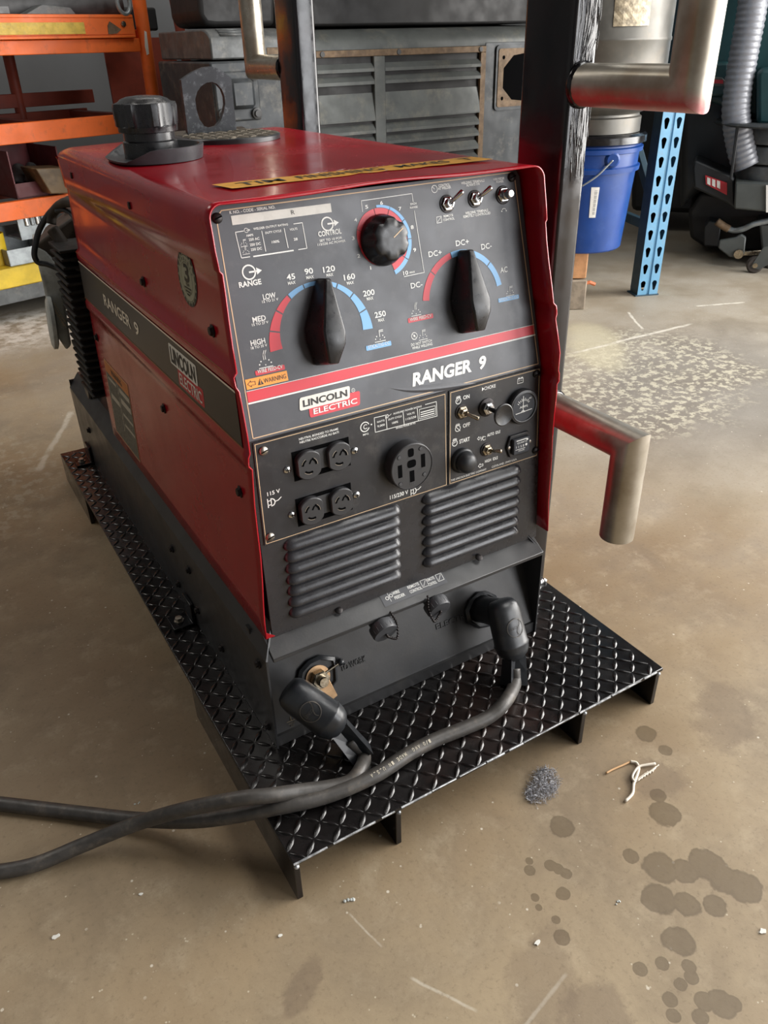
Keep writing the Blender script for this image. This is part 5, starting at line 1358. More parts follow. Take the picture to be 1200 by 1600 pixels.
    m = MB(); disc(m, FL, a, b, R*0.81, 0.0082, 36); wb(m, 'dial_face', M['glass_dark'], am)
    m = MB()
    for k in range(9):
        t = math.radians(40+k*12.5); r0, r1 = 0.0125, 0.0165 if k % 2 else 0.0150
        line(m, FL, [(a-0.001+r0*math.cos(t), b-0.002+r0*math.sin(t)), (a-0.001+r1*math.cos(t), b-0.002+r1*math.sin(t))], 0.0009, 0.0085)
    text(m, FL, 'AMPS', a-0.0085, b-0.001, 0.016, 0.0036, 0.0, 0, 0.0085)
    line(m, FL, [(a-0.002, b+0.018), (a-0.002, b-0.008)], 0.0010, 0.0090); line(m, FL, [(a-0.016, b-0.0085), (a+0.016, b-0.0065)], 0.0010, 0.0086); ring(m, FL, a-0.002, b-0.0085, 0.0028, 0.0038, 0, 180, 0.0087, 8)
    text(m, FL, '60', a+0.010, b+0.011, 0.0045, 0.003, 0.0, 0, 0.0085)
    wb(m, 'dial_print', M['white'], am, merge=False)
    # hour meter
    a, b = F.px(*c8(1030, 312)); w, h = 0.0255, 0.0185
    m = MB().rings([[(a+x*w, b+y*h, z) for x, y in ((-1, 0), (-0.72, -1), (0.72, -1), (1, 0), (0.72, 1), (-0.72, 1))] for z in (0, 0.004)], True, True, True, FL)
    hm = wb(m, 'hour_meter', M['plastic'], swp, bevel=0.001)
    m = MB().rings([[(a+x, b+y, z) for x, y in ((-0.0165, -0.013), (0.0165, -0.013), (0.0165, 0.013), (-0.0165, 0.013))] for z in (0.004, 0.0105)], True, True, True, FL)
    wb(m, 'meter_window', M['glass_dark'], hm, bevel=0.0012)
    m = MB(); lf = 0.0109
    text(m, FL, 'QUARTZ', a-0.010, b+0.005, 0.020, 0.0028, 0.0, 0, lf); line(m, FL, [(a-0.011, b+0.0105), (a+0.009, b+0.0105)], 0.0014, lf)
    text(m, FL, '1 1 5 8', a-0.012, b-0.002, 0.016, 0.0040, 0.0, 0, lf); disc(m, FL, a+0.0085, b+0.0005, 0.0022, lf, 10); disc(m, FL, a+0.0105, b+0.009, 0.0018, lf, 10)
    line(m, FL, [(a-0.013, b-0.0045), (a+0.006, b-0.0045)], 0.0007, lf); text(m, FL, 'HOURS', a-0.007, b-0.0085, 0.012, 0.0024, 0.0, 0, lf)
    wb(m, 'meter_print', M['white'], hm, merge=False)
    for sx in (-1, 1): wb(MB().lathe([(0.0028, 0.004), (0.0026, 0.0055), (0, 0.006)], FL.at(a+sx*w*0.83, b), FL.n, 12), 'meter_screw', M['zinc'], hm, smooth=0.7)
lower_panel()

# ------------------------------------------------------------------ welding leads with rubber terminal boots
def lead(name, label, mount, T, B, tail, path, rad, side, neck=True):
    # mount: stud on the pocket face; T, B: axis of the barrel; tail: end of the square spout; path: cable centre line
    t = thing(name, (tail.x, tail.y, ZT), label, 'welding cable')
    ax = (B-T).normalized()
    # frame of the boot
    fw = Vector((0, -1, 0.0)); fw = (fw-ax*fw.dot(ax)).normalized()       # towards the front of the skid
    sd = ax.cross(fw)
    L = (B-T).length
    m = MB(); N = 32; rs = []
    def oval(c, rx, ry, p=2.4):
        out = []
        for k in range(N):
            a = 2*PI*k/N; ca, sa = math.cos(a), math.sin(a)
            x = math.copysign(abs(ca)**(2/p), ca)*rx; y = math.copysign(abs(sa)**(2/p), sa)*ry
            out.append(c+sd*x+fw*y)
        return out
    W, D = 0.0280, 0.024
    for s_, kx, ky in ((-0.012, 0.45, 0.40), (-0.010, 0.72, 0.68), (-0.003, 0.90, 0.88), (0.008, 0.98, 0.97), (0.02, 1.0, 1.0), (L*0.74, 1.03, 1.03), (L*0.77, 1.08, 1.08), (L*0.80, 1.04, 1.04), (L*0.90, 0.98, 0.98), (L*0.99, 0.86, 0.86), (L*1.06, 0.62, 0.66), (L*1.09, 0.50, 0.56)):
        rs.append(oval(T+ax*s_, W*kx, D*ky))
    m.rings(rs)
    boot = m.build('terminal_boot', M['rubber'], t, smooth=0.9)
    # square spout
    s0 = B+ax*(L*0.02); sdv = (tail-s0); sl = sdv.length; sa = sdv.normalized()
    f2 = (fw-sa*fw.dot(sa)).normalized(); s2 = sa.cross(f2)
    m = MB(); w0, w1, d0, d1 = 0.0150, 0.0175, 0.013, 0.016
    def sq(c, w, d, q): return [c+s2*(-w)+f2*(-d), c+s2*w+f2*(-d), c+s2*w+f2*d, c+s2*(w*0.12)+f2*(d*q), c+s2*(-w)+f2*d]
    m.rings([sq(s0, w0, d0, 0.5), sq(s0+sa*sl*0.55, w1*0.92, d1*0.9, 0.3), sq(tail, w1, d1, 0.2)], True, True, False)
    m.build('boot_spout', M['rubber'], boot, solid=0.002)
    # neck to the stud
    c0 = T+ax*L*0.16; c1 = Vector(mount)
    m = MB(); dn = (c1-c0).normalized()
    m.lathe([(0.024, 0), (0.026, 0.012), (0.024, (c1-c0).length*0.6), (0.025, (c1-c0).length)], c0, dn, 20)
    if neck: m.build('boot_neck', M['rubber'], boot, smooth=PI)
    # moulded badge: ring, wave and tiny letters
    c = T+ax*L*0.40+fw*(D+0.0004)
    fr = Frame(c, sd*side, -ax if side > 0 else -ax)
    fr.n = fw; fr.x = (fr.y.cross(fr.n)).normalized()
    m = MB()
    def curved(a, b): return -(a*a)/(2*W*1.35)*0.9
    vs = []; n = 36; R0, R1 = 0.0150, 0.0165
    for k in range(n):
        an = 2*PI*k/n
        for r in (R0, R1):
            a, b = r*math.cos(an), r*math.sin(an); vs.append((a, b, curved(a, b)+0.0010))
    m.add(vs, [(2*k, 2*k+1, (2*k+3) % (2*n), (2*k+2) % (2*n)) for k in range(n)], fr)
    tmp = MB(); text(tmp, Frame((0, 0, 0), (1, 0, 0), (0, 1, 0)), 'LENCO', -0.0115, -0.002, 0.016, 0.0045, 0.0, 0, 0)
    m.add([(x, y, curved(x, y)+0.0010) for x, y, z in tmp.v], tmp.f, fr)
    for k in range(10):
        u = k/9; b = -0.013+0.027*u; a = 0.006+0.0045*math.sin((u-0.5)*PI*1.6)
        u2 = (k+1)/9; b2 = -0.013+0.027*u2; a2 = 0.006+0.0045*math.sin((u2-0.5)*PI*1.6)
        if k < 9: m.add([(a-0.0008, b, curved(a, b)+0.001), (a+0.0008, b, curved(a, b)+0.001), (a2+0.0008, b2, curved(a2, b2)+0.001), (a2-0.0008, b2, curved(a2, b2)+0.001)], [(0, 1, 2, 3)], fr)
    m.build('boot_badge', M['cable'], boot, merge=False)
    # cable
    P = catmull([s0+sa*sl*0.45]+path, 10)
    cb = MB().tube(P, rad, 18).build('cable', M['cable'], t, smooth=PI)
    return t, boot, cb, P

Rc = 0.0112
PFR = Frame((XC, 0.203, 0.104), (1, 0, 0), (0, 0.059, 0.171))
def onpocket(u, w): return hit(u, w, PFR.o, PFR.n)
mount = onpocket(748, 950)
T = Vector(ony(785, 948, 0.165)); B = Vector(ony(803, 1022, 0.128)); tail = Vector(ony(803, 1070, 0.104))
zd = ZT+Rc+0.0015
path = [tail+Vector((0.001, -0.001, 0.004)), Vector(onz(790, 1096, zd+0.010)), Vector(onz(764, 1120, zd+0.002)), Vector(onz(725, 1138, zd)), Vector(onz(680, 1156, zd)), Vector(onz(640, 1177, zd)), Vector(onz(585, 1212, zd)), Vector(onz(512, 1243, zd)), Vector(onz(430, 1262, zd+0.002)),
        Vector(onz(320, 1281, 0.060)), Vector(onz(224, 1281, 0.026)), Vector(onz(128, 1271, 0.0125)), Vector(onz(0, 1256, 0.0115)), Vector(onz(-150, 1240, 0.0115)), Vector(onz(-420, 1215, 0.0115)), Vector((-1.0, 0.95, 0.0115)), Vector((-1.9, 1.05, 0.0115))]
EL, eb, ecb, EP = lead('electrode_lead', 'grey welding cable from the right hand boot, with pale printing, crossing under the other cable', mount, T, B, tail, path, Rc, 1)

mount = onpocket(500, 1066)
T = Vector(ony(457, 1083, 0.186)); B = Vector(ony(527, 1134, 0.138)); tail = Vector(ony(566, 1180, 0.112))
path = [tail+Vector((0.002, -0.001, -0.0)), Vector(onz(562, 1204, zd+0.002)), Vector(onz(545, 1222, zd)), Vector(onz(515, 1230, zd+0.002)), Vector(onz(469, 1236, zd+0.012)), Vector(onz(420, 1243, zd+0.026)), Vector(onz(373, 1248, zd+0.026)), Vector(onz(288, 1265, 0.091)),
        Vector(onz(213, 1287, 0.052)), Vector(onz(128, 1321, 0.022)), Vector(onz(53, 1351, 0.012)), Vector(onz(-20, 1364, 0.0115)), Vector(onz(-160, 1376, 0.0115)), Vector(onz(-400, 1370, 0.0115)), Vector((-1.2, 0.45, 0.0115)), Vector((-2.0, 0.75, 0.0115))]
WK, wbt, wcb, WP = lead('work_lead', 'grey welding cable from the left hand boot, lying on top where the two cables cross', mount, T, B, tail, path, Rc*0.97, 1, False)

# printing along the electrode lead
m = MB()
fine = []
for a, b in zip(EP[:-1], EP[1:]):
    for k in range(8): fine.append(a+(b-a)*(k/8))
def idx_near(px):
    best, bi = 1e9, 0
    for i, p in enumerate(fine):
        d = p-CP; z = d.dot(CFW); u = 600+CF*d.dot(CR)/z
        if abs(u-px) < best and i > 200: best = abs(u-px); bi = i
    return bi
seq = fine[idx_near(668):]
def letters(seq, s, size):
    i = 0
    for ch in s:
        if ch != ' ' and i < len(seq)-3:
            p = seq[i]; d = (seq[i+2]-seq[i]).normalized(); up = Vector((-0.25, -0.45, 0.85))
            n = (up-d*up.dot(d)).normalized()
            fr = Frame(p+n*(Rc+0.0005), d, n.cross(d))
            text(m, fr, ch, -size*0.3, -size*0.5, size*0.6, size, 0.01, 0, 0)
        acc = 0
        while acc < size*0.85 and i < len(seq)-2:
            acc += (seq[i+1]-seq[i]).length; i += 1
letters(seq, '1/0 AWG  MADE IN U.S.A', 0.0056)
m.build('cable_print', M['warn_light'], ecb, merge=False)

# lug, stud and nut of the work terminal, and the flared flange rings behind both boots
def terminal(c, nm, tilt, show):
    fr = Frame(c, (1, 0, 0), (0, 0.059, 0.171))
    n = 7; pts = []
    rnd = random.Random(4 if show else 6)
    out = [(0.000, 0.034), (0.020, 0.030), (0.040, 0.012), (0.036, -0.004), (0.026, -0.026), (0.0, -0.034), (-0.026, -0.028), (-0.038, -0.006), (-0.034, 0.012), (-0.020, 0.029)]
    c_, s_ = math.cos(tilt), math.sin(tilt)
    out = [(a*c_-b*s_, a*s_+b*c_) for a, b in out]
    m = MB().rings([[(a, b, 0.0005) for a, b in out], [(a, b, 0.006) for a, b in out], [(a*0.86, b*0.86, 0.010) for a, b in out], [(a*0.80, b*0.80, 0.005) for a, b in out]], True, True, True, fr)
    f = wb(m, nm, M['rubber'], smooth=0.7)
    if show:
        wb(MB().lathe([(0.021, 0.006), (0.021, 0.008), (0.010, 0.0085)], fr.o, fr.n, 28), 'flat_washer', M['brass'], f, smooth=0.5)
        wb(MB().lathe([(0.0155, 0.008), (0.0155, 0.020), (0.0135, 0.022), (0.008, 0.022)], fr.o, fr.n, 6), 'stud_nut', M['nickel'], f)
        wb(MB().lathe([(0.0088, 0.010), (0.0088, 0.030), (0.0075, 0.032), (0, 0.032)], fr.o, fr.n, 22), 'terminal_stud', M['nickel'], f, smooth=0.5)
        m = MB().prism([fr.at(a, b, 0.008) for a, b in ((-0.013, 0.006), (0.013, 0.006), (0.024, -0.040), (0.006, -0.046))], fr.n*0.004); wb(m, 'cable_lug', M['brass'], f, bevel=0.001)
        wb(MB().tube([fr.at(0.012, 0.003, 0.008), fr.at(0.040, 0.010, 0.008)], 0.0022, 10), 'boot_strap', M['nickel'], f)
        wb(MB().lathe([(0, -0.006), (0.0055, -0.003), (0.0062, 0), (0.0055, 0.003), (0, 0.006)], fr.at(0.043, 0.011, 0.008), n=14), 'strap_button', M['rubber'], f, smooth=PI)
p1 = onpocket(494, 1057); terminal(p1, 'work_terminal', 0.25, True)
p2 = onpocket(752, 952); terminal(p2, 'electrode_terminal', -0.5, False)

# ------------------------------------------------------------------ orange storage rack at the back left, turned 15 degrees
TH = math.radians(15)
RX = Vector((math.cos(TH), math.sin(TH), 0)); RY = Vector((-math.sin(TH), math.cos(TH), 0)); RP = Vector((0.1, 3.2, 0))
def rk(x, d, z): return RP+RX*x+RY*d+Vector((0, 0, z))
def rpx(u, w, d=0.0):
    p = hit(u, w, RP+RY*d, RY)-RP; return (p.dot(RX), p.z)
class RF:   # frame adaptor: local x, depth, z
    def at(self, x, d, z): return rk(x, d, z)
RFR = RF()
def rbox(x0, x1, d0, d1, z0, z1, mb=None): return (mb or MB()).box(x0, x1, d0, d1, z0, z1, RFR)

def rack():
    t = thing('storage_rack', rk(0.3, 0.3, 0), 'orange steel storage rack with sloping tube post, standing by the grey back wall', 'rack')
    # front tube post at the right, leaning back a little
    def post(px, d, r, mat):
        pts = [rk(*(lambda q: (q[0], d, q[1]))(rpx(u, w, d))) for u, w in px]
        top = pts[0]+(pts[0]-pts[1]).normalized()*0.5; k = pts[1].z/(pts[0].z-pts[1].z); bot = pts[1]+(pts[1]-pts[0])*k
        return MB().tube([top, pts[0], pts[1], bot], r, 18)
    po = post(((217, 0), (239, 150)), 0.0, 0.030, M['orange']).build('tube_post', M['orange'], t, smooth=PI)
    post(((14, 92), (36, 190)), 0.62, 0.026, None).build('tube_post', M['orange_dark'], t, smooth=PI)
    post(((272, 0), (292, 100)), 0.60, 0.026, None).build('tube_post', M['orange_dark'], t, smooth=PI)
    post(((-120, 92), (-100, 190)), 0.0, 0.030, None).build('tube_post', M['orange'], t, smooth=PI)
    m = MB(); A_ = [rk(*(lambda q: (q[0], -0.0305, q[1]))(rpx(u, w, -0.0305))) for u, w in ((226, 48), (229, 50), (233, 84), (230, 86), (227, 72))]
    m.prism(A_, RY*0.004); m.build('paint_scuff', M['scuff'], po)
    # shelf beams
    for z0, z1, x1, nm in ((1.020, 1.072, 0.895, 'shelf_beam'), (0.700, 0.778, 0.90, 'shelf_beam'), (0.408, 0.482, 0.90, 'shelf_beam'), (0.070, 0.140, 0.90, 'bottom_beam')):
        mt = M['orange'] if nm == 'shelf_beam' else M['greymetal']
        b = rbox(-0.62, x1, -0.012, 0.020, z0, z1).build(nm, mt, t, bevel=0.003)
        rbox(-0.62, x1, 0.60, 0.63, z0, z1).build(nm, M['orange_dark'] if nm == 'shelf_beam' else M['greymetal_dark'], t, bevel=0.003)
        if nm != 'shelf_beam' or z0 > 1:
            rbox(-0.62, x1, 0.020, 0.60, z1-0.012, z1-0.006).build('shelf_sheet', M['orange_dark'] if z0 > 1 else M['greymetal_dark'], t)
        else:
            for k in range(4): rbox(-0.55+k*0.45, -0.50+k*0.45, 0.02, 0.6, z1-0.03, z1-0.006).build('shelf_crossbar', M['orange_dark'], t)
    for z0, z1 in ((0.80, 0.86),):
        rbox(0.02, 0.95, 0.60, 0.625, z0, z1).build('rear_rail', M['orange_dark'], t, bevel=0.003)
    a = rpx(162, 78, 0.58); b = rpx(285, 160, 0.58)
    rbox(a[0], b[0], 0.575, 0.585, b[1]-0.02, a[1]+0.05).build('rear_panel', M['orange_dark'], t)
    rbox(0.80, 0.86, 0.02, 0.60, 1.03, 1.075).build('side_rail', M['orange'], t, bevel=0.003)
    rbox(0.905, 0.935, 0.02, 0.60, 1.05, 1.105).build('side_rail', M['orange'], t, bevel=0.003)
    return t
rack()

def rack_goods():
    # drawer on the top shelf with a worn yellow strip across its lip
    t = thing('steel_tray', rk(0.35, 0.2, 1.072), 'orange steel tray with a worn yellow strip, on the top shelf of the rack', 'tray')
    m = rbox(-0.45, 0.865, -0.03, 0.35, 1.074, 1.090); rbox(-0.45, 0.865, -0.03, -0.022, 1.074, 1.157, m); rbox(-0.45, 0.865, -0.034, 0.02, 1.148, 1.160, m); rbox(0.86, 0.868, -0.03, 0.35, 1.074, 1.157, m); rbox(-0.45, 0.865, -0.036, -0.022, 1.074, 1.083, m)
    m.build('tray_body', M['orange'], t, bevel=0.002, merge=False)
    rbox(-0.45, 0.63, -0.0335, -0.030, 1.090, 1.132).build('yellow_strip', M['yellow'], t, bevel=0.001)
    m = MB().lathe([(0.012, 0), (0.011, 0.006), (0, 0.008)], rk(0.815, -0.031, 1.125), -RY, 12); m.build('rivet', M['nickel'], t, smooth=0.6)
    p = [rk(0.735, -0.034, 1.088), rk(0.775, -0.034, 1.09), rk(0.80, -0.034, 1.105), rk(0.75, -0.034, 1.135), rk(0.738, -0.034, 1.12)]
    MB().prism(p, RY*0.003).build('scraped_patch', M['rust'], t)
    # things lying in the drawer / on the top shelf
    a = rpx(-60, 14, 0.15); b = rpx(182, 8, 0.15)
    m = MB().tube([rk(a[0], 0.15, a[1]), rk(b[0], 0.15, b[1])], 0.062, 24)
    single(m, 'steel_pipe', M['greymetal_dark'], 'thick dark grey pipe lying across the top of the orange tray', 'pipe', loc=rk(0.3, 0.15, 1.16), smooth=0.6)
    m = rbox(-0.2, 0.34, 0.0, 0.10, 1.161, 1.190); single(m, 'flat_bar', M['greymetal'], 'flat light grey bar on the orange tray edge in front of the thick pipe', 'bar', loc=rk(0.1, 0.05, 1.161), bevel=0.003)
    m = MB().prism([rk(0.40, 0.0, 1.161), rk(0.62, 0.0, 1.161), rk(0.60, 0.0, 1.185), rk(0.48, 0.0, 1.195)], RY*0.07); single(m, 'bent_plate', M['greymetal'], 'bent grey plate scrap on the orange tray edge beside the sloping post', 'scrap', loc=rk(0.5, 0.03, 1.161), bevel=0.002)
    c = rk(*(lambda q: (q[0], -0.03, q[1]))(rpx(193, 4, -0.03)))
    m = MB(); pts = []
    for k in range(25):
        q = 2*PI*k/24; pts.append(c+RX*0.030*math.cos(q)+Vector((0, 0, 0.042*math.sin(q))))
    m.tube(pts, 0.009, 10, False)
    single(m, 'ring_hook', M['galv'], 'pale steel ring hanging at the orange tray corner by the sloping post', 'ring', loc=c, smooth=PI)
    m = rbox(1.0, 1.17, 0.25, 0.45, 1.105, 1.20); single(m, 'rubber_block', M['black_dust'], 'dark block on the rack just right of the sloping post', 'block', loc=rk(1.08, 0.35, 1.105), bevel=0.01)
    # bin of tube offcuts on the third beam
    x0, _ = rpx(26, 315, 0.05); x1, _ = rpx(100, 300, 0.05); zb = 0.482
    t = thing('parts_bin', rk((x0+x1)/2, 0.15, zb), 'maroon open fronted bin on the lower orange beam, half hidden by the red cover', 'bin')
    m = rbox(x0, x1, 0.03, 0.035, zb, zb+0.062); rbox(x0, x0+0.005, 0.03, 0.32, zb, zb+0.19, m); rbox(x1-0.005, x1, 0.03, 0.32, zb, zb+0.19, m); rbox(x0, x1, 0.315, 0.32, zb, zb+0.22, m); rbox(x0, x1, 0.03, 0.32, zb, zb+0.006, m)
    m.build('bin_body', M['maroon'], t, merge=False)
    for nm, lab, u0, w0, u1, w1, r in (('tube_offcut', 'left of two grey tube offcuts leaning in the maroon bin', 30, 295, 42, 266, 0.030), ('tube_offcut', 'right of two grey tube offcuts leaning in the maroon bin', 45, 298, 62, 263, 0.026)):
        a = rpx(u0, w0, 0.14); b = rpx(u1, w1, 0.14)
        A, B_ = rk(a[0], 0.14, zb+0.035), rk(b[0], 0.22, b[1])
        m = MB().tube([A, B_], r, 18, False); m2 = MB().tube([A, B_], r*0.8, 18, False); m.add(m2.v, m2.f)
        single(m, nm, M['greymetal'], lab, 'tube', 'tube offcuts in the maroon bin', loc=A, smooth=PI, merge=False)
    P = [rpx(*q, -0.05) for q in ((56, 264), (108, 262), (110, 302), (80, 303))]
    m = MB().prism([rk(a, -0.05, max(b, zb)) for a, b in P], RY*0.16)
    single(m, 'metal_scoop', M['brownbox'], 'oily brown angular steel scoop beside the maroon bin', 'scoop', loc=rk(P[3][0], 0.0, zb), bevel=0.004)
    # lower bay: perforated bracket, shallow channel, yellow can, yellow tray
    x0, _ = rpx(21, 345, 0.1); x1, _ = rpx(75, 345, 0.1); _, z1 = rpx(40, 345, 0.1); _, z0 = rpx(45, 371, 0.1)
    t = thing('slotted_bracket', rk((x0+x1)/2, 0.1, z0), 'grey steel bracket with a row of slots, hung under the lower orange beam', 'bracket')
    m = rbox(x0, x1, 0.06, 0.07, z0, 0.43); rbox(x0, x1, 0.07, 0.20, z0, z0+0.008, m); m.build('bracket_plate', M['galv'], t, merge=False)
    for k in range(5):
        xx = x0+0.03+(x1-x0-0.04)*k/4.6; rbox(xx, xx+0.016, 0.050, 0.060, z0+0.055, z0+0.105).build('pressed_slot', M['chrome'] if k % 2 == 0 else M['galv'], t, bevel=0.004)
    zt = 0.140
    x0, z1 = rpx(10, 392, -0.02); x1, _ = rpx(62, 392, -0.02); _, zz = rpx(12, 418, -0.02)
    yt = rbox(-0.4, 0.20, -0.03, 0.26, zt, zt+0.006); rbox(-0.4, 0.20, -0.03, -0.024, zt, zz, yt)
    rbox(-0.4, 0.20, -0.03, 0.26, zz-0.006, zz, yt)
    single(yt, 'yellow_tray', M['yellow_paint'], 'bright yellow steel tray on the bottom shelf of the rack', 'tray', loc=rk(-0.1, 0.1, zt), bevel=0.002, merge=False)
    m = MB(); e = 0.004
    rbox(x0, x1+0.06, -0.02, -0.016, zz, z1, m); rbox(x0, x0+e, -0.02, 0.22, zz, z1, m); rbox(x1+0.056, x1+0.06, -0.02, 0.22, zz, z1, m); rbox(x0, x1+0.06, 0.216, 0.22, zz, z1+0.06, m); rbox(x0, x1+0.06, -0.02, 0.22, zz, zz+e, m)
    single(m, 'sheet_metal_pan', M['galv'], 'galvanised sheet metal pan standing on the yellow tray', 'pan', loc=rk((x0+x1)/2, 0.1, zz), bevel=0.001, merge=False)
    c = rpx(0, 400, 0.08); m = MB().lathe([(0.045, 0), (0.048, 0.13), (0.043, 0.13), (0.040, 0.02), (0, 0.02)], rk(c[0]-0.012, 0.08, zz), n=24)
    single(m, 'yellow_can', M['yellow_paint'], 'yellow open can on the yellow tray at the left picture edge', 'can', loc=rk(c[0]-0.012, 0.08, zz), smooth=0.6)
    # pipe end on the floor below
    A = rk(-0.14, -0.02, 0.062); B_ = rk(-0.16, 0.5, 0.062)
    m = MB().tube([A, B_], 0.060, 28, False); m2 = MB().tube([A, B_], 0.050, 28, False); m.add(m2.v, m2.f)
    m.rings([[A+RX*r*math.cos(2*PI*k/28)+Vector((0, 0, r*math.sin(2*PI*k/28))) for k in range(28)] for r in (0.050, 0.060)], True, False, False)
    single(m, 'pipe_offcut', M['greymetal'], 'grey pipe offcut lying on the floor under the bottom shelf of the rack', 'pipe', loc=rk(-0.15, 0.2, 0), smooth=0.6, merge=False)
rack_goods()

# ------------------------------------------------------------------ grey louvred machine behind the welder
def machine():
    Y = 2.60
    def P(u, w, y=Y): p = ony(u, w, y); return p.x, p.z
    xl, xr = P(325, 100)[0], P(866, 100)[0]; x_split = P(446, 100)[0]
    t = thing('diesel_compressor', (1.7, 2.9, 0), 'weathered grey machine with louvred side panel behind the rack posts', 'machine')
    ztop = P(600, 44)[1]; zsh = P(600, 82)[1]
    # main hood: rounded shoulder profile swept along x
    def hood(x0, x1, nm, mat, y0=Y, zt=ztop, zs=zsh):
        prof = [(y0, 0.12), (y0, zs), (y0+0.010, zs+0.012)]
        for k in range(7):
            a = math.radians(k*15); prof.append((y0+0.02+0.10*(1-math.cos(a)), zs+0.014+(zt-zs-0.014)*math.sin(a)))
        prof += [(y0+0.6, zt+0.02), (y0+0.6, 0.12)]
        m = MB().rings([[(x0, y, z) for y, z in prof], [(x1, y, z) for y, z in prof]])
        return m.build(nm, mat, t, smooth=0.5)
    h = hood(x_split, xr, 'hood', M['hood'])
    for i, x in enumerate((1.1, 2.3)): MB().box(x, x+0.10, Y+0.02, Y+0.58, 0.0, 0.13).build('skid_foot', M['hood_dark'], t)
    # louvred panel in a rusty frame
    xa, za = P(440, 95); xb, _ = P(757, 70); zt_ = P(620, 76)[1]; zb_ = P(745, 250)[1]-0.25
    xm0, _ = P(581, 120); xm1, _ = P(598, 120)
    F0 = Y-0.016
    m = MB(); m.box(xa, xb, F0, Y+0.01, zt_-0.024, zt_); m.box(xb-0.030, xb, F0, Y+0.01, zb_, zt_-0.024); m.box(xa, xb, F0, Y+0.01, zb_-0.03, zb_)
    fr = m.build('louver_frame', M['rust'], t, bevel=0.002, merge=False)
    for u in (500, 620, 748):
        x, _ = P(u, 72); MB().lathe([(0.011, 0), (0.010, 0.004), (0, 0.005)], (x, F0, zt_-0.012), (0, -1, 0), 12).build('frame_bolt', M['greymetal_dark'], fr, smooth=0.6)
    MB().box(xa, xb-0.03, Y-0.002, Y+0.004, zb_, zt_-0.024).build('louver_dark_backing', M['black_dust'], t)  # black backing stands in for the shade between the slats
    slats = [(95, 108), (114, 127), (140, 182), (187, 201), (206, 219), (226, 240), (246, 258), (264, 276)]
    sm = MB()
    for k, (a, b) in enumerate(slats):
        z1 = P(660, a)[1]; z0 = P(660, b)[1]
        for x0, x1 in ((xa, xm0), (xm1, xb-0.03)):
            dz = 0.012 if k != 2 else 0.006
            sm.prism([(x0, Y-0.001, z1), (x0, Y-0.004, z1), (x0, Y-0.022, z0+dz), (x0, Y-0.022, z0), (x0, Y-0.016, z0), (x0, Y-0.001, z1-0.004)], (x1-x0, 0, 0))
    sm.build('louver_slats', M['hood'], t, merge=False)
    MB().box(xm0, xm1, Y-0.022, Y+0.002, zb_, zt_-0.024).build('louver_mullion', M['hood'], t, bevel=0.003)
    # right hand strip with the notched rusty opening
    x0, z1 = P(777, 76); z0 = P(780, 167)[1]; x1 = x0+0.20; d = 0.062
    zc = (z0+z1)/2
    MB().box(xb+0.004, xr, Y-0.004, Y, 0.2, P(780, 66)[1]).build('side_sheet', M['hood_dark'], t, bevel=0.002)
    m = MB().rings([[(x, Y-0.012, z) for x, z in rounded([(x0-0.012, z0-0.014), (x1, z0-0.014), (x1, z1+0.014), (x0-0.012, z1+0.014)], 0.02)], [(x, Y-0.004, z) for x, z in rounded([(x0-0.012, z0-0.014), (x1, z0-0.014), (x1, z1+0.014), (x0-0.012, z1+0.014)], 0.02)]])
    op = m.build('opening_rim', M['hood_dark'], t)
    m = MB().rings([[(x, Y-0.015, z) for x, z in rounded([(x0, z0), (x1, z0), (x1, z1), (x0, z1)], 0.012)], [(x, Y-0.011, z) for x, z in rounded([(x0, z0), (x1, z0), (x1, z1), (x0, z1)], 0.012)]])
    m.build('rusty_plate', M['rust'], op)
    m = MB().prism([(x0+0.030, Y-0.0156, zc+0.04), (x0+0.085, Y-0.0156, z1-0.028), (x1, Y-0.0156, z1-0.015), (x1, Y-0.0156, z0+0.015), (x0+0.085, Y-0.0156, z0+0.028), (x0+0.030, Y-0.0156, zc-0.04)], (0, 0.002, 0))
    m.build('dark_opening', M['void'], op)
    for z in (z0+0.035, z1-0.035): MB().lathe([(0.008, 0), (0, 0.0006)], (x0+0.028, Y-0.0152, z), (0, -1, 0), 14).build('bolt_hole', M['void'], op)
    # left end: rounded ribbed cover over a boxed casing with a bolted lid
    x0, z1 = P(324, 45); z0 = P(324, 94)[1]
    prof = [(Y-0.01, z0), (Y-0.01, z0+0.06)]
    for k in range(1, 7):
        a = math.radians(k*15); prof.append((Y-0.01+0.09*(1-math.cos(a)), z0+0.06+(z1-z0-0.06)*math.sin(a)))
    prof += [(Y+0.6, z1), (Y+0.6, z0)]
    m = MB().rings([[(x0, y, z) for y, z in prof], [(x_split, y, z) for y, z in prof]]); ec = m.build('end_cover', M['greymetal'], t, smooth=0.5, bevel=0.006)
    xr0, _ = P(344, 60); xr1, _ = P(384, 60)
    for k in range(3):
        i = 3+k; y, z = prof[i]; y2, z2 = prof[i+1]
        MB().tube([(xr0, y-0.001, z), (xr1, y-0.001, z)], 0.0065, 8).build('cover_rib', M['greymetal'], ec, smooth=PI)
    xk, zk = P(318, 100); zl = 0.2
    m = MB().box(x0-0.02, x_split-0.02, Y-0.035, Y+0.6, zl, P(340, 96)[1]); cs = m.build('casing', M['hood_dark'], t, bevel=0.008)
    a0, b1 = P(345, 112); a1, b0 = P(402, 186)
    m = MB().box(a0-0.05, a1, Y-0.048, Y-0.034, b0, b1); m.build('casing_lid', M['hood_dark'], cs, bevel=0.010, seg=3)
    c0, d1 = P(350, 123); c1, d0 = P(389, 168)
    m = MB().box(c0-0.01, c1, Y-0.085, Y-0.046, d0, d1); m.build('lid_boss', M['hood_dark'], cs, bevel=0.014, seg=1)
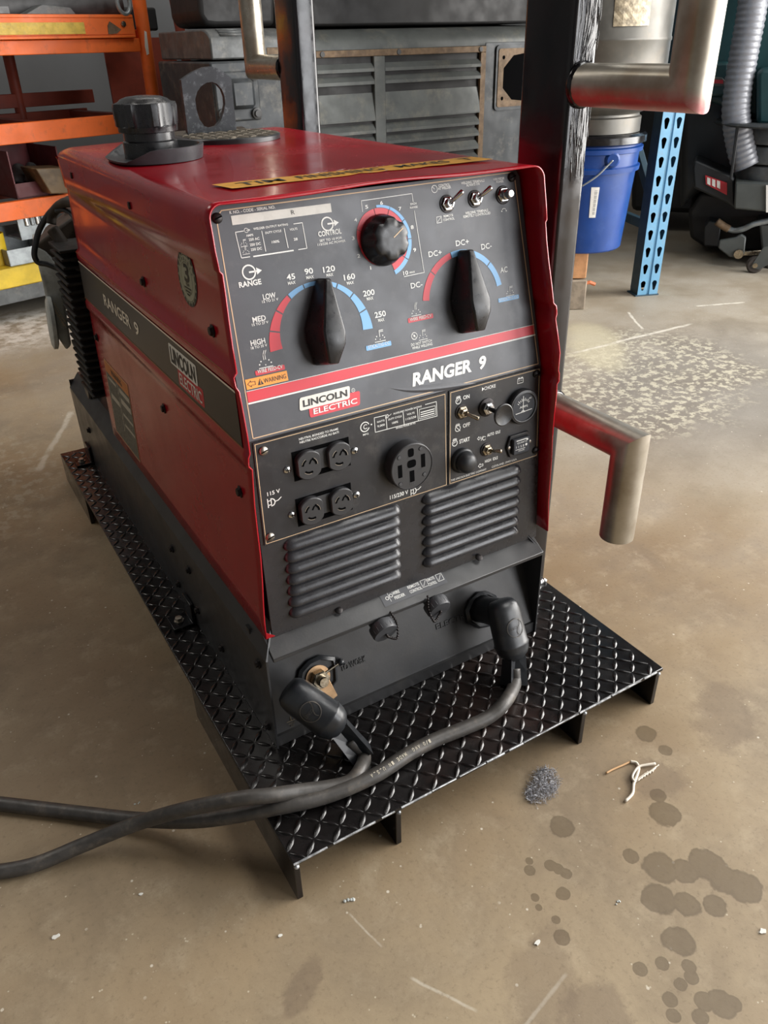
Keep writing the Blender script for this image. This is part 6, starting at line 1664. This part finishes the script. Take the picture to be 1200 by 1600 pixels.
    for u, w in ((388, 117), (393, 176), (341, 178)):
        x, z = P(u, w); MB().lathe([(0.020, 0), (0.020, 0.012), (0.013, 0.014), (0.012, 0.022), (0, 0.022)], (x, Y-0.048, z), (0, -1, 0), 14).build('lid_bolt', M['greymetal_dark'], cs, smooth=0.5)
    x, z = P(408, 150)
    for k, (u, mt) in enumerate(((409, 'hood_dark'), (418, 'hood'), (427, 'rust'), (435, 'galv'))):
        x, _ = P(u, 150); MB().box(x, x+0.022, Y-0.030+0.002*k, Y+0.02, 0.25, P(u, 100)[1]+0.0).build('edge_strip', M[mt], t, bevel=0.003)
    x, z = P(426, 78); MB().box(x-0.03, x+0.05, Y-0.012, Y+0.02, P(426, 92)[1], P(426, 74)[1]).build('frame_corner', M['rust'], t, bevel=0.002)
    # things on top
    P0 = [P(*q, 2.75) for q in ((304, -60), (312, 25), (322, 40), (338, 42), (430, 40), (430, -60))]
    m = MB().prism([(x, 2.75, z) for x, z in P0], (0, 0.35, 0))
    single(m, 'seat_cushion', M['black_dust'], 'black rounded seat pad on top of the grey machine, left of the rear post', 'seat', loc=(1.15, 2.9, ztop), bevel=0.02, seg=3)
    m = MB().box(ony(470, 30, 2.72).x, xr-0.02, 2.72, 3.18, ztop+0.012, 1.6)  # added black box stands in for the dark space above the hood
    single(m, 'dark_filler_box', M['black_dust'], 'black filler box for the dark space above the louvred grey machine', 'box', loc=(2.0, 3.0, ztop+0.03), bevel=0.01)
    pts = [ony(*q, 2.8) for q in ((498, 12), (520, 5), (560, -6), (600, -20))]
    m = MB().tube(catmull(pts, 5), 0.012, 10)
    single(m, 'bent_pipe', M['galv'], 'thin bright pipe above the machine hood beside the rear post', 'pipe', loc=pts[0], smooth=PI)
    pts = [ony(*q, 2.8) for q in ((618, -30), (634, 2), (640, 26))]
    m = MB().tube(catmull(pts, 5), 0.02, 10)
    single(m, 'rubber_hose', M['greymetal_dark'], 'dark hose dropping to the hood top in front of the dark box', 'hose', loc=pts[0], smooth=PI)
machine()

# ------------------------------------------------------------------ blue pallet rack upright on the right
def rack_upright():
    p = onz(1011, 462, 0); t = thing('pallet_rack_frame', (p.x, p.y, 0), 'sky blue pallet rack upright with teardrop holes, standing on the floor behind the post', 'rack upright')
    n = Vector((-0.36, -0.93, 0)).normalized()   # face the aisle
    sx = Vector((0.93, -0.36, 0)).normalized()
    W = 0.098; Hh = 2.4
    class F2:
        def at(self, a, b, c): return Vector((p.x, p.y, 0))+sx*a-n*b+Vector((0, 0, c))
    f = F2()
    m = MB()
    # front web with a groove in the middle, two side flanges
    prof = [(-W/2, 0.075), (-W/2, 0), (-0.008, 0), (-0.004, 0.006), (0.004, 0.006), (0.008, 0), (W/2, 0), (W/2, 0.075), (W/2-0.003, 0.075), (W/2-0.003, 0.003), (-W/2+0.003, 0.003), (-W/2+0.003, 0.075)]
    from mathutils.geometry import tessellate_polygon
    m = MB()
    # folded sheet column: side flanges, groove, and two front webs punched with teardrop holes
    for a, b in (((-W/2, 0.075), (-W/2, 0)), ((-0.008, 0), (-0.004, 0.006)), ((-0.004, 0.006), (0.004, 0.006)), ((0.004, 0.006), (0.008, 0)), ((W/2, 0), (W/2, 0.075))):
        m.add([f.at(*a, 0), f.at(*b, 0), f.at(*b, Hh), f.at(*a, Hh)], [(0, 1, 2, 3)])
    dz = 0.0742
    for s in (-1, 1):
        x0, x1 = sorted((s*W/2, s*0.008)); loops = [[(x0, 0), (x1, 0), (x1, Hh), (x0, Hh)]]
        z = 0.045
        while z < 1.6:
            a = s*0.0275; out = [(a+0.0115*math.cos(PI*i/10), z+0.012+0.0115*math.sin(PI*i/10)) for i in range(11)]+[(a+0.006*math.cos(PI+PI*i/5), z-0.014+0.006*math.sin(PI+PI*i/5)) for i in range(6)]
            loops.append(out[::-1]); z += dz
        flat = [q for L_ in loops for q in L_]
        tri = tessellate_polygon([[Vector((q[0], q[1], 0)) for q in L_] for L_ in loops])
        m.add([f.at(q[0], 0, q[1]) for q in flat], [tuple(t_) for t_ in tri])
    col = m.build('column', M['rackblue'], t)
    MB().box(-W/2-0.0006, -W/2, 0.001, 0.0745, 0, Hh, f).build('column_side_shade', M['rackblue_shaded'], col)  # thin dark sheet, the column's shaded left side put into the colour
    MB().box(-W/2+0.004, W/2-0.004, 0.066, 0.070, 0.02, Hh, f).build('column_dark_backing', M['void'], col)  # black sheet stands in for the dark inside of the column
    MB().box(-W/2-0.01, W/2+0.005, -0.004, 0.085, 0, 0.006, f).build('foot_plate', M['rackblue_shaded'], t)
    # rear column and bracing
    D = 0.85
    m = MB(); m.rings([[f.at(a, D+0.075-b, 0) for a, b in prof], [f.at(a, D+0.075-b, Hh) for a, b in prof]]); m.build('column', M['rackblue_shaded'], t)
    def brace(z0, z1):
        a = f.at(-0.015, 0.07, z0); b = f.at(-0.015, D, z1); d = (b-a).normalized(); u = Vector((0, 0, 1)); u = (u-d*u.dot(d)).normalized()
        m = MB().prism([a+u*0.02+sx*0.015, a-u*0.02+sx*0.015, a-u*0.02-sx*0.015, a+u*0.02-sx*0.015], b-a); m.build('brace', M['rackblue_shaded'], t, bevel=0.003)
    brace(0.30, 0.30); brace(0.42, 1.15); brace(1.9, 1.2)
rack_upright()

# ------------------------------------------------------------------ bucket on blocks, aluminium vessel in it
def bucket():
    c = Vector((onz(893, 470, 0).x, onz(893, 470, 0).y, 0))
    dep = (c-CP).dot(CFW)
    n = Vector((CFW.x, CFW.y, 0)).normalized(); sx = Vector((n.y, -n.x, 0))
    zb = hit(940, 391, c-n*0.12, n).z; zt = hit(950, 214, c-n*0.16, n).z
    H = zt-zb
    class F2:
        def at(self, a, b, h): return c+sx*a+n*b+Vector((0, 0, h))
    f = F2()
    # cribbing
    hz = zb
    wr_ = (hit(918, 440, c-n*0.14, n)-c).dot(sx)
    b1 = MB().box(-0.22, wr_, -0.14, 0.14, 0, hz*0.52, f); b2 = MB().box(-0.22, wr_-0.004, -0.13, 0.13, hz*0.535, hz, f)
    single(b1, 'wood_block', M['wood_grey'], 'weathered lower wood block on the floor behind the near post', 'wood block', 'wood blocks under the bucket', loc=c, bevel=0.006)
    single(b2, 'wood_block', M['wood'], 'fresher upper wood block directly under the blue bucket', 'wood block', 'wood blocks under the bucket', loc=c+Vector((0, 0, hz*0.53)), bevel=0.006)
    q = f.at(wr_, -0.10, hz*0.42); m = MB().tube([q, q+sx*0.02+Vector((0, 0, 0.004)), q+sx*0.045+Vector((0, 0, -0.006))], 0.008, 8)
    single(m, 'copper_scrap', simple('copper_scrap', rgb(190, 110, 70), 0.5), 'small orange scrap poking out between the wood blocks', 'scrap', loc=q)
    # the right edge of the bucket decides its radius
    e = hit(1003, 228, c, n); R = (e-c).dot(sx)
    e2 = hit(966, 385, c, n); Rb = (e2-c).dot(sx)
    t = thing('plastic_bucket', c+Vector((0, 0, zb)), 'blue plastic bucket with wire handle and white barcode label, on the wood blocks', 'bucket')
    o = c+Vector((0, 0, zb))
    def r(h): return Rb+(R*0.945-Rb)*h/H
    prof = [(Rb*0.97, 0), (Rb, 0.006), (r(H*0.70), H*0.70), (r(H*0.70)+0.012, H*0.705), (r(H*0.70)+0.014, H*0.745), (r(H*0.75)+0.002, H*0.755), (r(H*0.86), H*0.86), (r(H*0.86)+0.012, H*0.868), (r(H*0.9)+0.012, H*0.905), (r(H*0.9)+0.002, H*0.915), (r(H), H), (r(H)-0.006, H), (r(H*0.2)-0.008, H*0.2), (0, H*0.2)]
    MB().lathe(prof, o, n=56).build('bucket_body', M['bucket'], t, smooth=0.5)
    # black lid ring
    MB().lathe([(r(H)+0.004, H*0.93), (r(H)+0.018, H*0.945), (r(H)+0.018, H*1.0), (r(H)+0.006, H*1.02), (r(H)*0.6, H*1.02)], o, n=56).build('lid_ring', M['black_gloss'], t, smooth=0.6)
    # handle
    ea = hit(955, 249, c-n*R*0.85, n); ea2 = f.at(-R*0.9, -0.05, zb+H*0.5)
    lug_ = (Vector((ea.x, ea.y, ea.z)))
    def onwall(u, w, off):
        p = hit(u, w, c-n*Rb*1.05, n); h = p.z-zb; rr = r(h)+off; s_ = max(-rr*0.98, min(rr*0.98, (p-c).dot(sx))); return c+sx*s_-n*math.sqrt(rr*rr-s_*s_)+Vector((0, 0, p.z))
    lug_ = onwall(955, 249, 0.016)
    hp = [lug_]+[onwall(u, w, 0.014) for u, w in ((945, 259), (932, 272), (916, 284), (900, 294), (880, 301), (862, 300))]
    MB().tube(catmull(hp, 6), 0.0035, 8).build('wire_handle', M['galv'], t, smooth=PI)
    MB().lathe([(0.028, -0.012), (0.030, 0.002), (0.022, 0.010), (0, 0.010)], lug_+n*0.010, -n, 14).build('handle_ear', M['bucket'], t, smooth=0.6)
    # label, wrapped on the wall
    a0 = []
    for (u, w) in ((923, 292), (936, 292), (930, 340), (920, 340)):
        pz = hit(u, w, c-n*Rb*1.05, n); a0.append(pz)
    def wrap(p):
        h = p.z-zb; rr = r(h)+0.0012; s_ = (p-c).dot(sx); s_ = max(-rr*0.98, min(rr*0.98, s_)); return c+sx*s_-n*math.sqrt(rr*rr-s_*s_)+Vector((0, 0, p.z))
    rows = []
    for i in range(7):
        k = i/6; A = a0[0].lerp(a0[3], k); B_ = a0[1].lerp(a0[2], k); rows.append([wrap(A.lerp(B_, j/4)) for j in range(5)])
    m = MB().rings(rows, False, False, False); lb = m.build('barcode_label', M['paper'], t)
    rows = []
    m = MB()
    for i in range(18):
        k = 0.10+i*0.045; w = 0.022 if i % 3 else 0.012
        A = a0[0].lerp(a0[3], k); B_ = a0[1].lerp(a0[2], k); A2 = a0[0].lerp(a0[3], k+w); B2 = a0[1].lerp(a0[2], k+w)
        q = [wrap(A.lerp(B_, x))-n*0.0008 for x in (0.45, 0.62, 0.80)]; q2 = [wrap(A2.lerp(B2, x))-n*0.0008 for x in (0.45, 0.62, 0.80)]
        m.add(q+q2, [(0, 1, 4, 3), (1, 2, 5, 4)])
    m.build('barcode_print', M['paperprint'], lb, merge=False)
    # aluminium vessel: collar, dome, cylinder, wrinkled foil label
    zt2 = zb+H*1.02
    e = hit(1048, 40, c, n); Rv = (e-c).dot(sx)-0.005; zc = hit(1030, 110, c-n*Rv*0.5, n).z; rc = (hit(996, 205, c, n)-c).dot(sx)
    oz = c+Vector((0, 0, zt2))
    hd = zc-zt2; hs = hit(990, 66, c-n*Rv, n).z-zt2
    prof = [(rc*0.9, 0), (rc, 0.002), (rc, 0.055), (rc*0.96, 0.060), (rc*0.95, 0.068), (rc*1.02, 0.074), (rc+(Rv-rc)*0.45, 0.074+(hd-0.074)*0.16), (rc+(Rv-rc)*0.78, 0.074+(hd-0.074)*0.42), (rc+(Rv-rc)*0.95, 0.074+(hd-0.074)*0.72), (Rv, hd), (Rv, hs), (Rv+0.003, hs+0.005), (Rv+0.003, hs+0.013), (Rv, hs+0.018), (Rv, hd+0.85), (Rv*0.8, hd+0.95), (0, hd+0.98)]
    v = thing('aluminium_tank', oz, 'scuffed aluminium tank with domed bottom and wrinkled foil label, resting in the blue bucket', 'tank')
    MB().lathe(prof, oz, n=64).build('tank_shell', M['aluminium'], v, smooth=0.6)
    pa = hit(965, -25, c-n*Rv*0.95, n); pb = hit(1017, 40, c-n*Rv*0.95, n)
    rows = []
    for i in range(9):
        z = pa.z+(pb.z-pa.z)*i/8; row = []
        for j in range(9):
            s_ = (pa-c).dot(sx)+((pb-pa).dot(sx))*j/8; s_ = max(-Rv*0.97, min(Rv*0.97, s_-0.03*(z-zc))); rr = Rv+0.002+0.0015*random.Random(i*9+j).random()
            row.append(c+sx*s_-n*math.sqrt(rr*rr-s_*s_)+Vector((0, 0, z)))
        rows.append(row)
    MB().rings(rows, False, False, False).build('foil_label', M['foil'], v)
bucket()

# ------------------------------------------------------------------ teal floor scrubber at the far right
def scrubber():
    g = onz(1150, 432, 0)
    n = Vector((0.79, 0.613, 0)).normalized(); sx = Vector((n.y, -n.x, 0))
    t = thing('floor_scrubber', (g.x+0.5, g.y+0.4, 0), 'dark teal ride-on floor scrubber with ribbed hose, cut off by the right picture edge', 'floor scrubber')
    def P(u, w, d=0.0): return hit(u, w, g+n*d, n)
    def slab(nm, px, d0, d1, mat, parent=t, bevel=0.02, seg=2):
        m = MB().prism([P(*q, d0) for q in px], n*(d1-d0)); return m.build(nm, M[mat], parent, bevel=bevel, seg=seg)
    body = slab('body_shell', ((1062, 330), (1066, -260), (1420, -260), (1420, 300), (1170, 300), (1090, 300)), 0.42, 1.3, 'scrub_dark', bevel=0.04)
    slab('dark_filler_slab', ((986, 330), (990, -260), (1100, -260), (1100, 335)), 1.0, 1.7, 'scrub_dark', body, 0.03)  # added slab that darkens the gap behind the upright, no scrubber part
    slab('recovery_tank', ((1104, 28), (1120, -240), (1420, -240), (1420, 190), (1190, 190), (1085, 150), (1085, 98), (1100, 96)), 0.30, 0.9, 'teal', body, 0.03, 3)
    slab('tank_step', ((1085, 125), (1095, 98), (1140, 96), (1140, 152), (1085, 152)), 0.26, 0.5, 'teal', body, 0.015)
    slab('solution_tank', ((1182, 112), (1194, 106), (1420, 106), (1420, 210), (1182, 196)), 0.12, 0.7, 'teal', body, 0.02)
    slab('badge', ((1098, 127), (1106, 120), (1128, 121), (1133, 126), (1130, 135), (1104, 134)), 0.255, 0.27, 'hood', body, 0.002)
    slab('badge_mark', ((1112, 124), (1130, 125), (1130, 131), (1112, 130)), 0.253, 0.258, 'labelred', body, 0)
    # bumper skirt: dark side turning to a grey corner
    slab('skirt', ((1082, 262), (1086, 250), (1148, 276), (1148, 326), (1136, 318), (1084, 294)), 0.18, 0.9, 'scrub_dark', body, 0.01)
    slab('skirt_corner', ((1147, 326), (1149, 284), (1420, 292), (1420, 345), (1197, 331), (1150, 327)), 0.10, 0.8, 'scrub_grey', body, 0.008)
    lb = slab('side_label', ((1102, 274), (1136, 286), (1136, 305), (1103, 288)), 0.168, 0.185, 'labelred', body, 0)
    for k in range(3):
        u = 1105+k*7.6; slab('label_mark', ((u, 277+k*2.4), (u+5, 279+k*2.4), (u+5, 290+k*2.8), (u, 287+k*2.8)), 0.165, 0.170, 'paper', lb, 0)
    # white upright sign edge at the picture border
    slab('white_rail', ((1197, 290), (1204, 290), (1204, 332), (1197, 332)), 0.085, 0.10, 'paper', body, 0)
    # stack of three grey rollers
    c = P(1212, 245, 0.30)
    for k, (w0, w1, ul) in enumerate(((201, 228, 1154), (230, 259, 1150), (261, 288, 1146))):
        z1 = P(1180, w0, 0.12).z; z0 = P(1180, w1, 0.12).z; r = abs((P(ul, (w0+w1)/2, 0.30)-c).dot(sx))
        m = MB().lathe([(r*0.9, z0-c.z), (r*0.985, z0-c.z+0.004), (r, z0-c.z+0.02), (r, z1-c.z-0.018), (r*0.98, z1-c.z-0.004), (r*0.9, z1-c.z)], c, n=40)
        m.build('bumper_roller', M['greymetal'], body, smooth=0.6)
    zt = P(1180, 200, 0.12).z
    MB().lathe([(0.30, 0), (0.31, 0.008), (0.30, 0.016), (0, 0.018)], Vector((c.x, c.y, zt+0.004)), n=40).build('roller_cap', M['hood_dark'], body, smooth=0.6)
    slab('roller_guard', ((1150, 196), (1156, 192), (1144, 282), (1140, 280)), 0.10, 0.14, 'scrub_dark', body, 0.003)
    MB().lathe([(0.02, 0), (0.02, 0.03), (0, 0.032)], P(1196, 196, 0.25), n=12).build('cap_bolt', M['galv'], body, smooth=0.6)
    # ribbed hose
    pts = [P(*q, 0.17) for q in ((1192, -110), (1182, -40), (1174, 20), (1163, 80), (1153, 140), (1150, 175), (1153, 205), (1158, 232), (1166, 260))]
    C = catmull(pts, 14); m = MB(); L = 0.0
    P2 = [C[0]]
    step = 0.0062; acc = 0.0; 
    for a, b in zip(C[:-1], C[1:]):
        d = (b-a).length; s = 0.0
        while acc+d-s >= step:
            s += step-acc; acc = 0.0; P2.append(a+(b-a)*(s/d))
        acc += d-s
    R = [0.064*(1.0 if k % 4 in (0, 1) else 0.965 if k % 4 == 2 else 0.945) for k in range(len(P2))]
    m.tube(P2, R, 26); m.build('ribbed_hose', M['hose'], t, smooth=1.2)
    # under the skirt: dark chassis, side brush arm, caster
    slab('chassis', ((1075, 330), (1095, 300), (1420, 330), (1420, 405), (1180, 395), (1100, 386), (1078, 372)), 0.45, 1.2, 'black_dust', body, 0.02)
    slab('squeegee_arm', ((1100, 355), (1108, 345), (1128, 348), (1122, 386), (1100, 384)), 0.30, 0.42, 'scrub_dark', body, 0.006)
    slab('arm_plate', ((1122, 388), (1124, 376), (1150, 371), (1158, 366), (1166, 371), (1163, 398), (1155, 403), (1140, 402)), 0.16, 0.19, 'scrub_grey', body, 0.006)
    MB().lathe([(0.024, 0), (0.022, 0.008), (0, 0.010)], P(1154, 397, 0.155), -n, 16).build('pivot_bolt', M['nickel'], body, smooth=0.6)
    slab('link_bar', ((1160, 393), (1192, 391), (1196, 397), (1160, 400)), 0.17, 0.19, 'nickel', body, 0.003)
    MB().tube(catmull([P(1120, 346, 0.2), P(1142, 359, 0.2), P(1160, 358, 0.18), P(1178, 350, 0.16), P(1205, 344, 0.15)], 6), 0.014, 10).build('curved_lever', M['galv'], body, smooth=PI)
    MB().tube(catmull([P(1120, 346, 0.195), P(1130, 353, 0.195), P(1139, 358, 0.195)], 5), 0.018, 10).build('lever_grip', M['rust'], body, smooth=PI)
    cw = P(1177, 425, 0.1)
    wr = cw.z-0.002
    wr = max(0.04, min(0.07, wr)); cw = Vector((cw.x, cw.y, wr))
    w = MB().lathe([(0, -0.02), (wr*0.8, -0.02), (wr, -0.012), (wr, 0.012), (wr*0.8, 0.02), (0, 0.02)], cw, -n, 28).build('caster_wheel', M['tyre'], t, smooth=0.6)
    MB().lathe([(wr*0.32, 0.02), (wr*0.30, 0.028), (0, 0.029)], cw, -n, 16).build('wheel_hub', M['nickel'], w, smooth=0.6)
    m = MB().prism([cw+sx*(-0.02)+Vector((0, 0, -0.01))-n*0.024, cw+sx*0.02+Vector((0, 0, -0.02))-n*0.024, cw+sx*0.16+Vector((0, 0, 0.08))-n*0.024, cw+sx*0.14+Vector((0, 0, 0.14))-n*0.024, cw+sx*0.02+Vector((0, 0, 0.09))-n*0.024], n*0.005)
    m.build('caster_fork', M['scrub_grey'], w, bevel=0.002)
    slab('frame_leg', ((1186, 350), (1420, 345), (1420, 425), (1200, 424), (1192, 405)), 0.2, 0.5, 'scrub_grey', body, 0.01)
scrubber()

# ------------------------------------------------------------------ invented lamp bodies under the ceiling for the added fill lights
def fill_body(c, lx, ly, lab):
    t = thing('fill_light_body', (c[0], c[1], 3.95), lab, 'lamp')
    MB().box(c[0]-lx/2, c[0]+lx/2, c[1]-ly/2, c[1]+ly/2, 3.95, 4.02).build('fill_light_housing', M['galv'], t, bevel=0.01)
    MB().box(c[0]-0.01, c[0]+0.01, c[1]-0.01, c[1]+0.01, 4.02, 4.4).build('hanger', M['galv'], t)
fill_body((-1.3, 2.7), 0.5, 2.4, 'long galvanised body of an added fill light over the back left of the shop')
fill_body((2.3, -0.6), 1.2, 3.0, 'wide galvanised body of an added fill light over the right front of the shop')
fill_body((1.6, 3.4), 2.4, 0.5, 'long galvanised body of an added fill light along the back wall')

# ------------------------------------------------------------------ small litter on the floor
def litter():
    rnd = random.Random(21)
    # tuft of steel wool: hundreds of hair-thin shavings
    c = onz(848, 1228, 0); m = MB()
    a = onz(822, 1236, 0); b = onz(876, 1222, 0); ex = (b-a)/2; f1 = onz(848, 1255, 0); f2 = onz(852, 1200, 0); ey = (f2-f1)/2
    for k in range(1500):
        r = math.sqrt(rnd.random()); t = rnd.uniform(0, 2*PI)
        if r > 0.72 and rnd.random() < 0.35+0.4*math.sin(3*t): continue
        p = c+ex*r*math.cos(t)+ey*r*math.sin(t)
        h = 0.009*(1-r*r)*rnd.random()+0.0008
        d = Vector((rnd.uniform(-1, 1), rnd.uniform(-1, 1), rnd.uniform(-0.25, 0.6))).normalized(); L = rnd.uniform(0.003, 0.009)
        p0 = p+Vector((0, 0, h)); p1 = p0+d*L*0.5+Vector((0, 0, 0.001)); p2 = p0+d*L
        p2.z = max(p2.z, 0.0006); p1.z = max(p1.z, 0.0006)
        m.tube([p0, p1, p2], rnd.uniform(0.00016, 0.00038), 3, False)
    single(m, 'steel_shavings', M['steelwool'], 'grey fuzzy tuft of metal shavings on the concrete in front of the skid', 'metal shavings', loc=c, smooth=PI, merge=False)
    # twine: thick strand that splits into a tan end and a frayed end
    t = thing('twine_piece', onz(985, 1225, 0), 'frayed piece of white twine on the concrete, right of the metal shavings', 'twine')
    def strand(px, r, mat, z=0.003):
        P = catmull([onz(u, w, z) for u, w in px], 6); MB().tube(P, r, 8).build('strand', M[mat], t, smooth=PI)
    strand(((977, 1252), (988, 1240), (990, 1225), (995, 1212), (998, 1200), (994, 1192), (985, 1190)), 0.0024, 'string')
    strand(((985, 1190), (972, 1196), (958, 1202), (947, 1208)), 0.0016, 'string_tan', 0.0025)
    strand(((992, 1222), (988, 1216), (990, 1208), (998, 1198), (1010, 1195), (1024, 1193)), 0.0020, 'string', 0.0045)
    for k in range(7):
        u = 997+k*4.2; w = 1217-k*2.6
        strand(((u-3, w+5), (u+1, w-1), (u+7, w-6+rnd.uniform(-1, 1))), 0.0009, 'string', 0.002)
    strand(((996, 1220), (1006, 1212), (1024, 1200)), 0.0012, 'string', 0.003)
    # paint chips and dirt flakes
    chips = [(840, 1474, 7, 'white flake on the concrete right of centre, near the bottom drips'), (88, 1464, 7, 'white flake on the concrete at the lower left'), (438, 1462, 4, 'tiny white chip below the skid corner'), (1192, 1456, 8, 'white flake at the right picture edge'), (220, 1398, 4, 'tiny white chip on the concrete under the cables')]
    for u, w, r, lab in chips:
        p = onz(u, w, 0); dep = (p-CP).dot(CFW); R = r/CF*dep; out = []
        n = 9
        for k in range(n):
            an = 2*PI*k/n; rr = R*rnd.uniform(0.5, 1.1); out.append(p+Vector((rr*math.cos(an), rr*0.6*math.sin(an), 0.0004)))
        m = MB().prism(out, (0, 0, 0.0014)); single(m, 'paint_chip', M['chip'], lab, 'paint chip', 'paint chips on the floor', loc=p)
    for u, w, r, lab in ((545, 1408, 9, 'dark crumpled dirt flake beside the front left runner of the skid'), (214, 1256, 4, 'small dark pebble beside the cables on the left'), (965, 1411, 5, 'dark speck between the two groups of wet drops')):
        p = onz(u, w, 0); dep = (p-CP).dot(CFW); R = r/CF*dep; m = MB()
        for k in range(5):
            q = p+Vector((rnd.uniform(-R, R), rnd.uniform(-R, R)*0.4, 0)); m.lathe([(0, 0), (R*0.4*rnd.uniform(0.6, 1), R*0.12), (R*0.25, R*0.28), (0, R*0.34)], q, n=7)
        single(m, 'dirt_flake', M['castgrey'], lab, 'dirt', 'dirt flakes on the floor', loc=p, merge=False)
litter()
